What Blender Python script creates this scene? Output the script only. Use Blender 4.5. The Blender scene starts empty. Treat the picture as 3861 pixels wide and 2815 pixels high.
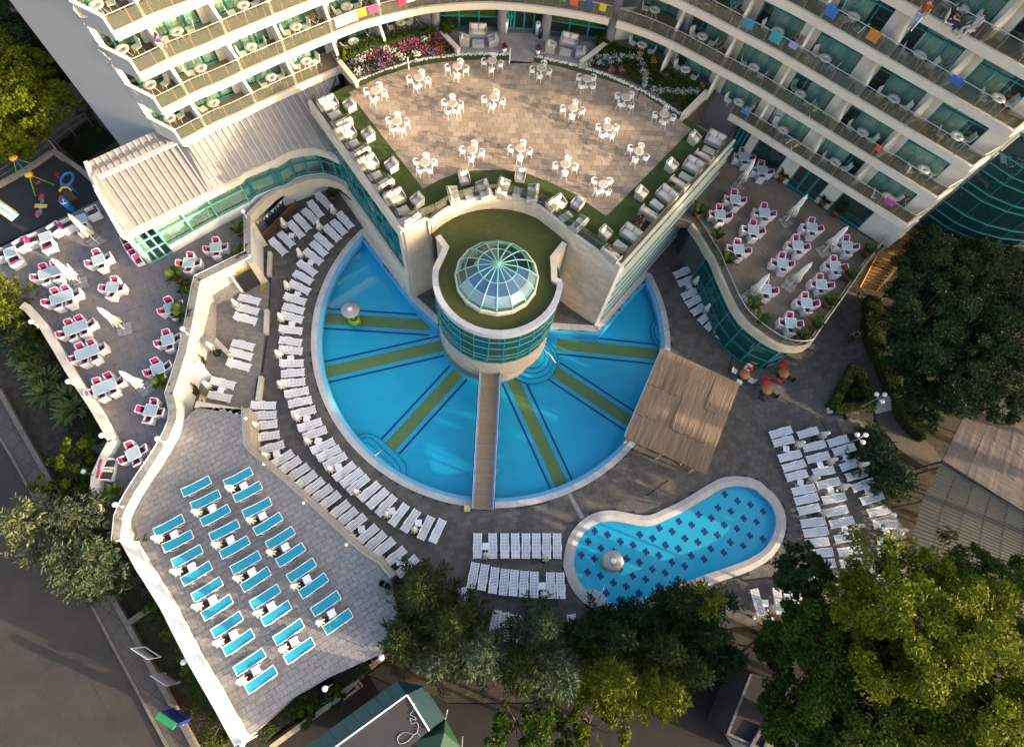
import bpy, math, random
import numpy as np
from mathutils import Vector, Matrix
from mathutils.geometry import tessellate_polygon
random.seed(7); RNG = np.random.default_rng(7)
C = bpy.context.scene.collection
SC = bpy.context.scene

# ---------------------------------------------------------------- camera: 42 m above the pool deck, looking steeply down
PW, PH, FPX, NAD, HC = 3861, 2815, 2222.0, (1775, 2280), 42.0
_d = np.array([(NAD[0]-PW/2)/FPX, -(NAD[1]-PH/2)/FPX, -1.0]); _d /= np.linalg.norm(_d)
_z = -_d; _x = np.array([1., 0, 0])-_z*_z[0]; _x /= np.linalg.norm(_x); _y = np.cross(_z, _x)
RW = np.stack([_x, _y, _z])                       # camera axes -> world axes
cam = bpy.data.cameras.new('camera'); camo = bpy.data.objects.new('camera', cam); C.objects.link(camo)
cam.sensor_fit = 'HORIZONTAL'; cam.sensor_width = 36.0; cam.lens = FPX/PW*36.0
cam.clip_start = 0.5; cam.clip_end = 1500
M = Matrix([list(RW[0])+[0], list(RW[1])+[0], list(RW[2])+[HC], [0, 0, 0, 1]])
camo.matrix_world = M
SC.camera = camo

# ---------------------------------------------------------------- low warm sun from the right, clear sky
SUN_EL, SUN_AZ = math.radians(11.0), math.radians(-21.0)
sdir = Vector((math.cos(SUN_AZ)*math.cos(SUN_EL), math.sin(SUN_AZ)*math.cos(SUN_EL), math.sin(SUN_EL)))
w = bpy.data.worlds.new('World'); SC.world = w; w.use_nodes = True
nt = w.node_tree; nt.nodes.clear()
sky = nt.nodes.new('ShaderNodeTexSky'); sky.sky_type = 'NISHITA'; sky.sun_disc = False
sky.sun_elevation = SUN_EL; sky.sun_rotation = math.radians(90)-SUN_AZ
sky.air_density = 0.8; sky.dust_density = 4.0; sky.ozone_density = 0.3
bg = nt.nodes.new('ShaderNodeBackground'); bg.inputs[1].default_value = 0.15
wo = nt.nodes.new('ShaderNodeOutputWorld'); nt.links.new(sky.outputs[0], bg.inputs[0]); nt.links.new(bg.outputs[0], wo.inputs[0])
sl = bpy.data.lights.new('sun', 'SUN'); sl.energy = 2.8; sl.angle = math.radians(0.5); sl.color = (1.0, 0.80, 0.56)
so = bpy.data.objects.new('sun', sl); C.objects.link(so); so.rotation_euler = sdir.to_track_quat('Z', 'Y').to_euler()
SC.view_settings.view_transform = 'Standard'; SC.view_settings.look = 'None'
SC.view_settings.gamma = 1.0; SC.view_settings.exposure = 2.2; SC.view_settings.use_curve_mapping = False
SC.render.engine = 'CYCLES'
SC.cycles.max_bounces = 8; SC.cycles.transparent_max_bounces = 24; SC.cycles.use_denoising = True
SC.cycles.caustics_reflective = False; SC.cycles.caustics_refractive = False

# ---------------------------------------------------------------- from photograph pixels to points on a level of the real place
X0 = [0, 950, 1900, 2861]; Y0 = [0, 700, 1400, 2085]
def P(px, py, z=0.0):
    v = RW @ np.array([(px-PW/2)/FPX, -(py-PH/2)/FPX, -1.0])
    k = (HC-z)/(-v[2]); return Vector((v[0]*k, v[1]*k, z))
def T(rc, u, v, z=0.0):
    if rc == 'A': return P(850+u*500/1174, 550+v*500/1174, z)
    if rc == 'B': return P(2450+u*700/1288, 850+v*700/1288, z)
    if rc == 'C': return P(u*460/960, 550+v*460/960, z)
    s = 1000/1286 if rc == '33' else 1000/2263
    return P(X0[int(rc[1])]+u*s, Y0[int(rc[0])]+v*s, z)
def TL(rc, z, *pts): return [T(rc, a, b, z) for a, b in pts]
def xy(ps): return [(p[0], p[1]) for p in ps]

# levels of the place
DECK, KIDS, LT, BLUE, RT, MT, TR = 0.0, 0.12, 2.5, 2.1, 4.9, 8.6, 7.5
PC = (1.33, 20.43); PR = 14.08                    # the big pool is a circle round the tower

# ---------------------------------------------------------------- mesh builder
class MB:
    def __init__(s): s.v = []; s.f = []; s.mi = []; s.sm = []
    def add(s, vs, fs, mi=0, sm=False):
        o = len(s.v); s.v += [tuple(p) for p in vs]
        for f in fs: s.f.append(tuple(i+o for i in f)); s.mi.append(mi); s.sm.append(sm)
        return s
    def boxm(s, Mx, sx, sy, sz, mi=0):
        vs = [Mx @ Vector((x*sx/2, y*sy/2, z*sz/2)) for x in (-1, 1) for y in (-1, 1) for z in (-1, 1)]
        return s.add(vs, [(0, 1, 3, 2), (4, 6, 7, 5), (0, 4, 5, 1), (2, 3, 7, 6), (0, 2, 6, 4), (1, 5, 7, 3)], mi)
    def box(s, cx, cy, cz, sx, sy, sz, rz=0, mi=0, rx=0, ry=0):
        Mx = Matrix.Translation((cx, cy, cz)) @ Matrix.Rotation(rz, 4, 'Z') @ Matrix.Rotation(ry, 4, 'Y') @ Matrix.Rotation(rx, 4, 'X')
        return s.boxm(Mx, sx, sy, sz, mi)
    def bar(s, a, b, wd, h, mi=0, up=(0, 0, 1)):
        a = Vector(a); b = Vector(b); d = b-a; L = d.length
        if L < 1e-6: return s
        x = d/L; up = Vector(up)
        if abs(x.dot(up)) > 0.99: up = Vector((1, 0, 0))
        y = up.cross(x).normalized(); z = x.cross(y)
        c = (a+b)/2
        Mx = Matrix(((x[0], y[0], z[0], c[0]), (x[1], y[1], z[1], c[1]), (x[2], y[2], z[2], c[2]), (0, 0, 0, 1)))
        return s.boxm(Mx, L, wd, h, mi)
    def tube(s, pts, r, n=6, mi=0, caps=True):
        pts = [Vector(p) for p in pts]; vs = []; fs = []; m = len(pts)
        rs = r if isinstance(r, (list, tuple)) else [r]*m
        for i, p in enumerate(pts):
            d = (pts[min(i+1, m-1)]-pts[max(i-1, 0)]).normalized()
            a = Vector((0, 0, 1)) if abs(d.z) < 0.9 else Vector((1, 0, 0))
            x = a.cross(d).normalized(); y = d.cross(x)
            for k in range(n):
                t = 2*math.pi*k/n; vs.append(p+(x*math.cos(t)+y*math.sin(t))*rs[i])
        for i in range(m-1):
            for k in range(n):
                a0 = i*n+k; b0 = i*n+(k+1) % n; fs.append((a0, b0, b0+n, a0+n))
        s.add(vs, fs, mi, True)
        if caps: s.add(vs[:n], [tuple(range(n))[::-1]], mi); s.add(vs[-n:], [tuple(range(n))], mi)
        return s
    def lathe(s, prof, n=16, c=(0, 0, 0), mi=0, sm=True, a0=0.0, a1=2*math.pi, lob=None):
        full = abs(a1-a0-2*math.pi) < 1e-6; cols = n if full else n+1; vs = []; fs = []
        for (r, z) in prof:
            for k in range(cols):
                t = a0+(a1-a0)*k/n; rr = r*(lob(t, z) if lob else 1)
                vs.append((c[0]+rr*math.cos(t), c[1]+rr*math.sin(t), c[2]+z))
        for i in range(len(prof)-1):
            for k in range(n):
                k2 = (k+1) % cols; fs.append((i*cols+k, i*cols+k2, (i+1)*cols+k2, (i+1)*cols+k))
        return s.add(vs, fs, mi, sm)
    def flat(s, polys, z, mi=0, up=True):
        """sheet with holes: polys[0] outer, the rest holes; points 2D (or 3D when z is None)"""
        pl = [[Vector((p[0], p[1], z if z is not None else p[2])) for p in q] for q in polys]
        tri = tessellate_polygon([[Vector((p.x, p.y, 0)) for p in q] for q in pl]); vs = [p for q in pl for p in q]
        fs = []
        for t in tri:
            a, b, c = (vs[i] for i in t)
            cr = (b.x-a.x)*(c.y-a.y)-(b.y-a.y)*(c.x-a.x)
            if abs(cr) < 1e-9: continue
            fs.append(tuple(t) if (cr > 0) == up else tuple(t)[::-1])
        return s.add(vs, fs, mi)
    def prism(s, poly, z0, z1, mi=0, ms=None, bottom=True, holes=()):
        ar = sum(poly[i][0]*poly[(i+1) % len(poly)][1]-poly[(i+1) % len(poly)][0]*poly[i][1] for i in range(len(poly)))
        if ar < 0: poly = poly[::-1]
        s.flat([poly]+[list(h) for h in holes], z1, mi)
        if bottom: s.flat([poly]+[list(h) for h in holes], z0, mi, up=False)
        for q in [poly]+[list(h) for h in holes]:
            n = len(q); vs = [(p[0], p[1], z0) for p in q]+[(p[0], p[1], z1) for p in q]
            s.add(vs, [(i, (i+1) % n, n+(i+1) % n, n+i) for i in range(n)], mi if ms is None else ms)
        return s
    def wall(s, path, z0, z1, th, off=0.0, closed=False, mi=0):
        """upright wall along a plan path; off moves it sideways (left positive); z0/z1 number or list"""
        L = offset(path, off+th/2, closed); R_ = offset(path, off-th/2, closed); n = len(path)
        Z0 = z0 if isinstance(z0, (list, tuple)) else [z0]*n; Z1 = z1 if isinstance(z1, (list, tuple)) else [z1]*n
        vs = []
        for i in range(n):
            vs += [(L[i][0], L[i][1], Z0[i]), (R_[i][0], R_[i][1], Z0[i]), (R_[i][0], R_[i][1], Z1[i]), (L[i][0], L[i][1], Z1[i])]
        fs = []; m = n if closed else n-1
        for i in range(m):
            a = 4*i; b = 4*((i+1) % n)
            for k in range(4): fs.append((a+k, a+(k+1) % 4, b+(k+1) % 4, b+k))
        if not closed: fs += [(3, 2, 1, 0), tuple(4*(n-1)+k for k in range(4))]
        return s.add(vs, fs, mi)
    def mesh(s, name, mats):
        me = bpy.data.meshes.new(name); me.from_pydata(s.v, [], s.f)
        for m in (mats if isinstance(mats, (list, tuple)) else [mats]): me.materials.append(m)
        if any(s.mi): me.polygons.foreach_set('material_index', s.mi)
        if any(s.sm): me.polygons.foreach_set('use_smooth', s.sm)
        me.update(); return me
    def build(s, name, mats, parent=None, loc=None, rz=0):
        return O(name, s.mesh(name, mats), parent, loc, rz)

def offset(path, d, closed=False):
    n = len(path); out = []
    for i in range(n):
        p = path[i]
        a = path[(i-1) % n] if (closed or i > 0) else None; b = path[(i+1) % n] if (closed or i < n-1) else None
        ns = []
        for u, v in ((a, p), (p, b)):
            if u is None or v is None: continue
            dx, dy = v[0]-u[0], v[1]-u[1]; l = math.hypot(dx, dy) or 1e-9; ns.append((-dy/l, dx/l))
        if len(ns) == 1: nx, ny = ns[0]; k = 1
        else:
            nx, ny = ns[0][0]+ns[1][0], ns[0][1]+ns[1][1]; l = math.hypot(nx, ny) or 1e-9; nx /= l; ny /= l
            k = 1/max(0.45, nx*ns[0][0]+ny*ns[0][1])
        out.append((p[0]+nx*d*k, p[1]+ny*d*k))
    return out
def spline(pts, per=6, closed=False):
    pts = [Vector((p[0], p[1], 0)) for p in pts]; n = len(pts); out = []
    rng = n if closed else n-1
    for i in range(rng):
        p0 = pts[(i-1) % n] if (closed or i > 0) else pts[0]*2-pts[1]
        p1 = pts[i]; p2 = pts[(i+1) % n]; p3 = pts[(i+2) % n] if (closed or i < n-2) else p2*2-p1
        for k in range(per):
            t = k/per
            q = 0.5*((2*p1)+(-p0+p2)*t+(2*p0-5*p1+4*p2-p3)*t*t+(-p0+3*p1-3*p2+p3)*t**3); out.append((q.x, q.y))
    if not closed: out.append((pts[-1].x, pts[-1].y))
    return out
def resample(path, step):
    """points every step metres along a path"""
    out = [path[0]]; acc = 0.0
    L = sum(math.dist(path[i], path[i+1]) for i in range(len(path)-1)); n = max(1, round(L/step)); st = L/n; nxt = st
    for i in range(len(path)-1):
        a, b = path[i], path[i+1]; d = math.dist(a, b)
        while nxt <= acc+d+1e-6 and len(out) < n:
            t = (nxt-acc)/d; out.append((a[0]+(b[0]-a[0])*t, a[1]+(b[1]-a[1])*t)); nxt += st
        acc += d
    out.append(path[-1]); return out
def arc(c, r, a0, a1, n): return [(c[0]+r*math.cos(a0+(a1-a0)*i/n), c[1]+r*math.sin(a0+(a1-a0)*i/n)) for i in range(n+1)]
def inside(p, poly):
    c = False; n = len(poly); j = n-1
    for i in range(n):
        a, b = poly[i], poly[j]
        if (a[1] > p[1]) != (b[1] > p[1]) and p[0] < (b[0]-a[0])*(p[1]-a[1])/(b[1]-a[1])+a[0]: c = not c
        j = i
    return c
def clip(poly, rect):
    """polygon cut to a convex counter-clockwise polygon"""
    out = list(poly)
    for i in range(len(rect)):
        a, b = rect[i], rect[(i+1) % len(rect)]; inp = out; out = []
        def sd(p): return (b[0]-a[0])*(p[1]-a[1])-(b[1]-a[1])*(p[0]-a[0])
        for k in range(len(inp)):
            p, q = inp[k-1], inp[k]; sp, sq = sd(p), sd(q)
            if (sp >= 0) != (sq >= 0):
                t = sp/(sp-sq); out.append((p[0]+(q[0]-p[0])*t, p[1]+(q[1]-p[1])*t))
            if sq >= 0: out.append(q)
        if not out: break
    return out

# ---------------------------------------------------------------- objects
def O(name, mesh, parent=None, loc=None, rz=0, kind=None):
    o = bpy.data.objects.new(name, mesh); C.objects.link(o)
    if parent is not None: o.parent = parent
    if loc is not None: o.location = loc
    if rz: o.rotation_euler = (0, 0, rz)
    if kind: o['kind'] = kind
    return o
def tag(o, label, cat, group=None):
    o['label'] = label; o['category'] = cat
    if group: o['group'] = group
    return o
def thing(name, label, cat, loc=(0, 0, 0), rz=0, group=None): return tag(O(name, None, None, loc, rz), label, cat, group)
def struct(o): o['kind'] = 'structure'; return o
def stuff(o): o['kind'] = 'stuff'; return o
class Kit:
    """one kind of thing: its parts' meshes are made once and shared by every copy"""
    def __init__(s, name, cat, parts): s.name, s.cat, s.parts = name, cat, parts
    def put(s, loc, rz, label, group=None, swap=None):
        r = thing(s.name, label, s.cat, loc, rz, group)
        for p in s.parts:
            nm, me = p[0], p[1]
            if swap and nm in swap: me = swap[nm]
            o = O(nm, me, r)
            if len(p) > 2 and p[2] is not None: o.matrix_local = p[2]
            for q in (p[3] if len(p) > 3 else ()): O(q[0], q[1], o)
        return r
ORD = ['first', 'second', 'third', 'fourth', 'fifth', 'sixth', 'seventh', 'eighth', 'ninth', 'tenth', 'eleventh', 'twelfth', 'thirteenth', 'fourteenth', 'fifteenth', 'sixteenth', 'seventeenth', 'eighteenth', 'nineteenth', 'twentieth']
ORD += ['twenty-'+ORD[i] for i in range(9)]+['thirtieth']+['thirty-'+ORD[i] for i in range(9)]+['fortieth']+['forty-'+ORD[i] for i in range(9)]

# ---------------------------------------------------------------- materials
MATS = {}
def mat(name, col, rough=0.7, var=0.0, vscale=3.0, bump=0.0, bscale=40.0, metal=0.0, rand=0.0, spec=0.5, col2=None, stretch=None, emit=None, island=False, trans=0.0, coat=0.0):
    if name in MATS: return MATS[name]
    m = bpy.data.materials.new(name); m.use_nodes = True; MATS[name] = m
    N = m.node_tree.nodes; L = m.node_tree.links; b = N['Principled BSDF']
    b.inputs['Roughness'].default_value = rough; b.inputs['Metallic'].default_value = metal
    b.inputs['Specular IOR Level'].default_value = spec
    if coat: b.inputs['Coat Weight'].default_value = coat
    tc = N.new('ShaderNodeTexCoord'); geo = N.new('ShaderNodeNewGeometry'); cur = None
    src = geo.outputs['Position'] if not stretch else None
    if stretch:
        mp = N.new('ShaderNodeMapping'); mp.inputs['Scale'].default_value = stretch[:3]
        src = geo.outputs['Position']
        if len(stretch) > 3:
            m0 = N.new('ShaderNodeMapping'); m0.inputs['Rotation'].default_value = (0, 0, -stretch[3]); L.new(src, m0.inputs[0]); src = m0.outputs[0]
        L.new(src, mp.inputs[0]); src = mp.outputs[0]
    rgb = N.new('ShaderNodeRGB'); rgb.outputs[0].default_value = (*col, 1); cur = rgb.outputs[0]
    if var or col2:
        nz = N.new('ShaderNodeTexNoise'); nz.inputs['Scale'].default_value = vscale; nz.inputs['Detail'].default_value = 5; nz.inputs['Roughness'].default_value = 0.65
        L.new(src, nz.inputs['Vector'])
        if col2:
            cr = N.new('ShaderNodeValToRGB'); cr.color_ramp.elements[0].position = 0.35; cr.color_ramp.elements[1].position = 0.65
            cr.color_ramp.elements[0].color = (*col, 1); cr.color_ramp.elements[1].color = (*col2, 1); L.new(nz.outputs[0], cr.inputs[0]); cur = cr.outputs[0]
        if var:
            mr = N.new('ShaderNodeMapRange'); mr.inputs[1].default_value = 0.25; mr.inputs[2].default_value = 0.75
            mr.inputs[3].default_value = 1-var; mr.inputs[4].default_value = 1+var; L.new(nz.outputs[0], mr.inputs[0])
            mx = N.new('ShaderNodeVectorMath'); mx.operation = 'SCALE'; L.new(cur, mx.inputs[0]); L.new(mr.outputs[0], mx.inputs['Scale']); cur = mx.outputs[0]
    if rand:
        oi = N.new('ShaderNodeObjectInfo'); ad = N.new('ShaderNodeMath'); ad.operation = 'ADD'
        L.new(oi.outputs['Random'], ad.inputs[0])
        if island: L.new(geo.outputs['Random Per Island'], ad.inputs[1])
        else: ad.inputs[1].default_value = 0
        fr = N.new('ShaderNodeMath'); fr.operation = 'FRACT'; L.new(ad.outputs[0], fr.inputs[0])
        mr = N.new('ShaderNodeMapRange'); mr.inputs[3].default_value = 1-rand; mr.inputs[4].default_value = 1+rand; L.new(fr.outputs[0], mr.inputs[0])
        mx = N.new('ShaderNodeVectorMath'); mx.operation = 'SCALE'; L.new(cur, mx.inputs[0]); L.new(mr.outputs[0], mx.inputs['Scale']); cur = mx.outputs[0]
    L.new(cur, b.inputs['Base Color'])
    if bump:
        n2 = N.new('ShaderNodeTexNoise'); n2.inputs['Scale'].default_value = bscale; n2.inputs['Detail'].default_value = 4; L.new(src, n2.inputs['Vector'])
        bp = N.new('ShaderNodeBump'); bp.inputs['Strength'].default_value = bump; bp.inputs['Distance'].default_value = 0.05; L.new(n2.outputs[0], bp.inputs['Height']); L.new(bp.outputs[0], b.inputs['Normal'])
    if trans:
        tr = N.new('ShaderNodeBsdfTranslucent'); L.new(cur, tr.inputs[0]); ms = N.new('ShaderNodeMixShader'); ms.inputs[0].default_value = trans
        L.new(b.outputs[0], ms.inputs[1]); L.new(tr.outputs[0], ms.inputs[2]); L.new(ms.outputs[0], N['Material Output'].inputs[0])
    return m
def glass(name, tint, refl=1.0, rough=0.0, ior=1.45, body=None, bodyf=0.0, wave=0.0, wscale=3.0):
    """thin glass or water: tinted see-through with a Fresnel mirror, optionally a little milky body colour"""
    if name in MATS: return MATS[name]
    m = bpy.data.materials.new(name); m.use_nodes = True; MATS[name] = m
    N = m.node_tree.nodes; L = m.node_tree.links; N.remove(N['Principled BSDF'])
    tr = N.new('ShaderNodeBsdfTransparent'); tr.inputs[0].default_value = (*tint, 1)
    gl = N.new('ShaderNodeBsdfGlossy'); gl.inputs['Roughness'].default_value = rough; gl.inputs[0].default_value = (refl, refl, refl, 1)
    lw = N.new('ShaderNodeLayerWeight'); lw.inputs[0].default_value = .5; f0 = ((ior-1)/(ior+1))**2       # Schlick's mirror term, the same from both sides
    pw5 = N.new('ShaderNodeMath'); pw5.operation = 'POWER'; pw5.inputs[1].default_value = 5; L.new(lw.outputs['Facing'], pw5.inputs[0])
    fr = N.new('ShaderNodeMath'); fr.operation = 'MULTIPLY_ADD'; fr.inputs[1].default_value = 1-f0; fr.inputs[2].default_value = f0; L.new(pw5.outputs[0], fr.inputs[0])
    cur = tr.outputs[0]
    if body:
        df = N.new('ShaderNodeBsdfDiffuse'); df.inputs[0].default_value = (*body, 1); mb = N.new('ShaderNodeMixShader'); mb.inputs[0].default_value = bodyf
        L.new(tr.outputs[0], mb.inputs[1]); L.new(df.outputs[0], mb.inputs[2]); cur = mb.outputs[0]
    ms = N.new('ShaderNodeMixShader'); L.new(fr.outputs[0], ms.inputs[0]); L.new(cur, ms.inputs[1]); L.new(gl.outputs[0], ms.inputs[2])
    L.new(ms.outputs[0], N['Material Output'].inputs[0])
    if wave:
        g = N.new('ShaderNodeNewGeometry'); nz = N.new('ShaderNodeTexNoise'); nz.inputs['Scale'].default_value = wscale; nz.inputs['Detail'].default_value = 3
        L.new(g.outputs['Position'], nz.inputs['Vector']); bp = N.new('ShaderNodeBump'); bp.inputs['Strength'].default_value = wave; bp.inputs['Distance'].default_value = 0.04
        L.new(nz.outputs[0], bp.inputs['Height']); L.new(bp.outputs[0], gl.inputs['Normal']); L.new(bp.outputs[0], lw.inputs['Normal'])
    return m
WHITE = mat('white_plaster', (0.66, 0.65, 0.62), 0.85, 0.06, 0.8, 0.05, 25)
CREAM = mat('cream_render', (0.66, 0.60, 0.50), 0.85, 0.07, 1.2, 0.05, 25)
LIMES = mat('cream_limestone', (0.60, 0.50, 0.37), 0.7, 0.16, 1.5, 0.1, 18, rand=0.10, island=True)
LIMEW = mat('pale_limestone', (0.56, 0.50, 0.41), 0.75, 0.15, 2.0, 0.15, 14)
PLAST = mat('white_plastic', (0.80, 0.81, 0.85), 0.4, rand=0.04)
METW = mat('white_metal', (0.78, 0.78, 0.76), 0.35)
STEEL = mat('brushed_steel', (0.62, 0.60, 0.56), 0.3, metal=0.9)
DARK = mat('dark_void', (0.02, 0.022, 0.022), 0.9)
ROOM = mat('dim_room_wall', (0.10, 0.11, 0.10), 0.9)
TEAL = mat('teal_aluminium', (0.01, 0.22, 0.23), 0.4)
CONC = mat('grey_concrete', (0.27, 0.25, 0.22), 0.9, 0.18, 3.0, 0.2, 30)
CAPST = mat('weathered_cap_stone', (0.30, 0.28, 0.25), 0.9, 0.35, 5.0, 0.3, 40)
BLACKP = mat('black_plastic', (0.012, 0.013, 0.014), 0.5)
GRASS = mat('artificial_turf', (0.042, 0.066, 0.010), 0.95, 0.22, 4.0, 0.5, 90)
WICK = mat('white_wicker', (0.66, 0.66, 0.67), 0.6, 0.12, 30, 0.6, 60)
WICKC = mat('cream_wicker', (0.36, 0.35, 0.33), 0.6, 0.25, 30, 0.6, 60)
CUSHW = mat('ivory_cushion', (0.56, 0.50, 0.44), 0.9, 0.06, 8, 0.15, 20)
MAG = mat('magenta_cushion', (0.34, 0.006, 0.085), 0.85, 0.12, 10)
BROWN = mat('brown_seat_cushion', (0.055, 0.038, 0.032), 0.9, 0.15, 10)
CANV = mat('white_canvas', (0.78, 0.75, 0.68), 0.85, 0.06, 5, 0.2, 12)
TERRA = mat('terracotta', (0.28, 0.10, 0.055), 0.8, 0.15, 6)
WOODY = mat('pale_wood', (0.45, 0.32, 0.18), 0.7, 0.2, 8)
BARK = mat('bark', (0.10, 0.075, 0.055), 0.9, 0.3, 6, 0.5, 20)
GLB = mat('globe_opal', (0.85, 0.85, 0.83), 0.25)
SOIL = mat('dry_soil', (0.026, 0.020, 0.014), 1.0, 0.35, 2.0, 0.6, 12, col2=(0.045, 0.036, 0.022))
BALG = glass('balustrade_glass', (0.74, 0.76, 0.70), 0.9, 0.0, 1.6, body=(.24, .25, .19), bodyf=.16)
WING = glass('window_glass', (0.80, 0.90, 0.87), 0.9, 0.0, 1.6)
TEALG = glass('teal_curtain_wall_glass', (0.10, 0.34, 0.36), 0.95, 0.0, 1.75, body=(0.01, 0.12, 0.13), bodyf=0.5)
CURT = mat('sheer_curtain', (0.62, 0.62, 0.55), 0.9, trans=0.3)
# ================================================================ GROUND, DECK, POOLS
def tiles(parent, name, poly, z, tw, th_, ang, m, stag=0.5, gap=0.014, th=0.03, holes=(), singles=300, org=(0, 0)):
    """paving laid piece by piece; the nearest pieces are objects, the rest and the cut ones at the edges one joined part"""
    ca, sa = math.cos(ang), math.sin(ang)
    def loc(p): x, y = p[0]-org[0], p[1]-org[1]; return (x*ca+y*sa, -x*sa+y*ca)
    def wld(p): return (p[0]*ca-p[1]*sa+org[0], p[0]*sa+p[1]*ca+org[1])
    lp = [loc(p) for p in poly]; lh = [[loc(p) for p in h] for h in holes]
    ar = sum(lp[i-1][0]*lp[i][1]-lp[i][0]*lp[i-1][1] for i in range(len(lp)))
    if ar < 0: lp = lp[::-1]
    x0 = min(p[0] for p in lp); x1 = max(p[0] for p in lp); y0 = min(p[1] for p in lp); y1 = max(p[1] for p in lp)
    full = []; B = MB(); j = math.floor(y0/th_)
    while j*th_ < y1:
        i = math.floor(x0/tw)-1
        while i*tw < x1+tw:
            ox = (j*stag % 1.0)*tw; a = i*tw+ox+gap/2; b = a+tw-gap; c = j*th_+gap/2; d = c+th_-gap
            i += 1
            cs = [(a, c), (b, c), (b, d), (a, d)]; ce = ((a+b)/2, (c+d)/2)
            if any(inside(ce, h) for h in lh): continue
            n = sum(inside(q, lp) for q in cs)
            if n == 4: full.append(ce)
            else:
                if n == 0 and not inside(ce, lp): continue
                q = clip(lp, cs)
                if len(q) > 2 and abs(sum(q[k-1][0]*q[k][1]-q[k][0]*q[k-1][1] for k in range(len(q)))) > 0.02:
                    q = [wld(p) for p in q]; k = len(q)
                    B.add([(p[0], p[1], z) for p in q]+[(p[0], p[1], z-th) for p in q], [tuple(range(k))]+[(t, t+k, (t+1) % k+k, (t+1) % k) for t in range(k)])
        j += 1
    full.sort(key=lambda p: math.hypot(*wld(p)))
    e = 0.006; u = (tw-gap)/2; v = (th_-gap)/2
    tv = [(-u+e, -v+e, 0), (u-e, -v+e, 0), (u-e, v-e, 0), (-u+e, v-e, 0), (-u, -v, -e), (u, -v, -e), (u, v, -e), (-u, v, -e), (-u, -v, -th), (u, -v, -th), (u, v, -th), (-u, v, -th)]
    tf = [(0, 1, 2, 3)]+[(4+k, 4+(k+1) % 4, (k+1) % 4, k) for k in range(4)]+[(8+k, 8+(k+1) % 4, 4+(k+1) % 4, 4+k) for k in range(4)]
    me = MB().add(tv, tf).mesh(name, m)
    for ce in full[:singles]:
        p = wld(ce); O(name, me, parent, (p[0], p[1], z+random.uniform(-.002, .002)), ang)
    for ce in full[singles:]:
        dz = random.uniform(-.002, .002)
        B.add([(*wld((ce[0]+p[0], ce[1]+p[1])), z+p[2]+dz) for p in tv], tf)
    if B.v: stuff(B.build(name+'_field', m, parent))



# --- pool outlines
aL = math.atan2(28.93-PC[1], -9.94-PC[0]); aR = math.atan2(25.78-PC[1], 14.24-PC[0])
poolarc = arc(PC, PR, aL, aR+2*math.pi, 96)
POOL = poolarc+[(9.59, 20.33), (5.83, 20.47), (4.6, 20.6), (-2.0, 20.6), (-3.12, 20.55), (-5.21, 22.55)]
k_o = [T('22', *p) for p in [(505, 1640), (530, 1480), (590, 1350), (690, 1250), (800, 1200), (920, 1185), (1050, 1205), (1150, 1225), (1240, 1225), (1330, 1190), (1500, 1110), (1650, 1020), (1750, 960), (1850, 910), (1960, 895), (2080, 905), (2180, 940)]]
k_o += [T('23', *p) for p in [(60, 990), (140, 1060), (200, 1160), (228, 1270), (215, 1390), (170, 1500), (100, 1590), (0, 1660)]]
k_o += [T('32', *p) for p in [(2060, 165), (1900, 222), (1700, 290), (1500, 370), (1330, 430), (1180, 490), (1060, 530), (960, 545), (860, 530), (740, 470), (640, 380), (560, 270), (515, 140)]]
KPOOL = spline(xy(k_o), 4, True)

PAVE = mat('deck_paver', (0.098, 0.088, 0.080), 0.85, 0.16, 1.3, 0.25, 30, rand=0.22, island=True)
JOINT = mat('deck_joint', (0.045, 0.040, 0.036), 0.95, 0.2, 8)
deck_out = [(-27, 24), (-27, 10), (-16, 8)]+xy(TL('21', 0, (-100, 900)))+xy(TL('31', 0, (1000, 600), (1300, 1000)))+xy(TL('32', 0, (200, 900), (1000, 800), (1900, 640), (2263, 600)))+xy(TL('33', 0, (170, 350), (400, 300), (720, 200)))
deck_out += xy(TL('23', 0, (1270, 1640), (1290, 1500), (1230, 1330), (1130, 1180), (1060, 1060), (960, 880), (880, 700), (760, 560), (650, 370), (570, 330)))+xy(TL('13', 0, (720, 1640), (930, 1370), (920, 1200), (930, 930), (870, 800)))+[(32, 20), (32, 30), (20, 36), (-12, 36)]
deck = struct(MB().flat([deck_out, POOL, KPOOL], -0.02).build('pool_deck', JOINT))
tiles(deck, 'paver', deck_out, 0.0, 0.50, 0.42, math.radians(12), PAVE, 0.5, 0.010, holes=[POOL, KPOOL])

struct(MB().flat([[(-400, -300), (400, -300), (400, 400), (-400, 400)], POOL], -0.75).build('ground', SOIL))
# --- the big pool: basin, radial lanes, steps, coping, water
PB = -1.05
BASIN = mat('pool_mosaic', (0.0, 0.36, 0.57), 0.5, 0.07, .6, rand=0)
BASINW = mat('pool_wall_mosaic', (0.04, 0.36, 0.62), 0.5, 0.06, 2.0)
NAVY = mat('navy_mosaic', (0.004, 0.02, 0.12), 0.5)
OLIVE = mat('olive_mosaic', (0.13, 0.185, 0.05), 0.6, 0.10, 2.0)
COPE = mat('pale_coping', (0.46, 0.45, 0.45), 0.7, 0.12, 4.0, 0.1, 30, rand=0.07)
WATER = glass('pool_water', (0.88, 0.985, 1.0), 0.75, 0.0, 1.30, wave=0.05, wscale=2.4)
inner = offset(POOL, 0.30, True)
pb = MB().flat([POOL], PB)
pb.wall(POOL+[POOL[0]], PB-0.1, -0.06, 0.30, off=0.16, mi=1)
basin = struct(pb.build('pool_basin', [BASIN, BASINW]))
arcs_in = arc(PC, PR-0.42, aL+0.02, aR+2*math.pi-0.02, 90); arcs_in2 = arc(PC, PR-0.72, aL+0.05, aR+2*math.pi-0.05, 90)
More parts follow.
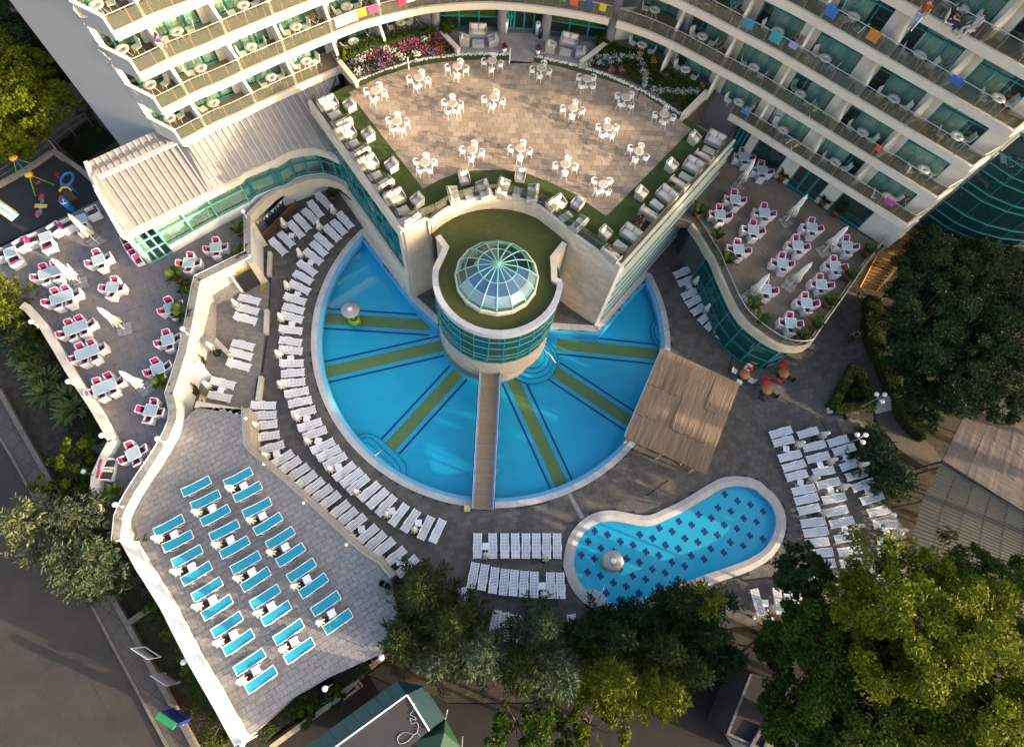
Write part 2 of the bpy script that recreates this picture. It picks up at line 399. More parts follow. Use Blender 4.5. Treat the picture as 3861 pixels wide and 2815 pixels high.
sl_ = MB(); n_ = len(arcs_in)
sl_.add([(p[0], p[1], -0.03) for p in arcs_in]+[(p[0], p[1], -0.16) for p in arcs_in2], [(i, i+1, n_+i+1, n_+i) for i in range(n_-1)])
sl_.add([(p[0], p[1], -0.16) for p in arcs_in2]+[(p[0], p[1], -0.6) for p in arcs_in2], [(i, i+1, n_+i+1, n_+i) for i in range(n_-1)])
sl_.build('gutter_slope', mat('gutter_tile', (0.13, 0.40, 0.62), 0.5, 0.08, 6), basin)
lanes = [(T('11', 600, 1130, PB), T('11', 1520, 1190, PB)), (T('11', 610, 1595, PB), T('11', 1620, 1365, PB)), (T('21', 1180, 640, PB), T('21', 1760, 10, PB)),
         (T('12', 450, 1350, PB), T('12', 1330, 1440, PB)), (T('12', 430, 1580, PB), T('22', 1080, 425, PB)), (T('22', 75, 70, PB), T('22', 500, 985, PB))]
for a, b in lanes:
    d = (b-a); d.z = 0; d.normalize(); nrm = Vector((-d.y, d.x, 0))
    for nm, off, wd, m, z in (('lane', 0, 0.98, OLIVE, 0.006), ('lane_line', 0.88, 0.16, NAVY, 0.006), ('lane_line', -0.88, 0.16, NAVY, 0.006)):
        q = [a+nrm*(off-wd/2), b+nrm*(off-wd/2), b+nrm*(off+wd/2), a+nrm*(off+wd/2)]
        MB().add([(p.x, p.y, PB+z) for p in q], [(0, 1, 2, 3)]).build(nm, m, basin)
def stairs(name, plans, mi_line=True):
    """nested curved steps rising to the edge, each with a dark nosing line"""
    b = MB(); L_ = MB()
    for i, pl in enumerate(plans):
        z = PB+(i+1)*(-0.22-PB)/len(plans)
        ed = spline(pl, 6); b.prism(ed, PB, z, 0)
        L_.wall(ed, z-0.03, z+0.006, 0.045)
    o = b.build(name, BASIN, basin); L_.build('step_nosing', NAVY, o)
stairs('pool_steps', [xy(TL('21', -.9, (880, 570), (960, 535), (1040, 545), (1130, 605), (1220, 690), (1300, 780), (1315, 840), (1300, 900), (1080, 800))),
                      xy(TL('21', -.6, (905, 595), (970, 570), (1030, 580), (1120, 665), (1230, 770), (1262, 820), (1250, 880), (1080, 790))),
                      xy(TL('21', -.3, (930, 625), (975, 612), (1020, 635), (1120, 735), (1200, 800), (1205, 850), (1090, 780)))])
stairs('pool_steps', [xy(TL('12', -.9, (1330, 1140), (1270, 1160), (1250, 1240), (1270, 1320), (1330, 1390), (1380, 1390), (1380, 1150))),
                      xy(TL('12', -.6, (1335, 1160), (1295, 1180), (1280, 1240), (1295, 1300), (1340, 1350), (1390, 1350), (1390, 1170))),
                      xy(TL('12', -.3, (1345, 1180), (1330, 1200), (1325, 1245), (1335, 1290), (1360, 1310), (1390, 1310), (1390, 1190)))])
ts = T('12', 240, 1470, -.6)
stairs('pool_steps', [[(ts.x+r*math.cos(t), ts.y+r*math.sin(t)) for t in [math.radians(a) for a in range(-170, 91, 20)]] for r in (2.05, 1.7, 1.35, 1.0)])
cst = MB(); da = 0.0425
n_c = 4; vs = []
for k in range(n_c+1):
    t = da*(k/n_c-0.5)*0.985
    for r, z in ((PR+0.02, -0.03), (PR+0.02, 0.055), (PR-0.42, 0.02), (PR-0.44, -0.2)): vs.append((r*math.cos(t), r*math.sin(t), z))
cst.add(vs, [(4*k+j, 4*k+j+1, 4*k+j+5, 4*k+j+4) for k in range(n_c) for j in range(3)]+[(3, 2, 1, 0), (4*n_c, 4*n_c+1, 4*n_c+2, 4*n_c+3)])
cm = cst.mesh('coping_stone', COPE)
k = int((aR+2*math.pi-aL)/da)
for i in range(k): O('coping_stone', cm, basin, (PC[0], PC[1], 0), aL+(i+0.5)*(aR+2*math.pi-aL)/k)
for a, b in (((-9.94, 28.93), (-5.21, 22.55)), ((-5.21, 22.55), (-3.12, 20.55)), ((14.24, 25.78), (9.59, 20.33)), ((9.59, 20.33), (5.2, 20.48))):
    L = math.dist(a, b); nn = max(2, round(L/0.75)); d = ((b[0]-a[0])/L, (b[1]-a[1])/L); s_ = 1 if a[0] < 0 else -1
    st = MB().box(0, 0, -0.02, L/nn-0.012, 0.5, 0.14).mesh('coping_stone', COPE)
    for i in range(nn):
        t = (i+0.5)*L/nn; O('coping_stone', st, basin, (a[0]+d[0]*t-d[1]*0.22*s_, a[1]+d[1]*t+d[0]*0.22*s_, 0.0), math.atan2(d[1], d[0]))
    MB().bar((a[0]-d[1]*.5*s_, a[1]+d[0]*.5*s_, -.5), (b[0]-d[1]*.5*s_, b[1]+d[0]*.5*s_, -.5), 0.04, 0.9).build('basin_wall', BASINW, basin)
struct(MB().flat([offset(POOL, 0.2, True)], -0.13).build('pool_water', WATER))

# --- the paddling pool
KB = -0.45
kin = offset(KPOOL, -0.72 if sum(KPOOL[i-1][0]*KPOOL[i][1]-KPOOL[i][0]*KPOOL[i-1][1] for i in range(len(KPOOL))) < 0 else 0.72, True)
kb = MB().flat([kin], KB); kb.wall(kin+[kin[0]], KB-0.05, 0.0, 0.05, mi=1)
kbasin = struct(kb.build('paddling_pool_basin', [mat('pale_pool_mosaic', (0.006, 0.42, 0.62), 0.5, 0.06, 1.5), BASINW]))
KC = mat('pale_kerb_stone', (0.42, 0.40, 0.385), 0.75, 0.14, 3.0, 0.15, 25, rand=0.05)
nk = len(KPOOL)
mid = offset(KPOOL, -0.36 if kin[0] == offset(KPOOL, -0.72, True)[0] else 0.36, True)
for i in range(0, nk, 2):
    j = (i+1) % nk; k2 = (i+2) % nk; b = MB()
    idx = (i, j, k2); vs = []
    for q in idx: vs += [(KPOOL[q][0], KPOOL[q][1], -0.03), (KPOOL[q][0], KPOOL[q][1], 0.10), (mid[q][0], mid[q][1], 0.13), (kin[q][0], kin[q][1], 0.08), (kin[q][0], kin[q][1], -0.2)]
    b.add(vs, [(5*a+t, 5*a+t+1, 5*a+t+6, 5*a+t+5) for a in (0, 1) for t in range(4)]); b.build('kerb_stone', KC, kbasin)
cross = MB()
for dx, dy, sx, sy in ((0, 0, .17, .50), (-.16, .02, .14, .22), (.16, -.02, .14, .22)): cross.box(dx, dy, 0, sx, sy, 0.012)
crm = cross.mesh('mosaic_cross', NAVY)
for i in range(-8, 14):
    for j in range(-12, 12):
        u = 885+i*109.5-j*57; v = 1398+i*44.5+j*102+(7 if (i+j) % 2 else -7)
        p = T('22', u, v, KB)
        if inside(p, offset(KPOOL, -1.0 if kin[0] == offset(KPOOL, -0.72, True)[0] else 1.0, True)) and not (v > 1820 and u < 830): O('mosaic_cross', crm, kbasin, (p.x, p.y, KB+0.008), math.radians(-6))
MB().prism(spline(xy(TL('32', -.2, (650, 310), (760, 305), (830, 335), (890, 400), (930, 470), (820, 450), (700, 370))), 4), KB, -0.17).build('beach_step', mat('pale_step_tile', (0.45, 0.48, 0.47), 0.7, 0.1, 4), kbasin)
struct(MB().flat([kin], -0.12).build('paddling_pool_water', WATER))

# ================================================================ LEFT TERRACE, BLUE LOUNGER PATIO, CHILDREN'S CLUB PATIO
kw = TL('10', 3.3, (2108, 260), (2112, 585), (1685, 795), (1660, 890), (1605, 1190), (1552, 1430), (1500, 1600))+TL('20', 3.3, (1462, 130), (1440, 190), (1462, 270), (1475, 340), (1468, 420), (1430, 520), (1370, 630), (1290, 760), (1200, 890), (1110, 1030), (1050, 1140), (1012, 1230), (990, 1440))
KW = xy(kw)
lt_poly = xy(TL('10', LT, (-150, 600), (880, 105), (1300, 300), (2200, -20), (2263, 95)))+KW+xy(TL('20', LT, (840, 1250), (805, 1010), (815, 890), (880, 740), (970, 590), (770, 250), (600, 0)))+xy(TL('10', LT, (580, 1500), (360, 1190), (200, 1040), (-150, 900)))
PATIO1 = mat('patterned_terrace_tile', (0.165, 0.148, 0.148), 0.8, 0.10, 2.0, 0.3, 18, rand=0.05, island=True)
G1 = mat('terrace_grout', (0.12, 0.10, 0.095), 0.95)
lt = struct(MB().prism(lt_poly, -0.7, LT-0.02).build('dining_terrace', [G1]))
tiles(lt, 'terrace_tile', lt_poly, LT, 0.62, 0.62, math.radians(28), PATIO1, 0.0, 0.012)
# small dark star inlays in the tiles
star = MB()
for a in range(3): star.box(0, 0, 0, 0.30, 0.022, 0.006, math.radians(60*a+17))
stm = star.mesh('star_inlay', mat('dark_inlay', (0.13, 0.08, 0.075), 0.8)); ns = 0
r28 = math.radians(28); c28, s28 = math.cos(r28), math.sin(r28); SB = MB()
for i in range(-70, 70):
    for j in range(-70, 70):
        u, v = i*.93+(0.46 if j % 2 else 0), j*.93; p = (u*c28-v*s28-20, u*s28+v*c28+15)
        if inside(p, lt_poly):
            ns += 1
            if ns < 280: O('star_inlay', stm, lt, (*p, LT+.003), random.random()*3)
            else: SB.add([(p[0]+x[0], p[1]+x[1], LT+.003+x[2]) for x in star.v], star.f)
if SB.v: stuff(SB.build('star_inlay_field', stm.materials[0], lt))

pw = thing('terrace_parapet', 'curved white wall with stone cap and steel rail between the dining terrace and the loungers', 'wall', (0, 0, 0))
MB().wall(KW, -0.3, 3.28, 0.34).build('wall_face', WHITE, pw)
for i in range(len(KW)-1):
    for a, b in zip(*(lambda q: (q[:-1], q[1:]))(resample([KW[i], KW[i+1]], 1.0))):
        MB().bar((*a, 3.315), (*b, 3.315), 0.5, 0.07).build('cap_stone', CAPST, pw)
rp = [(p[0], p[1], 3.62) for p in offset(KW, -0.12)]
MB().tube(rp, 0.035, 6).build('handrail', STEEL, pw)
for p in resample(offset(KW, -0.12), 1.4): MB().tube([(*p, 3.34), (*p, 3.62)], 0.02, 5).build('rail_post', STEEL, pw)
# outer parapet on the street side
op = xy(TL('10', 3.2, (185, 1015), (230, 1040), (365, 1190), (480, 1380), (585, 1560)))+xy(TL('20', 3.2, (600, 0), (690, 140), (780, 270), (880, 440), (960, 585), (880, 730), (815, 880), (803, 1010), (830, 1200)))
ow = thing('street_parapet', 'stone capped white parapet on the street side of the dining terrace', 'wall')
MB().wall(op, -0.75, 3.13, 0.32).build('wall_face', WHITE, ow)
for i in range(len(op)-1):
    for a, b in zip(*(lambda q: (q[:-1], q[1:]))(resample([op[i], op[i+1]], 1.1))): MB().bar((*a, 3.17), (*b, 3.17), 0.52, 0.08).build('cap_stone', LIMEW, ow)

# blue lounger patio
bl_in = xy(TL('20', BLUE, (1555, 415), (1545, 510), (1470, 640), (1425, 730), (1290, 950), (1130, 1230), (1112, 1310), (1300, 1640)))+xy(TL('30', BLUE, (1500, 400), (1720, 830), (1960, 1240), (2132, 1553)))
bl_bot = xy(TL('31', BLUE, (20, 1525), (340, 1240), (500, 1150), (640, 1065), (940, 930), (1100, 860)))
rail_px = TL('20', BLUE, (2072, 320), (2088, 640))+TL('21', BLUE, (0, 715), (200, 880), (400, 1060), (600, 1240), (800, 1430), (930, 1550))+TL('31', BLUE, (1080, 95), (1180, 220))
bl_rail = xy(rail_px)
bl_poly = bl_in+bl_bot+xy(TL('31', BLUE, (1250, 500)))+bl_rail[::-1]+xy(TL('20', BLUE, (1700, 300)))
BT = mat('grey_veined_tile', (0.23, 0.22, 0.22), 0.75, 0.22, 3.5, 0.3, 16, rand=0.08, island=True)
blo = struct(MB().prism(bl_poly, -0.7, BLUE-0.02).build('lounger_patio', [mat('patio_grout', (0.11, 0.10, 0.095), 0.95)]))
d_ = T('21', 430, 1495)-T('21', 230, 1630); tang = math.atan2(T('20', 2100, 600).y-T('20', 1560, 880).y, T('20', 2100, 600).x-T('20', 1560, 880).x)
tiles(blo, 'patio_tile', bl_poly, BLUE, 0.62, 0.36, tang, BT, 0.5, 0.022)
bw = thing('patio_side_wall', 'low white wall along the street side of the blue lounger patio', 'wall')
MB().wall(offset(bl_in[5:], -0.32), -0.75, 2.95, 0.6).build('wall_face', WHITE, bw)
for p in zip(*(lambda q: (q[:-1], q[1:]))(resample(offset(bl_in[7:], -0.80), 0.8))):
    MB().bar((*p[0], 0.2), (*p[1], 0.2), 0.32, 1.9).build('base_stone', mat('buff_stone', (0.36, 0.28, 0.19), 0.85, 0.15, 4, 0.2, 20, rand=0.12), bw)
rw = thing('patio_retaining_wall', 'pale stone wall with steel rail between the blue loungers and the pool deck', 'wall')
MB().wall(offset(bl_rail, 0.20), -0.2, BLUE+0.04, 0.42).build('wall_face', mat('buff_wall_render', (0.34, 0.29, 0.23), 0.9, 0.15, 3), rw)
rr_ = offset(bl_rail, 0.12)
MB().tube([(p[0], p[1], BLUE+.55) for p in rr_], 0.035, 6).build('handrail', STEEL, rw)
MB().tube([(p[0], p[1], BLUE+.28) for p in rr_], 0.02, 5).build('mid_rail', STEEL, rw)
for p in resample(rr_, 1.5): MB().tube([(*p, BLUE), (*p, BLUE+.55)], 0.022, 5).build('rail_post', STEEL, rw)
LIT = mat('lit_lamp', (1, .8, .5), 0.4); LIT.node_tree.nodes['Principled BSDF'].inputs['Emission Color'].default_value = (1, .62, .25, 1); LIT.node_tree.nodes['Principled BSDF'].inputs['Emission Strength'].default_value = 3.0
for q, lb in (((('20', 2103, 405)), 'small lit wall lamp nearest the stone benches'), (('20', 2255, 795), 'small lit wall lamp at the bend of the patio wall'), (('21', 445, 1125), 'small lit wall lamp halfway down the patio wall'), (('21', 810, 1478), 'small lit wall lamp nearest the conifers')):
    p = T(*q, BLUE); t = thing('wall_lamp', lb, 'lamp', (p.x, p.y, BLUE+0.04), group='lit lamps along the patio wall')
    MB().lathe([(0.001, 0), (0.10, 0), (0.10, 0.05), (0.06, 0.09)], 8).build('lamp_base', STEEL, t); MB().lathe([(0.07, 0.08), (0.07, 0.13), (0.001, 0.16)], 8).build('lamp_glass', LIT, t)

# children's club patio, one step above the deck
kp = xy(TL('10', KIDS, (1500, 830), (1700, 700), (2120, 560), (2300, 830), (2290, 1000), (2255, 1300), (2215, 1640)))+xy(TL('20', KIDS, (2190, 60), (2150, 330), (1700, 330), (1400, 300), (1400, 0)))
kpo = struct(MB().prism(kp, -0.3, KIDS-0.02).build('club_patio', [G1]))
tiles(kpo, 'patio_slab', kp, KIDS, 0.52, 0.36, math.radians(-8), mat('pale_patio_slab', (0.21, 0.19, 0.175), 0.8, 0.2, 3, 0.25, 18, rand=0.10, island=True), 0.5, 0.014)
for q in (((135, 560), (165, 560), (158, 762), (126, 762)), ((106, 1055), (142, 1055), (132, 1258), (98, 1258)), ((58, 1624), (92, 1624), (70, 1830), (28, 1830))):
    p = xy(TL('11', 0.4, *q)); b = tag(MB().prism(p, 0, 0.42).build('stone_bench', LIMEW), 'pale stone bench block on the patio edge, %s of three from the club door' % ORD[int((q[0][1]-500)//450)], 'bench', 'stone benches along the patio edge')
for q in (((148, 770), (166, 770), (150, 1042), (138, 1042)), ((124, 1290), (136, 1290), (96, 1590), (80, 1590))):
    struct(MB().prism(xy(TL('11', 0.0, *q)), -0.05, 0.012).build('drain_grate', DARK))
for rc, q in (('22', ((1215, 1052), (1395, 925), (1402, 935), (1224, 1062))), ('23', ((527, 425), (538, 422), (622, 568), (610, 570))), ('12', ((1955, 1410), (1968, 1412), (1920, 1595), (1910, 1592))), ('23', ((1010, 1240), (1020, 1240), (1020, 1500), (1010, 1500)))):
    struct(MB().prism(xy(TL(rc, 0.0, *q)), -0.05, 0.012).build('drain_grate', DARK))
struct(MB().prism(xy(TL('22', 0, (540, 1040), (570, 1035), (690, 1245), (655, 1262))), -0.05, 0.008).build('pale_strip', CONC))
# rock clad banks and low wall below the parapet
ROCK = mat('rock_cladding', (0.30, 0.275, 0.25), 0.9, 0.4, 9.0, 0.9, 14)
for lb, q in (('rock clad slope under the white wall beside the club door', [(1775, 895, 1.5), (1995, 800, 1.5), (2090, 918, .13), (1850, 1018, .13)]), ('rock clad slope under the white wall behind the shaded loungers', [(1775, 895, 1.5), (1850, 1018, .13), (1842, 1300, .13), (1705, 1290, 1.5)])):
    ps = [T('10', a, b, z) for a, b, z in q]; n0 = MB(); c0 = sum(ps, Vector())/4
    n = 10; gv = []
    for i in range(n+1):
        for j in range(n+1):
            u, v = i/n, j/n; p = (ps[0]*(1-u)+ps[1]*u)*(1-v)+(ps[3]*(1-u)+ps[2]*u)*v; p = p+Vector((0, 0, random.uniform(-.04, .06))) if 0 < i < n and 0 < j < n else p; gv.append(p)
    n0.add(gv, [(i*(n+1)+j, i*(n+1)+j+1, (i+1)*(n+1)+j+1, (i+1)*(n+1)+j) for i in range(n) for j in range(n)])
    tag(n0.build('rock_bank', ROCK), lb, 'rock bank')
st = thing('patio_stub_wall', 'short white wall with stone cap below the white parapet by the shrubs', 'wall')
swp = xy(TL('10', 1.6, (1640, 1318), (1835, 1312), (1925, 1405)))
MB().wall(swp, 0.1, [1.6, 1.55, .5], 0.22).build('wall_face', WHITE, st); MB().wall(swp, [1.6, 1.55, .5], [1.66, 1.61, .56], 0.32).build('cap_stone', CAPST, st)
pn = T('10', 1700, 1600, .2)
tag(MB().boxm(Matrix.Translation(T('10', 1705, 1590, 1.0)) @ Matrix.Rotation(math.radians(-58), 4, 'Z') @ Matrix.Rotation(math.radians(68), 4, 'Y'), 1.9, 0.95, 0.06).build('leaning_board', PLAST), 'plain white board leaning on the white wall between two shrubs', 'board')
# step edges between the patios
for i in range(3):
    a, b = T('20', 1700, 300+i*18, 1.5-.5*i), T('20', 2085, 365+i*12, 1.5-.5*i)
    struct(MB().bar((a.x, a.y, (1.5-.5*i)/2+.3), (b.x, b.y, (1.5-.5*i)/2+.3), 0.45, 1.5-.5*i+.6).build('patio_step', LIMEW))
# ================================================================ MAIN TERRACE
TC = (1.3, 20.35)
nl, nr = (-3.25, 23.83), (5.23, 24.41)
arcR = arc((1.3, 20.35), 5.75, math.atan2(25.42-20.35, 4.04-1.3), math.atan2(nl[1]-20.35, nl[0]-1.3), 22)
front_r = spline([(9.45, 20.88), (7.78, 22.09), (6.15, 23.45), (5.20, 24.38), (4.04, 25.42)], 4)
ML0, MR0 = (-12.42, 33.76), (18.71, 32.03)
CL, CR = (-5.07, 23.04), (9.45, 20.88)
bedL = xy(TL('01', MT, (700, 815), (890, 712), (745, 520)))
terr_edge = [ML0, CL, (-3.65, 23.99)]+arcR[::-1]+front_r[::-1][1:-1]+[CR, MR0]
terr = [*terr_edge]+xy(TL('02', MT, (1525, 1000), (1735, 780)))+[(18.2, 37.5), (11.5, 42.6), (-3.5, 43.2), (-9, 41.3), (-10.9, 39.6)]+bedL[::-1]
TPAVE = mat('terrace_stone', (0.31, 0.24, 0.175), 0.8, 0.12, 2.2, 0.2, 22, rand=0.24, island=True)
mt = struct(MB().prism(terr, 0.0, MT-0.03).build('main_terrace', mat('terrace_joint', (0.17, 0.14, 0.11), 0.95)))
stone_poly = xy(TL('02', MT, (1600, 1105), (1400, 950), (1140, 775), (900, 690), (650, 618), (450, 565), (250, 533), (20, 520)))+xy(TL('01', MT, (2190, 517), (1950, 510), (1700, 522), (1500, 548), (1330, 582), (1100, 655), (940, 730), (828, 790), (1460, 1612), (1600, 1532), (1750, 1480), (1900, 1452), (2150, 1448)))+xy(TL('02', MT, (200, 1480), (400, 1560), (600, 1650)))+xy(TL('12', MT, (740, 170), (875, 262)))
entr = xy(TL('02', MT, (50, 540), (250, 540), (265, 440), (345, 505), (650, 548), (880, 375), (400, 310), (240, 290)))+xy(TL('01', MT, (2220, 280), (2090, 270), (1600, 260), (1590, 250), (1760, 450), (2200, 440)))
tiles(mt, 'paving_stone', stone_poly, MT, 0.62, 0.47, math.radians(2), TPAVE, 0.37, 0.022, org=(1, 30))
stuff_floor = TPAVE
tiles(mt, 'entrance_paving_stone', entr, MT, 0.62, 0.47, math.radians(2), mat('entrance_stone', (0.27, 0.24, 0.22), 0.8, 0.12, 2, 0.2, 22, rand=.12, island=True), 0.37, 0.012, singles=0, org=(1, 30))
# turf round the stone floor
MB().flat([[p for p in offset(terr_edge, 0.06)]+xy(TL('02', MT, (1735, 1130), (1525, 985)))+xy(TL('02', MT, (1530, 975), (1180, 770), (900, 655), (650, 570), (340, 500), (270, 490)))+xy(TL('01', MT, (2200, 450), (1950, 465), (1700, 480), (1400, 520), (1150, 600), (900, 690)))+[ML0], stone_poly], MT-0.012).build('turf', GRASS, mt)
TG = MB()
for _ in range(16000):
    p = (random.uniform(-13, 19), random.uniform(20, 40))
    if inside(p, terr_edge+[(13, 38), (-8, 38)]) and not inside(p, stone_poly):
        a = random.uniform(0, 6.3); dx, dy = math.cos(a)*.03, math.sin(a)*.03; TG.add([(p[0]-dx, p[1]-dy, MT-.01), (p[0]+dx, p[1]+dy, MT-.01), (p[0]+random.uniform(-.04, .04), p[1]+random.uniform(-.04, .04), MT+random.uniform(.03, .06))], [(0, 1, 2)])
stuff(TG.build('turf_blades', GRASS, mt))

# --- perimeter walls of the terrace block
tb = thing('terrace_block', 'stone and glass block carrying the big stone terrace above the pool', 'building')
DKM = mat('dark_metal_curb', (0.05, 0.055, 0.05), 0.5)
def stone_wall(parent, path, z0, z1, bw_, bh, m, inward=0.02, name='stone_block', cap=300):
    """blocks laid in courses on a wall, each an object; they stand proud of the wall by a hair, joints recessed"""
    pts = resample(path, bw_); rows = max(1, round((z1-z0)/bh)); hh = (z1-z0)/rows; cnt = 0; B = MB(); half = resample(path, bw_/2)
    for r in range(rows):
        pp = pts if r % 2 == 0 else [half[0]]+half[1:-1:2]+[half[-1]]
        for a, b in zip(pp[:-1], pp[1:]):
            L = math.dist(a, b)
            if L < .05: continue
            nx, ny = -(b[1]-a[1])/L, (b[0]-a[0])/L; t = random.uniform(.0, .012)
            Bx = MB() if cnt < cap else B
            Bx.bar((a[0]+(b[0]-a[0])*.007-nx*(inward-t), a[1]+(b[1]-a[1])*.007-ny*(inward-t), z0+(r+.5)*hh), (b[0]-(b[0]-a[0])*.007-nx*(inward-t), b[1]-(b[1]-a[1])*.007-ny*(inward-t), z0+(r+.5)*hh), .06, hh-.008)
            if cnt < cap: Bx.build(name, m, parent)
            cnt += 1
    if B.v: stuff(B.build(name+'_field', m, parent))
fl = [CL, (-3.65, 23.99)]
MB().wall(offset(fl, -0.10), 0, MT+0.2, 0.14).build('wall_core', LIMES, tb)
stone_wall(tb, fl, 0, MT+0.22, 0.7, 0.35, LIMES, inward=0.03, cap=80)
arcw = [(-3.65, 23.99), (-3.25, 23.83)]+arcR[::-1]+front_r[::-1][1:]
MB().wall(offset(arcw, 0.10), 0, MT+0.2, 0.14).build('wall_core', LIMES, tb)
stone_wall(tb, arcR[::-1], TR-0.3, MT+0.22, 0.62, 0.3, LIMES, inward=0.03, cap=120)
stone_wall(tb, front_r[::-1], 0, MT+0.22, 0.7, 0.35, LIMES, inward=0.03, cap=200)
for nm, pth, m, z, wd in (('curb', terr_edge[:], DKM, MT+0.06, 0.16),):
    q = offset(pth, 0.20); MB().wall(q, MT-0.05, MT+0.30, .18).build('roof_curb', DKM, tb)
MB().wall(offset(terr_edge, 0.0), MT+0.20, MT+0.27, 0.20).build('coping', LIMEW, tb)
# glass balustrade round the terrace edge
for a, b in zip(*(lambda q: (q[:-1], q[1:]))(resample(offset(terr_edge, 0.28), 1.5))):
    d = math.dist(a, b); f = .03/d
    MB().bar((a[0]+(b[0]-a[0])*f, a[1]+(b[1]-a[1])*f, MT+.72), (b[0]-(b[0]-a[0])*f, b[1]-(b[1]-a[1])*f, MT+.72), 0.014, 0.8).build('balustrade_pane', BALG, tb)
# left wall: stone plinth, glass band, limestone beam
def glazed(parent, a, b, z0, z1, nv, zs, out, gm=TEALG, fm=TEAL, fw=.07):
    """curtain wall from a to b: panes one by one, mullions and rails proud of them"""
    L = math.dist(a, b); d = ((b[0]-a[0])/L, (b[1]-a[1])/L); n = (-d[1]*out, d[0]*out); zz = [z0]+list(zs)+[z1]
    for i in range(nv):
        p = (a[0]+d[0]*L*i/nv, a[1]+d[1]*L*i/nv); q = (a[0]+d[0]*L*(i+1)/nv, a[1]+d[1]*L*(i+1)/nv)
        for u, v in zip(zz[:-1], zz[1:]): MB().bar((p[0]+n[0]*.02, p[1]+n[1]*.02, (u+v)/2), (q[0]+n[0]*.02, q[1]+n[1]*.02, (u+v)/2), 0.02, v-u-.01).build('pane', gm, parent)
    for i in range(nv+1):
        p = (a[0]+d[0]*L*i/nv+n[0]*.06, a[1]+d[1]*L*i/nv+n[1]*.06); MB().bar((*p, z0), (*p, z1), fw, fw*1.2).build('mullion', fm, parent)
    for z in zz: MB().bar((a[0]+n[0]*.065, a[1]+n[1]*.065, z), (b[0]+n[0]*.065, b[1]+n[1]*.065, z), fw*1.1, fw).build('rail', fm, parent)
lw0, lw1 = ML0, CL
MB().wall([(lw0[0], lw0[1]), lw1], 0, 3.0, 0.5, off=-0.05).build('plinth', LIMEW, tb)
MB().wall([lw0, lw1], 7.75, MT+0.2, 0.34, off=-0.02).build('beam', LIMEW, tb)
def lerp(a, b, t): return (a[0]+(b[0]-a[0])*t, a[1]+(b[1]-a[1])*t)
MB().wall([lerp(lw0, lw1, .96), lw1], 3.0, 7.75, 0.32, off=-0.03).build('corner_pier', LIMEW, tb)
glazed(tb, lerp(lw0, lw1, .02), lerp(lw0, lw1, .96), 3.0, 7.75, 9, (4.6, 6.2), -1)
MB().wall(TL and xy(TL('11', 0.5, (1080, 450), (1320, 780))), 0, .55, .25).build('white_ledge', WHITE, tb)
# right wall: glass with thin horizontal fins
glazed(tb, CR, MR0, 0.25, MT-0.1, 12, (1.6, 2.9, 4.2, 5.5, 6.8), -1)
nrm = (math.sin(math.atan2(MR0[1]-CR[1], MR0[0]-CR[0])), -math.cos(math.atan2(MR0[1]-CR[1], MR0[0]-CR[0])))
for z in (1.6, 2.9, 4.2, 5.5, 6.8, 7.6, 8.1): MB().bar((CR[0]+nrm[0]*.16, CR[1]+nrm[1]*.16, z), (MR0[0]+nrm[0]*.16, MR0[1]+nrm[1]*.16, z), .14, .05).build('fin', LIMEW if z > 7 else mat('pale_fin', (.45, .5, .45), .4), tb)
MB().bar((CR[0], CR[1], 0), (CR[0], CR[1], MT+.26), .26, .26).build('corner_pier', WHITE, tb)
MB().wall([CR, MR0], 0, .25, .5).build('plinth', LIMEW, tb)
q = xy(TL('12', .4, (575, 960), (750, 1095)))
MB().wall(q, 0.0, .5, .25).build('white_ledge', WHITE, tb)

# ================================================================ TOWER WITH THE DOME
tw = thing('round_tower', 'round glass tower with turf roof standing in the pool', 'tower', (TC[0], TC[1], 0))
def cyl(r, z0, z1, n=28): return MB().lathe([(r, z0), (r, z1)], n, sm=False)
TWST = mat('tower_base_stone', (0.45, 0.38, 0.30), 0.75, 0.15, 4, 0.15, 20, rand=.08, island=True)
MB().lathe([(4.15, -1.3), (4.15, 0.25), (3.9, 0.25), (3.9, 7.2)], 28, sm=False).build('core', ROOM, tw)
sb = MB()
nb = 44
bm_ = MB()
for k_ in range(1): pass
blk = MB(); a_ = 2*math.pi/nb*.97
blk.add([(r*math.cos(s*a_/2), r*math.sin(s*a_/2), z) for s in (-1, 1) for r, z in ((4.20, 0), (4.24, 0), (4.24, .39), (4.20, .39))], [(1, 5, 6, 2), (0, 3, 7, 4), (3, 2, 6, 7), (0, 4, 5, 1), (0, 1, 2, 3), (4, 7, 6, 5)])
blkm = blk.mesh('base_stone', TWST)
MB().lathe([(4.20, -1.2), (4.20, 3.0)], 44, sm=False).build('base_wall', mat('tower_joint', (.25, .21, .17), .9), tw)
for r_ in range(7):
    for k in range(nb):
        t = 2*math.pi*(k+.5*(r_ % 2))/nb
        if math.sin(t) < 0.55: O('base_stone', blkm, tw, (0, 0, 0.16+.405*r_), t)
NF = 26
for k in range(NF):
    t0, t1 = 2*math.pi*k/NF, 2*math.pi*(k+1)/NF
    if math.sin((t0+t1)/2) > 0.75: continue
    a = (4.26*math.cos(t0), 4.26*math.sin(t0)); b = (4.26*math.cos(t1), 4.26*math.sin(t1))
    for u, v in ((3.0, 3.75), (3.75, 4.3), (4.3, 5.5), (5.5, 6.5), (6.5, 7.35)): MB().bar((*a, (u+v)/2), (*b, (u+v)/2), .02, v-u-.02).build('pane', TEALG, tw)
    MB().bar((a[0]*1.006, a[1]*1.006, 3.0), (a[0]*1.006, a[1]*1.006, 7.35), .06, .06).build('mullion', TEAL, tw)
for z in (3.02, 3.75, 4.3, 5.5, 6.5):
    MB().lathe([(4.25, z-.02), (4.32, z-.02), (4.32, z+.02), (4.25, z+.02)], NF, sm=False).build('ring_rail', mat('pale_green_rail', (.16, .34, .30), .4), tw)
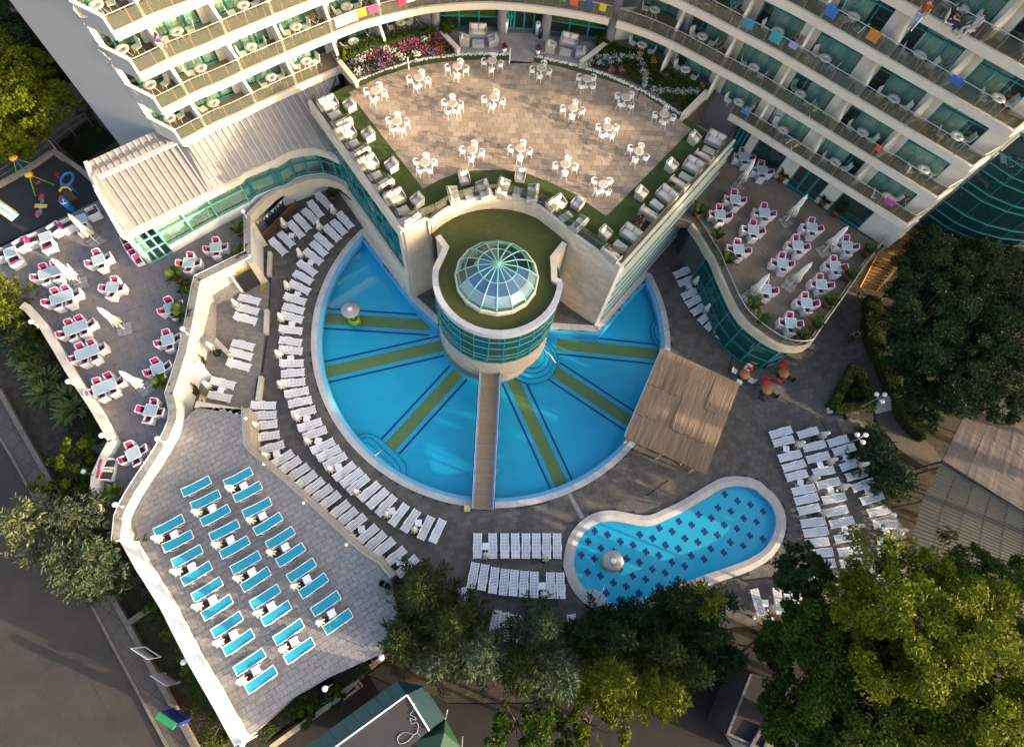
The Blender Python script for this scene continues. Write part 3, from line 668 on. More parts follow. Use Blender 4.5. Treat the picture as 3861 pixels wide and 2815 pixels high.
# roof: turf sheet (circle and neck), rim of cap slabs
neck = [T('11', *q, 7.9) for q in ((1565, 715), (1600, 640), (1635, 570), (1655, 518), (1585, 425))]; neckr = [T('12', *q, 7.9) for q in ((485, 822), (430, 790), (428, 700), (420, 610), (520, 485))]
a0 = math.atan2(neck[0].y-TC[1], neck[0].x-TC[0]); a1 = math.atan2(neckr[0].y-TC[1], neckr[0].x-TC[0])
circ = arc((0, 0), 4.1, a0, a1+2*math.pi if a1 < a0-math.pi or a1 < 0 else a1+2*math.pi, 40) if a0 > 0 else arc((0, 0), 4.1, a0+2*math.pi, a1+2*math.pi, 40)
def rel(p): return (p[0]-TC[0], p[1]-TC[1])
roofpoly = [rel(p) for p in neck[::-1]]+circ+[rel(p) for p in neckr]
top_arc = [rel(p) for p in arc(TC, 5.72, math.atan2(neckr[-1].y-TC[1], neckr[-1].x-TC[0]), math.atan2(neck[-1].y-TC[1], neck[-1].x-TC[0]), 16)]
roofpoly += top_arc
MB().prism(roofpoly, TR-.3, TR).build('roof_turf', mat('roof_turf', (0.060, 0.072, 0.014), .95, .22, 3.0, .5, 60), tw)
for side in (neck, neckr):
    pth = [rel(p) for p in side]; MB().wall(pth, 0.3, TR+.32, .30).build('neck_wall', LIMES, tw); MB().wall(pth, TR+.32, TR+.38, .42).build('neck_cap', LIMEW, tw)
rs = MB(); ncap = 22; span = circ and (math.atan2(circ[-1][1], circ[-1][0]) % (2*math.pi) - math.atan2(circ[0][1], circ[0][0])) % (2*math.pi); st0 = math.atan2(circ[0][1], circ[0][0])
capm = MB(); aa = span/ncap*.985
for s in (-.5, .5):
    for r, z in ((3.97, 7.35), (3.97, 7.9), (4.36, 7.9), (4.36, 7.35)): capm.add([(r*math.cos(s*aa), r*math.sin(s*aa), z)], [])
capm.add([], []); capm.f = [(0, 1, 5, 4), (1, 2, 6, 5), (2, 3, 7, 6), (3, 0, 4, 7), (0, 3, 2, 1), (4, 5, 6, 7)]; capm.mi = [0]*6; capm.sm = [False]*6
cpm = capm.mesh('cap_slab', mat('pale_blue_grey_slab', (.40, .40, .43), .6, .06, 3, rand=.05))
for k in range(ncap): O('cap_slab', cpm, tw, (0, 0, 0), st0+(k+.5)*span/ncap)
# dome
dm = thing('glass_dome', 'faceted glass dome with teal ribs on the round turf roof', 'dome', (*T('11', 2125, 800, TR)[:2], TR))
dc = T('11', 2118, 800, TR); dm.location = (1.22, 20.35, TR)
prof = [(2.72, 0.42), (2.58, 0.68), (2.10, 1.22), (1.30, 1.66), (0.12, 1.92)]
ND = 16
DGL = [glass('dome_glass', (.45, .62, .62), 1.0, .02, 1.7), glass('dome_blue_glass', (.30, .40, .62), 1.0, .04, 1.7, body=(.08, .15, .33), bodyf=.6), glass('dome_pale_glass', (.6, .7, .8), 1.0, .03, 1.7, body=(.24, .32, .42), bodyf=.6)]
MB().lathe([(2.55, 0), (2.82, 0), (2.82, .40), (2.72, .44), (2.50, .44)], ND, sm=False).build('curb_ring', LIMEW, dm)
for i in range(len(prof)-1):
    for k in range(ND):
        t0, t1 = 2*math.pi*k/ND, 2*math.pi*(k+1)/ND; tm = math.degrees((t0+t1)/2)
        b = MB().add([(r*math.cos(t), r*math.sin(t), z) for r, z, t in ((prof[i][0], prof[i][1], t0), (prof[i][0], prof[i][1], t1), (prof[i+1][0], prof[i+1][1], t1), (prof[i+1][0], prof[i+1][1], t0))], [(0, 1, 2, 3)])
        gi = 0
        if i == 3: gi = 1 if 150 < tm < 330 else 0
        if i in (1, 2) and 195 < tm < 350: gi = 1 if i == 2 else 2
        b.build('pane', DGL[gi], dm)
GRN = mat('mint_rib', (.16, .46, .38), .4)
for k in range(ND):
    t = 2*math.pi*k/ND; MB().tube([(r*math.cos(t), r*math.sin(t), z+.01) for r, z in prof], .045, 5).build('rib', GRN, dm)
for i in range(1, 4):
    MB().tube([(prof[i][0]*math.cos(2*math.pi*k/ND), prof[i][0]*math.sin(2*math.pi*k/ND), prof[i][1]+.01) for k in range(ND+1)], .035, 5).build('ring', GRN, dm)
MB().lathe([(.2, 1.86), (.2, 1.97), (.001, 2.0)], 12).build('finial', GRN, dm)
MB().lathe([(.001, .02), (2.5, .02)], 24, sm=False).build('room_floor', mat('dome_room_floor', (.10, .10, .10), .6), dm)

# ================================================================ HOTEL WINGS
EDGE = [(-20.72, 29.76), (-20.1, 30.28), (-19.4, 30.9), (-18.62, 31.55), (-17.28, 32.5), (-15.7, 33.75), (-13.9, 35.1), (-12.6, 36.05), (-10.63, 37.45), (-8.9, 38.6), (-7.4, 39.35), (-5.66, 40.1), (-4.0, 40.7), (-1.0, 41.25), (1.4, 41.4), (4.43, 41.2), (6.8, 40.85), (9.2, 40.3), (11.35, 39.5), (12.9, 38.72), (14.5, 37.75), (17.0, 36.0), (19.3, 34.4), (20.5, 33.45), (25.5, 29.35), (30.4, 25.3)]
EDS = spline(EDGE, 4)
WINL = [((-23.0, 31.42), (-21.0, 32.45)), ((-20.2, 32.75), (-17.9, 34.35)), ((-17.0, 35.05), (-14.9, 36.55)), ((-14.4, 37.2), (-11.9, 38.8)), ((-11.1, 39.5), (-8.9, 41.0)), ((-8.0, 41.85), (-5.5, 43.2))]
WINR = [((11.7, 42.1), (14.35, 40.75)), ((15.0, 39.6), (17.65, 38.2)), ((18.35, 36.85), (20.75, 35.0)), ((21.6, 34.2), (24.0, 32.35)), ((24.9, 31.4), (27.5, 29.5)), ((28.15, 28.6), (30.6, 26.8))]
FAC = [p for w_ in WINL for p in w_]+[(-3.7, 43.6), (1.4, 43.9), (4.9, 43.7), (9.8, 43.2)]+[p for w_ in WINR for p in w_]+[(31.6, 26.0)]
FL_L, FL_R = 2.76, 2.98
def lev(k, x):
    """floor level k at plan x: the two wings differ by a little"""
    t = min(1, max(0, (x+6)/18)); return MT-0.05+k*(FL_L*(1-t)+FL_R*t)
h = thing('hotel_building', 'curved cream hotel with rows of glass fronted balconies and teal windows', 'building')
BFLOOR = mat('balcony_floor_tile', (.22, .155, .10), .8, .12, 3, rand=.05)
FASC = mat('balcony_fascia_stone', (.62, .54, .44), .8, .08, 2.0, .08, 20, rand=.04)
# (level, first edge index range): which stretch of the curve carries a balcony slab at each level
iL = [i for i, p in enumerate(EDS) if p[0] < -4.2]; iR = [i for i, p in enumerate(EDS) if p[0] > 9.3]
def nearest_edge(p): return min(EDS, key=lambda q: math.dist(p, q))
edge_at = {}
def slab(k, pts, facpts):
    for i in range(0, len(pts)-1, 4):
        q = pts[i:i+5]
        if len(q) < 2: continue
        z0 = [lev(k, p[0]) for p in q]
        n = len(q); ins = []
        for p in q:                                                      # inner edge lies a little behind the facade line
            d = min(((math.dist(p, f), f) for f in resample(facpts, .5)), key=lambda t: t[0])[1]; v = (d[0]-p[0], d[1]-p[1]); l = math.hypot(*v) or 1; ins.append((d[0]+v[0]/l*.25, d[1]+v[1]/l*.25))
        vs = [(p[0], p[1], z) for p, z in zip(q, z0)]+[(p[0], p[1], z) for p, z in zip(ins, z0)]+[(p[0], p[1], z-.32) for p, z in zip(q, z0)]+[(p[0], p[1], z-.32) for p, z in zip(ins, z0)]
        fs = []
        for j in range(n-1): fs += [(j, j+1, n+j+1, n+j), (2*n+j, 3*n+j, 3*n+j+1, 2*n+j+1), (j, 2*n+j, 2*n+j+1, j+1)]
        mi = [0, 1, 1]*(n-1); b = MB().add(vs, fs); b.mi = mi; b.build('balcony_floor', [BFLOOR, CREAM], h)
        f = MB().wall(offset(q, -.02), [z-.40 for z in z0], [z+.10 for z in z0], .2); f.build('fascia', FASC, h)
def railing(k, pts, closed_end=None):
    rs_ = resample(offset(pts, .05), 1.25)
    for a, b in zip(rs_[:-1], rs_[1:]):
        za, zb = lev(k, a[0]), lev(k, b[0]); d = math.dist(a, b); f = .035/d
        MB().bar((a[0]+(b[0]-a[0])*f, a[1]+(b[1]-a[1])*f, za+.53), (b[0]-(b[0]-a[0])*f, b[1]-(b[1]-a[1])*f, zb+.53), .014, .74).build('railing_pane', BALG, h)
    for p in rs_: MB().bar((p[0], p[1], lev(k, p[0])+.1), (p[0], p[1], lev(k, p[0])+1.0), .045, .045).build('railing_post', mat('bronze_post', (.22, .15, .10), .45), h)
    MB().tube([(p[0], p[1], lev(k, p[0])+1.02) for p in offset(pts, .05)], .03, 6).build('handrail', STEEL, h)
SHUT = mat('curtain_fabric', (.66, .68, .58), .9, trans=.3, rand=.15)
win_meshes = {}
def curtain(L, hh, f0, f1):
    b = MB(); n = max(6, int(L*(f1-f0)*14)); vs = []
    for i in range(n+1):
        x = L*f0+L*(f1-f0)*i/n; y = .05*math.sin(i*1.9)+.02*math.sin(i*.7); vs += [(x, y, 0.02), (x, y*.7, hh-.06)]
    b.add(vs, [(2*i, 2*i+2, 2*i+3, 2*i+1) for i in range(n)], 0, True); return b
rngw = random.Random(3)
def window(k, a, b, opened):
    """teal window of one room: frame, glazing bars, panes, sheer curtain; a is left, b right seen from outside"""
    z = lev(k, (a[0]+b[0])/2)+.06; L = math.dist(a, b); H_ = 2.15; ang = math.atan2(b[1]-a[1], b[0]-a[0])
    fr = MB(); fw = .075
    xs = [0, L*.30, L*.70, L]; zt = H_*.70
    for x in (0, L): fr.box(x, 0, H_/2, fw, .09, H_)
    for zz in (0, H_): fr.box(L/2, 0, zz, L, .09, fw)
    o = fr.build('window_frame', TEAL, h, (a[0], a[1], z), ang)
    for x in xs[1:3]: MB().box(0, 0, H_/2, fw*.9, .10, H_-.05).build('mullion', TEAL, o, (x, -.005, 0))
    MB().box(0, 0, 0, L-.08, .10, fw*.9).build('transom', TEAL, o, (L/2, -.008, zt))
    for i in range(3):
        for u, v in ((0, zt), (zt, H_)):
            if opened == i and u == 0: continue
            MB().box(0, 0, 0, xs[i+1]-xs[i]-.04, .02, v-u-.04).build('pane', WING, o, ((xs[i]+xs[i+1])/2, .0, (u+v)/2))
    f0, f1 = [(0.02, .98), (.02, .62), (.4, .98), (.25, .98), (.02, .98)][rngw.randrange(5)]
    curtain(L, H_, f0, f1).build('curtain', SHUT, o, (0, .16, 0))
def wing(levels, WN, epts, endwin):
    fac = [p for w_ in WN for p in w_]
    for k in levels:
        for bi, (a, b) in enumerate(WN):
            x = (a[0]+b[0])/2; z = lev(k, x); zt = lev(k+1, x)-.32
            window(k, a, b, 0 if (bi+k*2) % 7 == 3 else -1)
            d = math.dist(a, b); nx, ny = -(b[1]-a[1])/d, (b[0]-a[0])/d
            MB().bar((a[0]+nx*.05, a[1]+ny*.05, (z+2.22+zt)/2), (b[0]+nx*.05, b[1]+ny*.05, (z+2.22+zt)/2), .25, zt-z-2.22).build('lintel', CREAM, h)
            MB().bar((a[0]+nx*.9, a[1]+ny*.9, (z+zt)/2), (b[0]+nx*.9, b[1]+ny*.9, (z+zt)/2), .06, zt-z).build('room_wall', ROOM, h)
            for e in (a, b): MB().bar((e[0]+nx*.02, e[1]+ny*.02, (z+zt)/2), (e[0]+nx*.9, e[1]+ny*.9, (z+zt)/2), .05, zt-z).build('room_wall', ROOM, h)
            if bi < len(WN)-1:
                c = WN[bi+1][0]; zb = lev(k, c[0])
                MB().wall([(b[0]+nx*.04, b[1]+ny*.04), (c[0]+nx*.04, c[1]+ny*.04)], [z, zb], [zt, lev(k+1, c[0])-.32], .26).build('pier', CREAM, h)
                m_ = ((b[0]+c[0])/2, (b[1]+c[1])/2); e = nearest_edge(m_); v = (e[0]-m_[0], e[1]-m_[1]); l = math.hypot(*v)
                if l > .7:
                    q = (m_[0]+v[0]/l*(l-.16), m_[1]+v[1]/l*(l-.16)); zz = lev(k, m_[0])
                    MB().wall([m_, lerp(m_, q, .62)], zz, lev(k+1, m_[0])-.32, .22).build('partition_wall', WHITE if m_[0] < 0 else CREAM, h)
                    MB().wall([lerp(m_, q, .62), q], zz, [zz+1.75, zz+1.0], .18).build('partition_fin', WHITE if m_[0] < 0 else CREAM, h)
eL = [EDS[i] for i in iL]; eR = [EDS[i] for i in iR]; eC = [p for p in EDS if -4.6 < p[0] < 9.7]
facL = [p for w_ in WINL for p in w_]; facR = [p for w_ in WINR for p in w_]+[(31.6, 26.0)]
for k in range(0, 4): slab(k, eL, facL); railing(k, [p for p in eL if k > 0 or p[0] < -12.0])
slab(4, eL, facL)
for k in range(0, 6):
    slab(k, [p for p in eR if k > 0 or p[0] > 18.4], facR)
    if k < 6: railing(k, [p for p in eR if k > 0 or p[0] > 18.6])
slab(6, eR, facR)
wing(range(0, 4), WINL, eL, 0); wing(range(0, 6), WINR, eR, 1)
# central stretch: one slab above the entrance, columns, teal glazing
slab(1, eC, [(-5.5, 43.2), (-3.7, 43.6), (1.4, 43.9), (4.9, 43.7), (9.8, 43.2), (11.7, 42.1)]); railing(1, eC)
for px in (('01', 1570, 250), ('01', 2130, 272), ('02', 350, 310), ('02', 890, 372)):
    p = T(*px, MT); MB().lathe([(.36, MT), (.36, 14)], 18).build('column', mat('grey_column', (.20, .19, .20), .6, .1, 4), h, (p.x, p.y, 0))
cg = [T('01', 1600, 262, MT), T('01', 2100, 276, MT), T('01', 2180, 278, MT), T('02', 85, 278, MT), T('02', 250, 288, MT), T('02', 390, 305, MT), T('02', 870, 378, MT)]
for i, (a, b) in enumerate(zip(cg[:-1], cg[1:])):
    a2, b2 = (a.x, a.y+.55), (b.x, b.y+.55)
    if i in (1, 4): continue
    n_ = 3 if i in (0, 5) else 2
    glazed(h, a2, b2, MT+.02, MT+2.55, n_, (MT+.95,) if i != 3 else (), -1, WING, TEAL, .085)
    MB().bar((a2[0], a2[1]+1.6, MT+1.3), (b2[0], b2[1]+1.6, MT+1.3), .1, 2.6).build('lobby_wall', ROOM, h)
    MB().bar((a2[0], a2[1]+.8, MT+.012), (b2[0], b2[1]+.8, MT+.012), 1.5, .02).build('lobby_floor', mat('lobby_floor', (.12, .085, .06), .5), h)
    if i in (0, 5): MB().bar((a2[0]+.3, a2[1]+1.2, MT+.45), (b2[0]-.3, b2[1]+1.2, MT+.45), .5, .8).build('lobby_bench', mat('olive_fabric', (.26, .29, .05), .9), h)
a, b = cg[2], cg[3]
for t0, t1 in ((.08, .48), (.52, .92)):
    p = lerp(a, b, t0); q = lerp(a, b, t1); d = MB()
    d.bar((p[0], p[1]+.5, MT+.06), (q[0], q[1]+.5, MT+.06), .1, .1); d.bar((p[0], p[1]+.5, MT+2.1), (q[0], q[1]+.5, MT+2.1), .1, .1); d.bar((p[0], p[1]+.5, MT+1.05), (q[0], q[1]+.5, MT+1.05), .1, .08)
    d.bar((*p[:1], p[1]+.5, MT), (p[0], p[1]+.5, MT+2.1), .1, .1); d.bar((q[0], q[1]+.5, MT), (q[0], q[1]+.5, MT+2.1), .1, .1); d.build('door_frame', TEAL, h)
MB().wall([(-6, 44.6), (1.4, 45.3), (12, 44.5)], MT, 16, .3).build('back_wall', ROOM, h)
for q in ([(-5.5, 43.25), (-4.1, 42.2)], [(9.95, 41.9), (11.7, 42.2)]): MB().wall(q, MT, lev(1, q[0][0])-.32, .25).build('end_pier', CREAM, h)
# end wall of the left wing, its bulk, slanted side parapets
e0, e1 = (-23.0, 31.30), (-28.3, 33.75)
bulk = [(-23.0, 31.65), (-28.3, 34.0), (-26, 52), (20, 56), (44, 40), (32.5, 26.6), (27.5, 31), (20.5, 36.8), (11.7, 43.6), (1.4, 46), (-5.5, 45)]+[(p[0]-.5, p[1]+.85) for p in facL[::-1][1:]]
MB().prism(bulk, -.7, 26).build('main_volume', mat('hotel_volume', (.50, .46, .40), .9), h)
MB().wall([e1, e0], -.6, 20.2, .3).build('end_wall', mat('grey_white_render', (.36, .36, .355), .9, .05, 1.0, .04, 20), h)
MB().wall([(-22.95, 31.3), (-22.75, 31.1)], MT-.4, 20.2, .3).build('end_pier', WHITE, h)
for k in range(0, 4):
    z = lev(k, -22); ed = EDS[0]
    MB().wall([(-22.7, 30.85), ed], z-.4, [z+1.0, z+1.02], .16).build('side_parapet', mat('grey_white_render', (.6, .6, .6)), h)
    MB().wall([(-22.7, 30.85), ed], [z+1.0, z+1.02], [z+1.06, z+1.08], .24).build('parapet_cap', WHITE, h)
    MB().prism([(-22.85, 31.0), ed, (-20.0, 30.6), (-21, 32.4), (-23, 31.4)], z-.32, z+.002).build('balcony_floor', [BFLOOR], h)
for k in range(0, 6):
    z = lev(k, 31); MB().wall([(30.45, 25.32), (31.7, 26.1)], z-.4, z+.1, .2).build('fascia', FASC, h)
    MB().bar((30.5, 25.36, z+.55), (31.6, 26.05, z+.55), .014, .74).build('railing_pane', BALG, h); MB().tube([(30.45, 25.35, z+1.02), (31.65, 26.1, z+1.02)], .03, 6).build('handrail', STEEL, h)
    MB().prism([(30.4, 25.35), (31.65, 26.1), (30.9, 27.2), (30, 26.5), (29.5, 26.1)], z-.32, z-.004).build('balcony_floor', BFLOOR, h)
    MB().wall([(30.6, 26.8), (31.7, 26.15)], z, z+2.66, .26).build('pier', CREAM, h)
# ground floor of the right wing behind the dining terrace
gw = [(20.0, 35.2), (21.7, 33.95), (24.6, 31.6), (27.6, 29.3), (30.7, 26.75), (31.8, 25.95)]
for i, (a, b) in enumerate(zip(gw[:-1], gw[1:])):
    if i == 4: MB().wall([a, b], RT, MT-.4, .3).build('pier', CREAM, h); continue
    p, q = lerp(a, b, .0 if i else .2), lerp(a, b, .68)
    glazed(h, p, q, RT+.03, MT-.75, 1 if i in (1, 3) else 3, (), -1, WING, TEAL, .12)
    MB().wall([q, b], RT, MT-.4, .3).build('pier', CREAM, h)
MB().wall(offset(gw, .9), RT, MT-.4, .1).build('room_wall', ROOM, h)
# ================================================================ RESTAURANT WITH THE RIBBED WHITE ROOF
rt = thing('restaurant', 'low restaurant with ribbed white metal roof and teal glass front', 'building')
RZ = 6.0
eave = xy(TL('10', RZ-.1, (1055, 437), (1400, 270), (1750, 95), (2035, -45)))+xy(TL('A', RZ-.1, (0, 342), (170, 250), (380, 165), (436, 158), (442, 128), (550, 85), (668, 58), (800, 45), (920, 82), (1012, 132)))
# the eave of the photograph repeats (tile 10 ends where crop A starts): drop doubles
ev = [eave[0]]
for p in eave[1:]:
    if p[0] > ev[-1][0]+.15: ev.append(p)
eave = ev
back = [p for p in EDS if p[0] < -10.8]
fd = math.atan2(eave[3][1]-eave[0][1], eave[3][0]-eave[0][0]); cf, sf = math.cos(fd), math.sin(fd); o_ = eave[0]
def l2(p): return ((p[0]-o_[0])*cf+(p[1]-o_[1])*sf, -(p[0]-o_[0])*sf+(p[1]-o_[1])*cf)
def w2(p): return (p[0]*cf-p[1]*sf+o_[0], p[0]*sf+p[1]*cf+o_[1])
yb = sum(l2(p)[1] for p in back)/len(back); RS = (MT-.55-RZ)/yb                      # the roof climbs to the foot of the balconies
def rz_(p): return RZ+min(MT-.5-RZ, max(0, l2(p)[1])*RS)
def slopept(rc, u, v):
    z = RZ
    for _ in range(6): q = T(rc, u, v, z); z = rz_(q)
    return (q.x, q.y)
lft = slopept('00', 735, 1385)
roof = eave+[lerp(ML0, CL, .40), lerp(ML0, CL, 0.0)]+[(p[0]+.1, p[1]+.25) for p in back[::-1]]+[(-21.6, 31.0), slopept('00', 1320, 1118), lft]
RM = mat('ribbed_roof_sheet', (.21, .195, .185), .5, .18, 1.6, .05, 8, rand=.06)
RIBM = mat('roof_rib', (.33, .305, .285), .5, .12, 4)
rl = [l2(p) for p in roof]
if sum(rl[i-1][0]*rl[i][1]-rl[i][0]*rl[i-1][1] for i in range(len(rl))) < 0: rl = rl[::-1]
x = min(p[0] for p in rl); xe = max(p[0] for p in rl); pw_ = .46
while x < xe:
    q = clip(rl, [(x, -30), (x+pw_, -30), (x+pw_, 60), (x, 60)])
    if len(q) > 2:
        qq = [w2(p) for p in q]; n = len(qq); b = MB(); top = [(p[0], p[1], rz_(p)) for p in qq]
        b.flat([top], None); b.add(top+[(p[0], p[1], p[2]-.3) for p in top], [(i, i+n, (i+1) % n+n, (i+1) % n) for i in range(n)])
        ys = [p[1] for p in q if p[0] > x+pw_*.4]
        if ys and max(ys)-min(ys) > .3:
            a_, c_ = w2((x+pw_*.9, min(ys)+.1)), w2((x+pw_*.9, max(ys)-.05)); b.bar((*a_, rz_(a_)+.035), (*c_, rz_(c_)+.035), .09, .08, 1)
        b.build('roof_panel', [RM, RIBM], rt)
    x += pw_
MB().wall(offset(eave, .02), RZ-.4, RZ+.10, .30).build('eave_trim', LIMEW, rt)
le = [lft, lerp(lft, eave[0], .5), eave[0]]; MB().wall(le, [rz_(p)-.4 for p in le], [rz_(p)+.12 for p in le], .26).build('eave_trim', mat('grey_eave', (.40, .39, .40), .6), rt)
ga, gb = slopept('00', 850, 1520), slopept('00', 1510, 1222)
MB().bar((*ga, rz_(ga)+.08), (*gb, rz_(gb)+.08), .34, .12).build('roof_gutter', mat('gutter_metal', (.48, .46, .43), .5), rt)
MB().wall([(p[0]+.06, p[1]+.2) for p in back], MT-1.4, MT-.4, .2).build('upper_wall', WHITE, rt)
c0 = T('10', 1285, 655, LT); c1 = T('10', 1475, 557, LT)
fe = offset(eave, .22); fe = [(c0.x, c0.y)]+[p for p in fe[1:]]
MINT = mat('pale_teal_frame', (.16, .45, .40), .4)
glazed(rt, (c0.x, c0.y), (c1.x, c1.y), LT+.02, RZ-.3, 3, (LT+1.25, LT+2.3), -1, WING, MINT, .09)
fs0 = lerp((c1.x, c1.y), fe[4], 0)
strp = [(c1.x, c1.y)]+[p for p in fe if p[0] > c1.x+1.0]
sp1 = resample(strp[:5], 1.9) if len(strp) > 5 else strp
GZ = 3.35
for i, (a, b) in enumerate(zip(strp[:-1], strp[1:])):
    n_ = max(1, round(math.dist(a, b)/1.75))
    glazed(rt, a, b, GZ, RZ-.3, n_, (4.75,), -1, WING, MINT if a[0] < -19.5 else TEAL, .10)
    MB().wall([a, b], LT-.4, GZ, .3).build('base_wall', WHITE, rt)
    d = math.dist(a, b); nx, ny = -(b[1]-a[1])/d, (b[0]-a[0])/d
    if a[0] < -15.2: curtain(d, RZ-.4-GZ, .02, .98).build('curtain', CURT, rt, (a[0]+nx*.22, a[1]+ny*.22, GZ), math.atan2(b[1]-a[1], b[0]-a[0]))
inn = [(p[0]-sf*2.2, p[1]+cf*2.2) for p in strp]
MB().wall(inn, LT-.4, RZ-.4, .2).build('room_wall', ROOM, rt)
MB().flat([[(c0.x, c0.y)]+strp+inn[::-1]], LT+.01).build('room_floor', mat('restaurant_floor', (.12, .11, .09), .6), rt)
lw_ = [(c0.x, c0.y), (lft[0]+.3, lft[1]-.2)]
MB().wall(lw_, -.7, [RZ-.3, rz_(lft)-.3], .3).build('side_wall', WHITE, rt)
MB().prism([(lft[0]+.3, lft[1]), (-22.5, 31), (-14, 34), (-13, 33), (-20, 29)], -.7, RZ-.5).build('rear_volume', WHITE, rt)
# stone band round the curved end above the loungers, club opening below
band = xy(TL('A', 3.3, (192, 622), (350, 460), (478, 376), (528, 368), (560, 352), (620, 325), (690, 300), (760, 284), (860, 276), (920, 284), (970, 300), (1030, 328), (1085, 362)))
MB().wall(band, 2.45, 3.34, .36).build('stone_band', LIMES, rt)
MB().flat([band+[lerp(ML0, CL, .42), strp[-3], strp[-6]]+[(-17.5, 27.5), (-17, 25.5)]], 2.6).build('soffit_slab', LIMEW, rt)
MB().flat([band+[lerp(ML0, CL, .42), strp[-3], strp[-6]]+[(-17.5, 27.5), (-17, 25.5)]], 2.45, up=False).build('soffit_slab', LIMEW, rt)
MB().wall([(p[0]-.5, p[1]+1.5) for p in band[3:]], 0, 2.5, .2).build('back_wall', WHITE, rt)
MB().wall([band[0], band[2]], 0, 2.5, .2, off=.55).build('opening', DARK, rt)  # flat dark panel, the shade of the recess put into its colour
lat = xy(TL('A', 0, (350, 855), (500, 700), (655, 545)))
lf = thing('lattice_fence', 'brown lattice fence across the dark children\'s club opening', 'fence')
LATM = mat('brown_lattice_wood', (.16, .075, .025), .7, .2, 8)
lb_, le_ = Vector((*lat[0], 0)), Vector((*lat[2], 0)); LL = (le_-lb_).length; ld = (le_-lb_)/LL
for k_ in range(int(LL/.22)+5):
    for s in (1, -1):
        x0_ = k_*.22-(.9 if s > 0 else 0); x1_ = x0_+s*.9
        u0, u1 = max(0, min(LL, x0_)), max(0, min(LL, x1_)); 
        if abs(u1-u0) < .1: continue
        z0_ = .05+abs(u0-x0_); z1_ = .95-abs(u1-x1_)
        MB().bar(lb_+ld*u0+Vector((0, 0, z0_)), lb_+ld*u1+Vector((0, 0, z1_)), .02, .035).build('slat', LATM, lf)
for z in (.05, .97): MB().bar(lb_+Vector((0, 0, z)), le_+Vector((0, 0, z)), .05, .06).build('frame_rail', LATM, lf)
FLC = [(.5, .55, .08), (.05, .3, .5), (.6, .15, .3), (.75, .75, .75), (.02, .15, .5)]
bt = thing('bunting', 'string of coloured pennants above the lattice fence at the club opening', 'bunting')
for i in range(9):
    p = lerp(band[0], band[2], .12+.09*i); n_ = Vector((ld.y, -ld.x, 0))*.22; a = Vector((*p, 2.4-.15*math.sin(i/8*3.14)))+n_
    MB().add([a-ld*.16, a+ld*.16, a+Vector((0, 0, -.38)), a-ld*.16+n_*.03, a+ld*.16+n_*.03, a+Vector((0, 0, -.38))+n_*.03], [(0, 1, 2), (5, 4, 3), (0, 3, 4, 1)]).build('pennant', mat('pennant_%s' % ['lime', 'blue', 'pink', 'white', 'navy'][i % 5], FLC[i % 5], .8), bt)
MB().tube([Vector((*band[0], 2.42))+Vector((ld.y, -ld.x, 0))*.22, Vector((*band[2], 2.42))+Vector((ld.y, -ld.x, 0))*.22], .012, 4).build('cord', PLAST, bt)
for rc, a_, lb in (('11', (125, 838), 'white stone pillar at the foot of the parapet by the yellow wet floor sign'), ('11', (118, 520), 'white stone pillar beside the lattice fence')):
    p = T(rc, *a_, 0); t = thing('pillar', lb, 'pillar', (p.x-.25, p.y+.2, 0)); MB().box(0, 0, 1.5, .5, .42, 3.0, math.radians(35)).build('shaft', LIMEW, t); MB().box(0, 0, .12, .6, .5, .24, math.radians(35)).build('plinth', LIMEW, t)
# club sign
sg = thing('club_sign', 'yellow sign reading KIDS CLUB above the dark doorway', 'sign')
s0, s1 = T('10', 2016, 748, 2.15), T('10', 2140, 690, 2.15); sd = (s1-s0).normalized(); sn = Vector((sd.y, -sd.x, 0)); ang = math.atan2(sd.y, sd.x)
off_ = sn*.0
MB().bar(s0+off_, s1+off_, .05, .34).build('board', mat('yellow_sign', (.75, .50, .04), .5), sg)
def text(name, body, size, mtx, m, parent, ext=.004):
    cu = bpy.data.curves.new(name, 'FONT'); cu.body = body; cu.size = size; cu.align_x = 'CENTER'; cu.align_y = 'CENTER'; cu.extrude = ext
    to = bpy.data.objects.new(name+'_tmp', cu); C.objects.link(to); dg = bpy.context.evaluated_depsgraph_get(); dg.update()
    me = bpy.data.meshes.new_from_object(to.evaluated_get(dg)); me.name = name; bpy.data.objects.remove(to)
    me.materials.clear(); me.materials.append(m); o = O(name, me, parent); o.matrix_local = mtx; return o
def face(c, right, up):
    n = right.cross(up); return Matrix(((right.x, up.x, n.x, c.x), (right.y, up.y, n.y, c.y), (right.z, up.z, n.z, c.z), (0, 0, 0, 1)))
BLKP = mat('black_print', (.03, .03, .03), .6)
text('lettering', 'KIDS CLUB', .24, face((s0+s1)/2+sn*.03, sd, Vector((0, 0, 1))), mat('dark_brown_print', (.12, .05, .02), .6), sg)
dp0, dp1 = T('10', 2085, 915, .13), T('10', 2240, 830, .13)
MB().bar(dp0+Vector((0.05, .1, 1.0)), dp1+Vector((0.05, .1, 1.0)), .04, 2.0).build('doorway', DARK, pw)  # black sheet, its colour stands for the unlit inside of the door
MB().wall(xy([T('10', 2000, 800, 1.8), dp0])[:0] or [(dp0.x-.06, dp0.y-.05), (dp0.x-.5, dp0.y+.75)], .1, 2.2, .2).build('door_jamb', WHITE, pw)

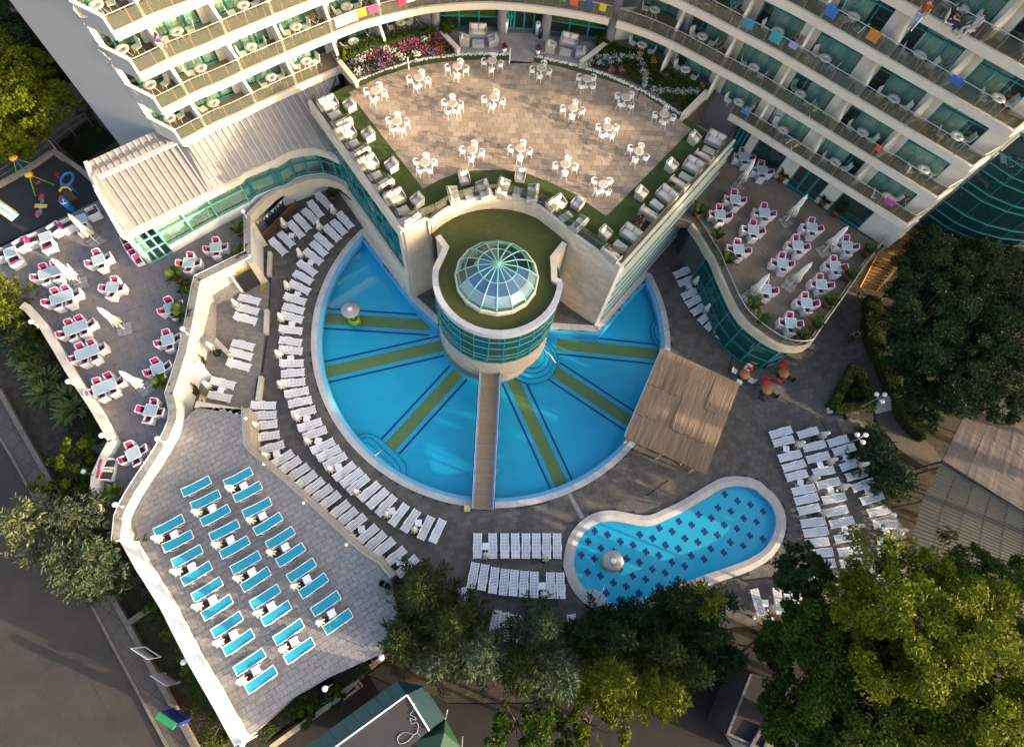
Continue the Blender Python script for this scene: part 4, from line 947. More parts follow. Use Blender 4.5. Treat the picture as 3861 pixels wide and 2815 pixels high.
# ================================================================ RIGHT DINING TERRACE
rte = xy(TL('B', RT-.1, (285, 0), (350, 90), (400, 180), (440, 240), (480, 340), (520, 430), (570, 540), (640, 650), (740, 740), (860, 820), (960, 852), (1072, 846), (1112, 800)))
rtr = xy(TL('13', RT-.1, (560, 1150), (700, 955), (870, 700), (1000, 540), (1092, 412)))
rts = spline(rte, 3)
rtp = rts+rtr+[(31.8, 26.2)]+[(p[0]-.2, p[1]-.2) for p in gw[::-1][1:]]+[lerp(MR0, CR, .03), lerp(MR0, CR, .42)]
RTT = mat('sand_terrace_tile', (.16, .125, .092), .85, .10, 2.2, .25, 25, rand=.05, island=True)
rto = struct(MB().prism(rtp, RT-.45, RT-.02).build('upper_dining_terrace', mat('sand_grout', (.17, .13, .10), .9)))
tiles(rto, 'terrace_tile', rtp, RT, .8, .8, math.radians(35), RTT, .5, .012)
rtt = thing('terrace_edge', 'curved stone edge and glass balustrade of the raised dining terrace on the right', 'balustrade')
edg = rts+rtr
MB().wall(edg, RT-.62, RT+.12, .26).build('fascia', LIMES, rtt)
rs_ = resample(offset(edg, .10), 1.15)
for a, b in zip(rs_[:-1], rs_[1:]): MB().bar((*lerp(a, b, .03), RT+.55), (*lerp(a, b, .97), RT+.55), .014, .78).build('railing_pane', BALG, rtt)
for p in rs_: MB().bar((*p, RT), (*p, RT+1.0), .05, .05).build('railing_post', MATS['bronze_post'], rtt)
MB().tube([(*p, RT+1.02) for p in offset(edg, .1)], .035, 6).build('handrail', STEEL, rtt)
# teal glass below it on the pool side
for a, b in zip(*(lambda q: (q[:-1], q[1:]))(resample(offset(rts, .35)[6:], 1.6))): glazed(rtt, a, b, .15, RT-.62, 1, (1.6, 3.1), -1, TEALG, TEAL, .07)
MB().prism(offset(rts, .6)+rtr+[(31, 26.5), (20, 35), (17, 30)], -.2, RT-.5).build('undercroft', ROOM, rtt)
# wooden stair down to the garden path
ws = thing('wooden_stair', 'broad ochre wooden stair going down beside the raised terrace', 'stairs')
OCH = mat('ochre_wood', (.30, .165, .04), .7, .25, 3, .1, 20, rand=.15)
sA = [T('13', 1085, 420, RT-.1), T('13', 860, 850, .1)]; sB = [T('13', 1345, 465, RT-.1), T('13', 1005, 890, .1)]
NS = 16
for i in range(NS):
    t = (i+.5)/NS; z = (RT-.1)*(1-t); a = sA[0].lerp(sA[1], t); b = sB[0].lerp(sB[1], t); dv = (sA[1]-sA[0])*(1/NS); dv.z = 0
    MB().bar((a.x, a.y, z-.08), (b.x, b.y, z-.08), dv.length*.97, .16).build('tread', OCH, ws)
for s, nm in ((sA, 'stringer'), (sB, 'stringer')): MB().bar((s[0].x, s[0].y, RT-.2), (s[1].x, s[1].y, .0), .12, .4).build(nm, OCH, ws)
hb = [(p.x, p.y, z+.95) for p, z in ((sB[0], RT-.1), (sB[0].lerp(sB[1], .55), (RT-.1)*.45), (sB[1], .1))]
MB().tube(hb, .035, 6).build('handrail', STEEL, ws)

# ================================================================ ROUND GLASS BUILDING AT THE RIGHT END
gb_ = thing('glass_building', 'rounded glass building with teal rails at the right end of the hotel', 'building')
gc = spline([(33.2, 29.2), (34.6, 27.3), (36.4, 26.0), (39.3, 25.25), (43.0, 25.5), (47.0, 27.3), (50.5, 31.0)], 4)
GBG = glass('dark_reflecting_glass', (.06, .10, .10), 1.0, 0.0, 3.0, body=(.012, .055, .055), bodyf=.75)
zs_ = [3.0, 4.3, 5.0, 5.55, 6.7, 7.4, 8.3, 9.9, 10.5, 11.7, 12.4, 13.3, 14.9, 15.5, 16.7, 17.4, 18.3, 20]
gp = resample(gc, 1.7)
for a, b in zip(gp[:-1], gp[1:]):
    for u, v in zip(zs_[:-1], zs_[1:]): MB().bar((*a, (u+v)/2), (*b, (u+v)/2), .02, v-u-.01).build('pane', GBG, gb_)
    MB().bar((*a, 3), (*a, 20), .03, .03).build('mullion', TEAL, gb_)
for z in zs_[:-1]: MB().tube([(*p, z) for p in offset(gp, -.05)], .045, 5).build('rail', mat('bright_teal_rail', (.008, .20, .21), .4), gb_)
MB().prism(offset(gc, .9)+[(50, 45), (36, 45)], -.7, 20).build('core', ROOM, gb_)
MB().wall([(31.75, 26.1), (33.3, 29.0)], -.5, 20, .2).build('side_wall', LIMEW, gb_)

# ================================================================ THATCHED BAR, RIGHT SHED, KIOSK, DARK ROOFED HUT
_r0, _r1 = T('12', 1352, 1385, 3.1), T('22', 1040, 540, 3.1)
REED = mat('dry_reed', (.175, .118, .077), .95, .45, 1.0, 1.0, 1.6, rand=.16, stretch=(.5, 9, 4, math.atan2(_r1.y-_r0.y, _r1.x-_r0.x)))
def reed_roof(parent, corners, nu, nv, m, name='reed_panel', th=.16, rough=.10):
    """a roof of overlapping reed mats, each mat an object with a ragged lower edge; corners: top-left, top-right, bottom-right, bottom-left"""
    a, b, c, d = corners
    def at(u, v): return (a*(1-u)+b*u)*(1-v)+(d*(1-u)+c*u)*v
    for j in range(nv):
        for i in range(nu):
            u0, u1 = i/nu, (i+1)/nu; v0, v1 = j/nv, (j+1)/nv+.25/nv; n = 6; vs = []; lift = random.uniform(.02, .02+rough)
            for k in range(n+1):
                u = u0+(u1-u0)*k/n; r = random.uniform(-.04, .04)/nv
                p0 = at(u, v0)+Vector((0, 0, .02)); p1 = at(u, min(v1+r, 1.03))+Vector((0, 0, lift+random.uniform(-.015, .015))); 
                vs += [p0, p1, p1-Vector((0, 0, th*.6)), p0-Vector((0, 0, th*.6))]
            MB().add(vs, [(4*k+t, 4*k+4+t, 4*k+4+(t+1) % 4, 4*k+(t+1) % 4) for k in range(n) for t in range(4)]+[(0, 1, 2, 3), (4*n+3, 4*n+2, 4*n+1, 4*n)]).build(name, m, parent)
bar_ = thing('thatched_bar', 'open pool bar under a square brown reed roof', 'bar')
ca_, cb_, cc_, cd_ = T('12', 1352, 1385, 3.3), T('22', 2015, 105, 3.3), T('22', 1730, 858, 2.9), T('22', 1040, 540, 2.9)
cm_ = T('12', 1620, 1440, 3.3)
reed_roof(bar_, (ca_, cb_, cc_, cd_), 7, 3, REED)
for i, (u, v) in enumerate(((.06, .06), (.94, .08), (.93, .93), (.07, .94), (.5, .05), (.5, .95))):
    p = (ca_*(1-u)+cb_*u)*(1-v)+(cd_*(1-u)+cc_*u)*v; MB().tube([(p.x, p.y, 0), (p.x, p.y, p.z-.1)], .09, 8).build('post', WOODY, bar_)
cq = [((ca_*(1-u)+cb_*u)*(1-v)+(cd_*(1-u)+cc_*u)*v) for u, v in ((.25, .2), (.25, .75), (.8, .75))]
MB().wall(xy(cq), 0, 1.05, .45).build('counter', mat('dark_bar_wood', (.07, .045, .03), .6), bar_); MB().wall(xy(cq), 1.05, 1.11, .6).build('counter_top', mat('bar_top', (.15, .11, .08), .4), bar_)
MB().bar(ca_-Vector((0, 0, .22)), cd_-Vector((0, 0, .22)), .12, .14).build('beam', PLAST, bar_); MB().bar(cd_-Vector((0, 0, .25)), cc_-Vector((0, 0, .25)), .12, .14).build('beam', METW, bar_)

shed = thing('garden_restaurant', 'long shelter with a reed roof above and green corrugated roof below', 'building')
h0, h1, h2, h3 = T('23', 1838, 195, 3.9), T('23', 2560, 620, 3.9), T('23', 2420, 1270, 3.4), T('23', 1575, 740, 3.4)
reed_roof(shed, (h0, h1, h2, h3), 4, 3, rough=.02, m=mat('grey_reed', (.125, .094, .078), .95, .4, 1.0, .9, 1.6, rand=.10, stretch=(.5, 9, 4, math.atan2(h1.y-h0.y, h1.x-h0.x))))
CORR = mat('green_corrugated_sheet', (.022, .027, .020), .5, .35, 1.2, rand=.22)
g0, g1 = T('23', 1570, 745, 3.25), T('23', 2420, 1270, 3.25); g3s = [T('23', 1570, 745, 3.25), T('23', 1385, 1130, 3.1), T('23', 1290, 1490, 3.0), T('23', 1270, 1850, 2.9)]; g2 = T('23', 2420, 2100, 2.9)
def along(path, t):
    Ls = [(path[i+1]-path[i]).length for i in range(len(path)-1)]; s = t*sum(Ls)
    for i, L in enumerate(Ls):
        if s <= L or i == len(Ls)-1: return path[i].lerp(path[i+1], s/L)
        s -= L
nr_, nc_ = 5, 6
for j in range(nr_):
    for i in range(nc_):
        t0, t1 = j/nr_, (j+1)/nr_; n = 14; vs = []
        for k in range(n+1):
            t = t0+(t1-t0)*k/n; lft_ = along(g3s, t); rgt = g1.lerp(g2, t); zz = .035*(1 if k % 2 else -1)+.01*i
            for u in (i/nc_, (i+1)/nc_+.01): q = lft_.lerp(rgt, u); vs.append((q.x, q.y, q.z+zz))
        MB().add(vs, [(2*k, 2*k+1, 2*k+3, 2*k+2) for k in range(n)]).build('roof_sheet', CORR, shed)
for t in (.05, .35, .65, .95):
    for u in (.03, .5): q = along(g3s, t).lerp(g1.lerp(g2, t), u); MB().tube([(q.x, q.y, -.6), (q.x, q.y, q.z-.08)], .08, 7).build('post', BARK, shed)
for u in (.03, .5, .97):
    for a_, b_ in ((h0, h1), (h3, h2)): q = a_.lerp(b_, u); MB().tube([(q.x, q.y, -.6), (q.x, q.y, q.z-.15)], .08, 7).build('post', BARK, shed)

kio = thing('teal_kiosk', 'kiosk with sloping teal fabric eaves round a flat grey roof', 'kiosk')
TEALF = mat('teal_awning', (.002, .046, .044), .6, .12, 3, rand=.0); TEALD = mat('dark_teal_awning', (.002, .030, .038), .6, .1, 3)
i0, i1, i2, i3 = T('31', 1325, 1205, 3.4), T('31', 1515, 1510, 3.4), T('31', 1100, 1850, 3.4), T('31', 560, 1760, 3.4)
o0a, o0, o1, o3 = T('31', 1240, 1085, 2.7), T('31', 1470, 1130, 2.7), T('31', 1650, 1405, 2.7), T('31', 440, 1660, 2.7)
MB().prism(xy([i0, i1, i2, i3]), .0, 3.35).build('walls', ROOM, kio)
MB().prism(xy([i0, i1, i2, i3]), 3.35, 3.42).build('flat_roof', mat('grey_felt', (.032, .030, .034), .9, .2, 1.0), kio)
nseg = 8
for k_ in range(nseg):
    a, b = i3.lerp(i0, k_/nseg), i3.lerp(i0, (k_+1)/nseg-.004); c, d = o3.lerp(o0a, k_/nseg), o3.lerp(o0a, (k_+1)/nseg-.004)
    MB().add([c, d, b, a]+[v-Vector((0, 0, .05)) for v in (c, d, b, a)], [(0, 1, 2, 3), (7, 6, 5, 4), (0, 4, 5, 1), (1, 5, 6, 2), (3, 2, 6, 7), (0, 3, 7, 4)]).build('awning_panel', TEALF, kio)
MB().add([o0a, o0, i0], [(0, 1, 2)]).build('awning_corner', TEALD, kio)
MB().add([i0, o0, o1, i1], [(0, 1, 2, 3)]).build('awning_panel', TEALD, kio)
MB().bar(i3+Vector((0, 0, .08)), i0+Vector((0, 0, .08)), .08, .08).build('edge_trim', METW, kio); MB().bar(i0+Vector((0, 0, .08)), i1+Vector((0, 0, .08)), .08, .08).build('edge_trim', METW, kio)
cb2 = TL('31', 3.44, (1390, 1275), (1375, 1340), (1350, 1370), (1390, 1395), (1395, 1420), (1350, 1405), (1365, 1450), (1405, 1440), (1420, 1480), (1395, 1540), (1300, 1525), (1245, 1570), (1260, 1620), (1330, 1600), (1400, 1530), (1440, 1560))
tag(MB().tube([(p[0], p[1], 3.45) for p in spline(xy(cb2), 5)], .014, 4).build('loose_cable', mat('pale_cable', (.35, .35, .36), .6)), 'loose white cable curling across the kiosk flat roof', 'cable')
gt = thing('green_canopy', 'green tent roof behind the teal kiosk at the bottom edge', 'canopy')
p0, p1, p2, p3, pk = T('31', 1650, 1410, 2.6), T('31', 1790, 1660, 2.6), T('31', 1560, 1850, 2.6), T('31', 1380, 1600, 2.6), T('31', 1640, 1530, 3.4)
GT = mat('green_tarpaulin', (.006, .040, .018), .6, .1, 3)
for a, b in ((p0, p1), (p1, p2), (p2, p3), (p3, p0)): MB().add([a, b, pk], [(0, 2, 1)]).build('canopy_panel', GT, gt)
for p in (p0, p1, p2, p3): MB().tube([(p.x, p.y, -.6), (p.x, p.y, 2.6)], .04, 6).build('pole', METW, gt)

hut = thing('flat_roof_hut', 'dark flat roofed hut with peeling pale edge among the trees', 'building')
q0, q1, q2, q3 = T('32', 2105, 1025, 2.8), T('33', 150, 640, 2.8), T('33', 20, 950, 2.8), T('32', 1905, 1535, 2.8)
MB().prism(xy([q0, q1, q2, q3]), -.6, 2.75).build('walls', mat('dark_hut_wall', (.06, .055, .05), .9), hut); MB().prism(offset(xy([q0, q1, q2, q3]), .12, True), 2.75, 2.8).build('flat_roof', mat('tar_roof', (.018, .016, .018), .9, .3, 2), hut)
MB().wall(xy([q0, q1, q2, q3, q0]), 2.75, 2.92, .14).build('parapet', mat('peeling_parapet', (.06, .055, .06), .9, col2=(.16, .16, .18), vscale=5), hut)
an = thing('annexe_roof', 'small tan roof with white peeling wall beside the dark hut', 'building')
r0, r1, r2, r3 = T('32', 2185, 1475, 2.6), T('33', 130, 990, 2.6), T('33', 0, 1020, 2.6), T('32', 2080, 1650, 2.6)
MB().prism(xy([r0, r1, r2, r3]), -.6, 2.55).build('walls', CONC, an); MB().prism(xy([r0, r1, r2, r3]), 2.55, 2.6).build('flat_roof', mat('tan_roof', (.22, .15, .10), .9, .2, 2), an)
MB().wall(xy([r0, r3]), 2.55, 3.0, .2).build('parapet', MATS['peeling_parapet'], an)
# ================================================================ FURNITURE: each kind is made once, every copy shares its meshes
def arcs(r, a0, a1, n, z): return [(r*math.cos(a0+(a1-a0)*i/n), r*math.sin(a0+(a1-a0)*i/n), z) for i in range(n+1)]
# sun lounger, white moulded plastic; x runs from head (-) to foot (+), origin on the ground under its middle
def slats(x0, x1, z0, z1, n, wd):
    b = MB(); L = x1-x0
    for i in range(n):
        a, c = (i+.18)/n, (i+.82)/n; b.bar((x0+L*a, 0, z0+(z1-z0)*a), (x0+L*c, 0, z0+(z1-z0)*c), wd, .025)
    for y in (-wd/2-.02, wd/2+.02, 0): b.bar((x0, y, z0-.005), (x1, y, z1-.005), .055 if y else .03, .04)
    return b
def lounger_kit(rec):
    hz = .62 if rec else .40
    leg = MB().bar((0, 0, 0), (0, 0, .30), .06, .05).mesh('leg', PLAST)
    arm = MB().tube([(-.45, 0, .3), (-.40, .02, .46), (-.20, .03, .50), (.05, .02, .46), (.12, 0, .3)], .028, 5).mesh('armrest', PLAST)
    side = MB()
    side.tube([(-.84, 0, .27), (-.5, .0, .27), (-.2, .02, .22), (.3, 0, .25), (.86, 0, .27)], .035, 5)
    sm_ = side.mesh('side_rail', PLAST)
    parts = [('seat', slats(-.22, .84, .34, .30, 11, .46).mesh('seat', PLAST)), ('backrest', slats(-.84, -.22, hz, .34, 7, .46).mesh('backrest', PLAST))]
    for y in (-.255, .255): parts += [('side_rail', sm_, Matrix.Translation((0, y, 0))), ('armrest', arm, Matrix.Translation((0, y, 0)) @ Matrix.Scale(1 if y > 0 else -1, 4, (0, 1, 0)))]
    for x in (-.62, .66):
        for y in (-.27, .27): parts.append(('leg', leg, Matrix.Translation((x, y, 0))))
    return Kit('sun_lounger', 'sun lounger', parts)
KWL = [lounger_kit(False), lounger_kit(True)]
SLING = mat('turquoise_sling', (.006, .27, .40), .75, .05, 20, .1, 60)
def sling(x0, x1, z0, z1):
    b = MB(); n = 5; vs = []
    for i in range(n+1):
        t = i/n; s = -.025*math.sin(t*math.pi)
        for y in (-.26, .26): vs += [(x0+(x1-x0)*t, y, z0+(z1-z0)*t+s), (x0+(x1-x0)*t, y, z0+(z1-z0)*t+s-.01)]
    return b.add(vs, [(4*i, 4*i+2, 4*i+6, 4*i+4) for i in range(n)]+[(4*i+1, 4*i+5, 4*i+7, 4*i+3) for i in range(n)])
bf = MB()
for y in (-.29, .29): bf.tube([(-.86, y, .55), (-.25, y, .36), (.9, y, .36)], .03, 5)
bf.tube([(-.86, -.29, .55), (-.86, .29, .55)], .03, 5); bf.tube([(.9, -.29, .36), (.9, .29, .36)], .03, 5)
bleg = MB().tube([(-.10, 0, .36), (0, 0, 0), (.35, 0, 0), (.45, 0, .36)], .025, 5).mesh('leg', METW)
KBL = Kit('sling_lounger', 'sun lounger', [('frame', bf.mesh('frame', METW)), ('seat_sling', sling(-.25, .88, .37, .37).mesh('seat_sling', SLING)), ('back_sling', sling(-.84, -.25, .55, .37).mesh('back_sling', SLING))]+[('leg', bleg, Matrix.Translation((x, y, 0))) for x in (-.55, .38) for y in (-.31, .31)])
tl = MB().bar((0, 0, 0), (0, 0, .40), .05, .05).mesh('leg', PLAST)
KST = Kit('side_table', 'side table', [('table_top', MB().box(0, 0, .42, .46, .46, .035).box(0, 0, .395, .36, .36, .03).mesh('table_top', PLAST))]+[('leg', tl, Matrix.Translation((x, y, 0))) for x in (-.18, .18) for y in (-.18, .18)])
def folded(r0, z0, z1, flare, n=32, folds=8):
    lob = lambda t, z: 1+.28*math.cos(folds*t)*(1 if z < z1*.97 else .3)
    return MB().lathe([(.035, z1+.04), (.05, z1), (r0*.55, z1-.1*(z1-z0)), (r0*.8, z0+.55*(z1-z0)), (r0*.75, z0+.42*(z1-z0)), (r0*flare, z0), (r0*flare*.75, z0+.02), (.04, z0+.35*(z1-z0))], n, lob=lob)
KUM = Kit('closed_parasol', 'parasol', [('canopy', folded(.16, 1.10, 2.05, 1.65).mesh('canopy', CANV)), ('pole', MB().tube([(0, 0, .05), (0, 0, 2.1)], .024, 6).mesh('pole', WOODY)), ('base', MB().lathe([(.001, 0), (.26, 0), (.27, .12), (.22, .22), (.05, .24), (.05, .38), (.001, .38)], 14).mesh('base', BLACKP))])
slab_ = MB().box(0, 0, .03, .44, .44, .06).mesh('base_slab', CONC)
KBU = Kit('large_closed_parasol', 'parasol', [('canopy', folded(.20, 1.05, 3.2, 1.55, 40, 8).mesh('canopy', CANV)), ('pole', MB().tube([(0, 0, .05), (0, 0, 3.3)], .04, 8).mesh('pole', METW)), ('cross_base', MB().box(0, 0, .08, 1.0, .07, .06).box(0, 0, .08, .07, 1.0, .058).mesh('cross_base', STEEL))]+[('base_slab', slab_, Matrix.Translation((x, y, 0))) for x in (-.25, .25) for y in (-.25, .25)])
# terrace: round table with pale plank top, white ring-backed chair
PLK = mat('pale_plank', (.44, .37, .30), .6, .12, 12, rand=.16, island=True)
tt = MB()
for i in range(8):
    y = -.35+.0875*(i+.5); hw = math.sqrt(max(0, .36**2-y*y)); tt.box(0, y, .735, 2*hw, .080, .022)
tt2 = MB().lathe([(.36, .715), (.38, .715), (.38, .748), (.355, .748)], 20)
KRT = Kit('round_table', 'table', [('table_top', tt.mesh('table_top', PLK)), ('rim', tt2.mesh('rim', METW)), ('pedestal', MB().tube([(0, 0, .03), (0, 0, .72)], .035, 8).mesh('pedestal', METW)), ('foot', MB().lathe([(.001, .04), (.24, .02), (.25, 0), (.001, 0)], 14).mesh('foot', METW))])
CHM = mat('white_chair_shell', (.80, .80, .79), .45)
seat = MB().lathe([(.001, .455), (.20, .46), (.225, .445), (.21, .425), (.001, .425)], 16)
bk = MB().tube([(-.235*math.cos(a)*1.0, .245*math.sin(a), .74-.02*abs(math.sin(a))) for a in [math.radians(x) for x in range(-112, 113, 16)]], [.02]+[.028]*13+[.02] , 6)
br = MB().bar((-.21, 0, .45), (-.24, 0, .73), .13, .02)
def cleg(x, y, zt): return MB().tube([(x*.82, y*.82, zt), (x*1.18, y*1.18, 0)], [.022, .014], 6).mesh('leg', CHM)
KCH = Kit('ring_back_chair', 'chair', [('seat', seat.mesh('seat', CHM)), ('back_ring', bk.mesh('back_ring', CHM)), ('back_splat', br.mesh('back_splat', CHM)), ('leg', cleg(.19, .19, .66)), ('leg', cleg(.19, -.19, .66)), ('leg', cleg(-.18, .17, .70)), ('leg', cleg(-.18, -.17, .70))])
# wicker: dining armchair, square and long tables, lounge sofa, armchair, low table
def shell(w_, d_, hb, ha, hs, t=.06, taper=.08):
    """woven armchair body: skirt narrowing to the floor, two arms and a back"""
    b = MB()
    def slabq(x0, y0, x1, y1, z0, z1, f=1.0):
        b.add([(x0*f, y0*f, z0), (x1*f, y0*f, z0), (x1*f, y1*f, z0), (x0*f, y1*f, z0), (x0, y0, z1), (x1, y0, z1), (x1, y1, z1), (x0, y1, z1)], [(0, 3, 2, 1), (4, 5, 6, 7), (0, 1, 5, 4), (1, 2, 6, 5), (2, 3, 7, 6), (3, 0, 4, 7)])
    slabq(-d_/2, -w_/2, d_/2, w_/2, .03, hs, 1-taper)
    for s in (-1, 1):
        y0, y1 = sorted((s*w_/2, s*(w_/2-t))); b.add([(-d_/2, y0, hs-.01), (d_/2, y0, hs-.01), (d_/2, y1, hs-.01), (-d_/2, y1, hs-.01), (-d_/2-.03, y0, hb-.04), (d_/2, y0, ha), (d_/2, y1, ha), (-d_/2-.03, y1, hb-.04)], [(0, 3, 2, 1), (4, 5, 6, 7), (0, 1, 5, 4), (1, 2, 6, 5), (2, 3, 7, 6), (3, 0, 4, 7)])
    b.add([(-d_/2, -w_/2+t, hs-.01), (-d_/2+t, -w_/2+t, hs-.01), (-d_/2+t, w_/2-t, hs-.01), (-d_/2, w_/2-t, hs-.01), (-d_/2-.07, -w_/2+t, hb), (-d_/2-.01, -w_/2+t, hb), (-d_/2-.01, w_/2-t, hb), (-d_/2-.07, w_/2-t, hb)], [(0, 3, 2, 1), (4, 5, 6, 7), (0, 1, 5, 4), (1, 2, 6, 5), (2, 3, 7, 6), (3, 0, 4, 7)])
    return b
def pillow(cx, cy, cz, sx, sy, sz, ry=0):
    b = MB(); n = 6; vs = []
    for zz in (-1, 1):
        for i in range(n+1):
            for j in range(n+1):
                u, v = i/n*2-1, j/n*2-1; k = (1-u**4)*(1-v**4); vs.append((u*sx/2*(1-.06*v*v), v*sy/2*(1-.06*u*u), zz*sz/2*(.35+.65*k)))
    fs = [(i*(n+1)+j, (i+1)*(n+1)+j, (i+1)*(n+1)+j+1, i*(n+1)+j+1) for i in range(n) for j in range(n)]; m = (n+1)**2
    fs = [tuple(m+x for x in f) for f in fs]+[f[::-1] for f in fs]
    per = [i*(n+1) for i in range(n+1)]+[n*(n+1)+j for j in range(1, n+1)]+[i*(n+1)+n for i in range(n-1, -1, -1)]+[j for j in range(n-1, 0, -1)]
    fs += [(per[k], per[(k+1) % len(per)], m+per[(k+1) % len(per)], m+per[k]) for k in range(len(per))]
    Mx = Matrix.Translation((cx, cy, cz)) @ Matrix.Rotation(ry, 4, 'Y')
    return b.add([Mx @ Vector(p) for p in vs], fs, 0, True)
KDC = Kit('wicker_dining_chair', 'chair', [('shell', shell(.54, .52, .86, .62, .40, .05).mesh('shell', WICK)), ('seat_cushion', pillow(.02, 0, .43, .44, .43, .08).mesh('seat_cushion', BROWN)), ('back_cushion', pillow(-.17, 0, .66, .42, .42, .13, math.radians(72)).mesh('back_cushion', MAG))])
GRIDT = mat('woven_table_top', (.50, .56, .60), .5, .35, 45, .8, 70)
lgm = MB().box(0, 0, .35, .07, .07, .70).mesh('leg', WICK)
def dtable(name, lx, ly): 
    top = MB().box(0, 0, .72, lx, ly, .05); ins = MB(); n = int(lx/.09); m = int(ly/.09)
    for i in range(n): ins.box(-lx/2+.06+(lx-.12)*(i+.5)/n, 0, .749, .035, ly-.1, .010)
    for j in range(m): ins.box(0, -ly/2+.06+(ly-.12)*(j+.5)/m, .752, lx-.1, .035, .010)
    return Kit(name, 'table', [('table_top', top.mesh('table_top', mat('table_shade', (.20, .29, .34), .6))), ('top_weave', ins.mesh('top_weave', mat('blue_grey_weave', (.36, .45, .50), .6))), ('rim', MB().wall([(-lx/2, -ly/2), (lx/2, -ly/2), (lx/2, ly/2), (-lx/2, ly/2)], .68, .758, .05, closed=True).mesh('rim', WICK))]+[('leg', lgm, Matrix.Translation((x*(lx/2-.06), y*(ly/2-.06), 0))) for x in (-1, 1) for y in (-1, 1)])
KSQ = dtable('square_wicker_table', .77, .77); KLG = dtable('long_wicker_table', 1.45, .77)
KSO = Kit('wicker_sofa', 'sofa', [('shell', shell(1.38, .72, .78, .58, .34, .05, .04).mesh('shell', WICKC)), ('seat_cushion', pillow(.03, 0, .39, .60, 1.26, .14).mesh('seat_cushion', CUSHW))]+[('back_cushion', pillow(-.23, 0, .62, .40, .60, .16, math.radians(72)).mesh('back_cushion', CUSHW), Matrix.Translation((0, y, 0))) for y in (-.32, .32)])
KAC = Kit('wicker_armchair', 'armchair', [('shell', shell(.74, .70, .78, .58, .34, .05, .05).mesh('shell', WICKC)), ('seat_cushion', pillow(.03, 0, .39, .56, .60, .14).mesh('seat_cushion', CUSHW)), ('back_cushion', pillow(-.22, 0, .62, .38, .56, .16, math.radians(72)).mesh('back_cushion', CUSHW))])
lt4 = MB().box(0, 0, .15, .06, .06, .30).mesh('leg', WICKC)
KLT = Kit('low_table', 'coffee table', [('table_top', MB().box(0, 0, .33, .54, .90, .06).mesh('table_top', mat('grey_woven_top', (.36, .37, .37), .6, .15, 30, .5, 60))), ('body', MB().wall([(-.25, -.43), (.25, -.43), (.25, .43), (-.25, .43)], .05, .31, .03, closed=True).mesh('body', WICKC))]+[('leg', lt4, Matrix.Translation((x*.23, y*.40, 0))) for x in (-1, 1) for y in (-1, 1)])
KLS = Kit('wicker_lounge_chair', 'armchair', [('shell', shell(.88, .84, .74, .68, .36, .11, .03).mesh('shell', WICK)), ('seat_cushion', pillow(.05, 0, .40, .70, .68, .12).mesh('seat_cushion', BROWN)), ('back_cushion', pillow(-.26, 0, .62, .36, .66, .14, math.radians(75)).mesh('back_cushion', MAG))])
# balcony table and chair
btop = MB().lathe([(.045, .70), (.40, .70), (.42, .715), (.40, .735), (.045, .735), (.045, .70)], 20); bhole = MB().lathe([(.001, .715), (.045, .715)], 8)
bl_ = MB().tube([(.08, 0, .70), (.36, 0, 0)], .016, 5).mesh('leg', METW)
OFFW = mat('ivory_plastic', (.62, .60, .52), .5, rand=.05)
KBT = Kit('balcony_table', 'table', [('table_top', btop.mesh('table_top', OFFW)), ('hole_plug', bhole.mesh('hole_plug', BLACKP))]+[('leg', bl_, Matrix.Rotation(math.radians(45+90*i), 4, 'Z')) for i in range(4)])
cs_ = MB().box(.02, 0, .43, .46, .46, .04); cbk = MB().bar((-.20, 0, .44), (-.30, 0, .96), .46, .035)
cl_ = MB().tube([(.20, 0, 0), (.16, 0, .43), (-.16, 0, .43), (-.26, 0, 0)], .016, 5).mesh('leg_frame', METW)
KBC = Kit('balcony_chair', 'chair', [('seat', cs_.mesh('seat', OFFW)), ('backrest', cbk.mesh('backrest', OFFW)), ('leg_frame', cl_, Matrix.Translation((0, .21, 0))), ('leg_frame', cl_, Matrix.Translation((0, -.21, 0)))])
# bar: round orange table, bent shell chair in three colours
ORG = mat('orange_wood_top', (.33, .125, .04), .5, .15, 8)
KOT = Kit('bar_table', 'table', [('table_top', MB().lathe([(.001, .74), (.42, .74), (.43, .72), (.42, .70), (.001, .70)], 20).mesh('table_top', ORG)), ('pedestal', MB().tube([(0, 0, 0), (0, 0, .7)], .035, 7).mesh('pedestal', BLACKP)), ('foot', MB().lathe([(.001, .04), (.26, .02), (.27, 0), (.001, 0)], 12).mesh('foot', BLACKP))])
def barchair(m):
    s_ = pillow(0, 0, .45, .44, .46, .05); b_ = MB().tube([(-.22, -.17, .47), (-.26, -.19, .80)], .02, 5)
    bb = pillow(-.235, 0, .64, .36, .42, .05, math.radians(80))
    lg = MB().tube([(.16, .17, .44), (.21, .22, 0)], .014, 5).mesh('leg', STEEL)
    return Kit('bar_chair', 'chair', [('seat', s_.mesh('seat', m)), ('backrest', bb.mesh('backrest', m))]+[('leg', lg, Matrix.Rotation(math.radians(90*i), 4, 'Z')) for i in range(4)])
KRC, KWC, KKC = barchair(mat('red_shell', (.50, .012, .015), .45)), barchair(mat('white_shell', (.72, .72, .72), .45)), barchair(mat('black_shell', (.015, .015, .02), .45))

def face_to(a, b): return math.atan2(b.y-a.y, b.x-a.x)
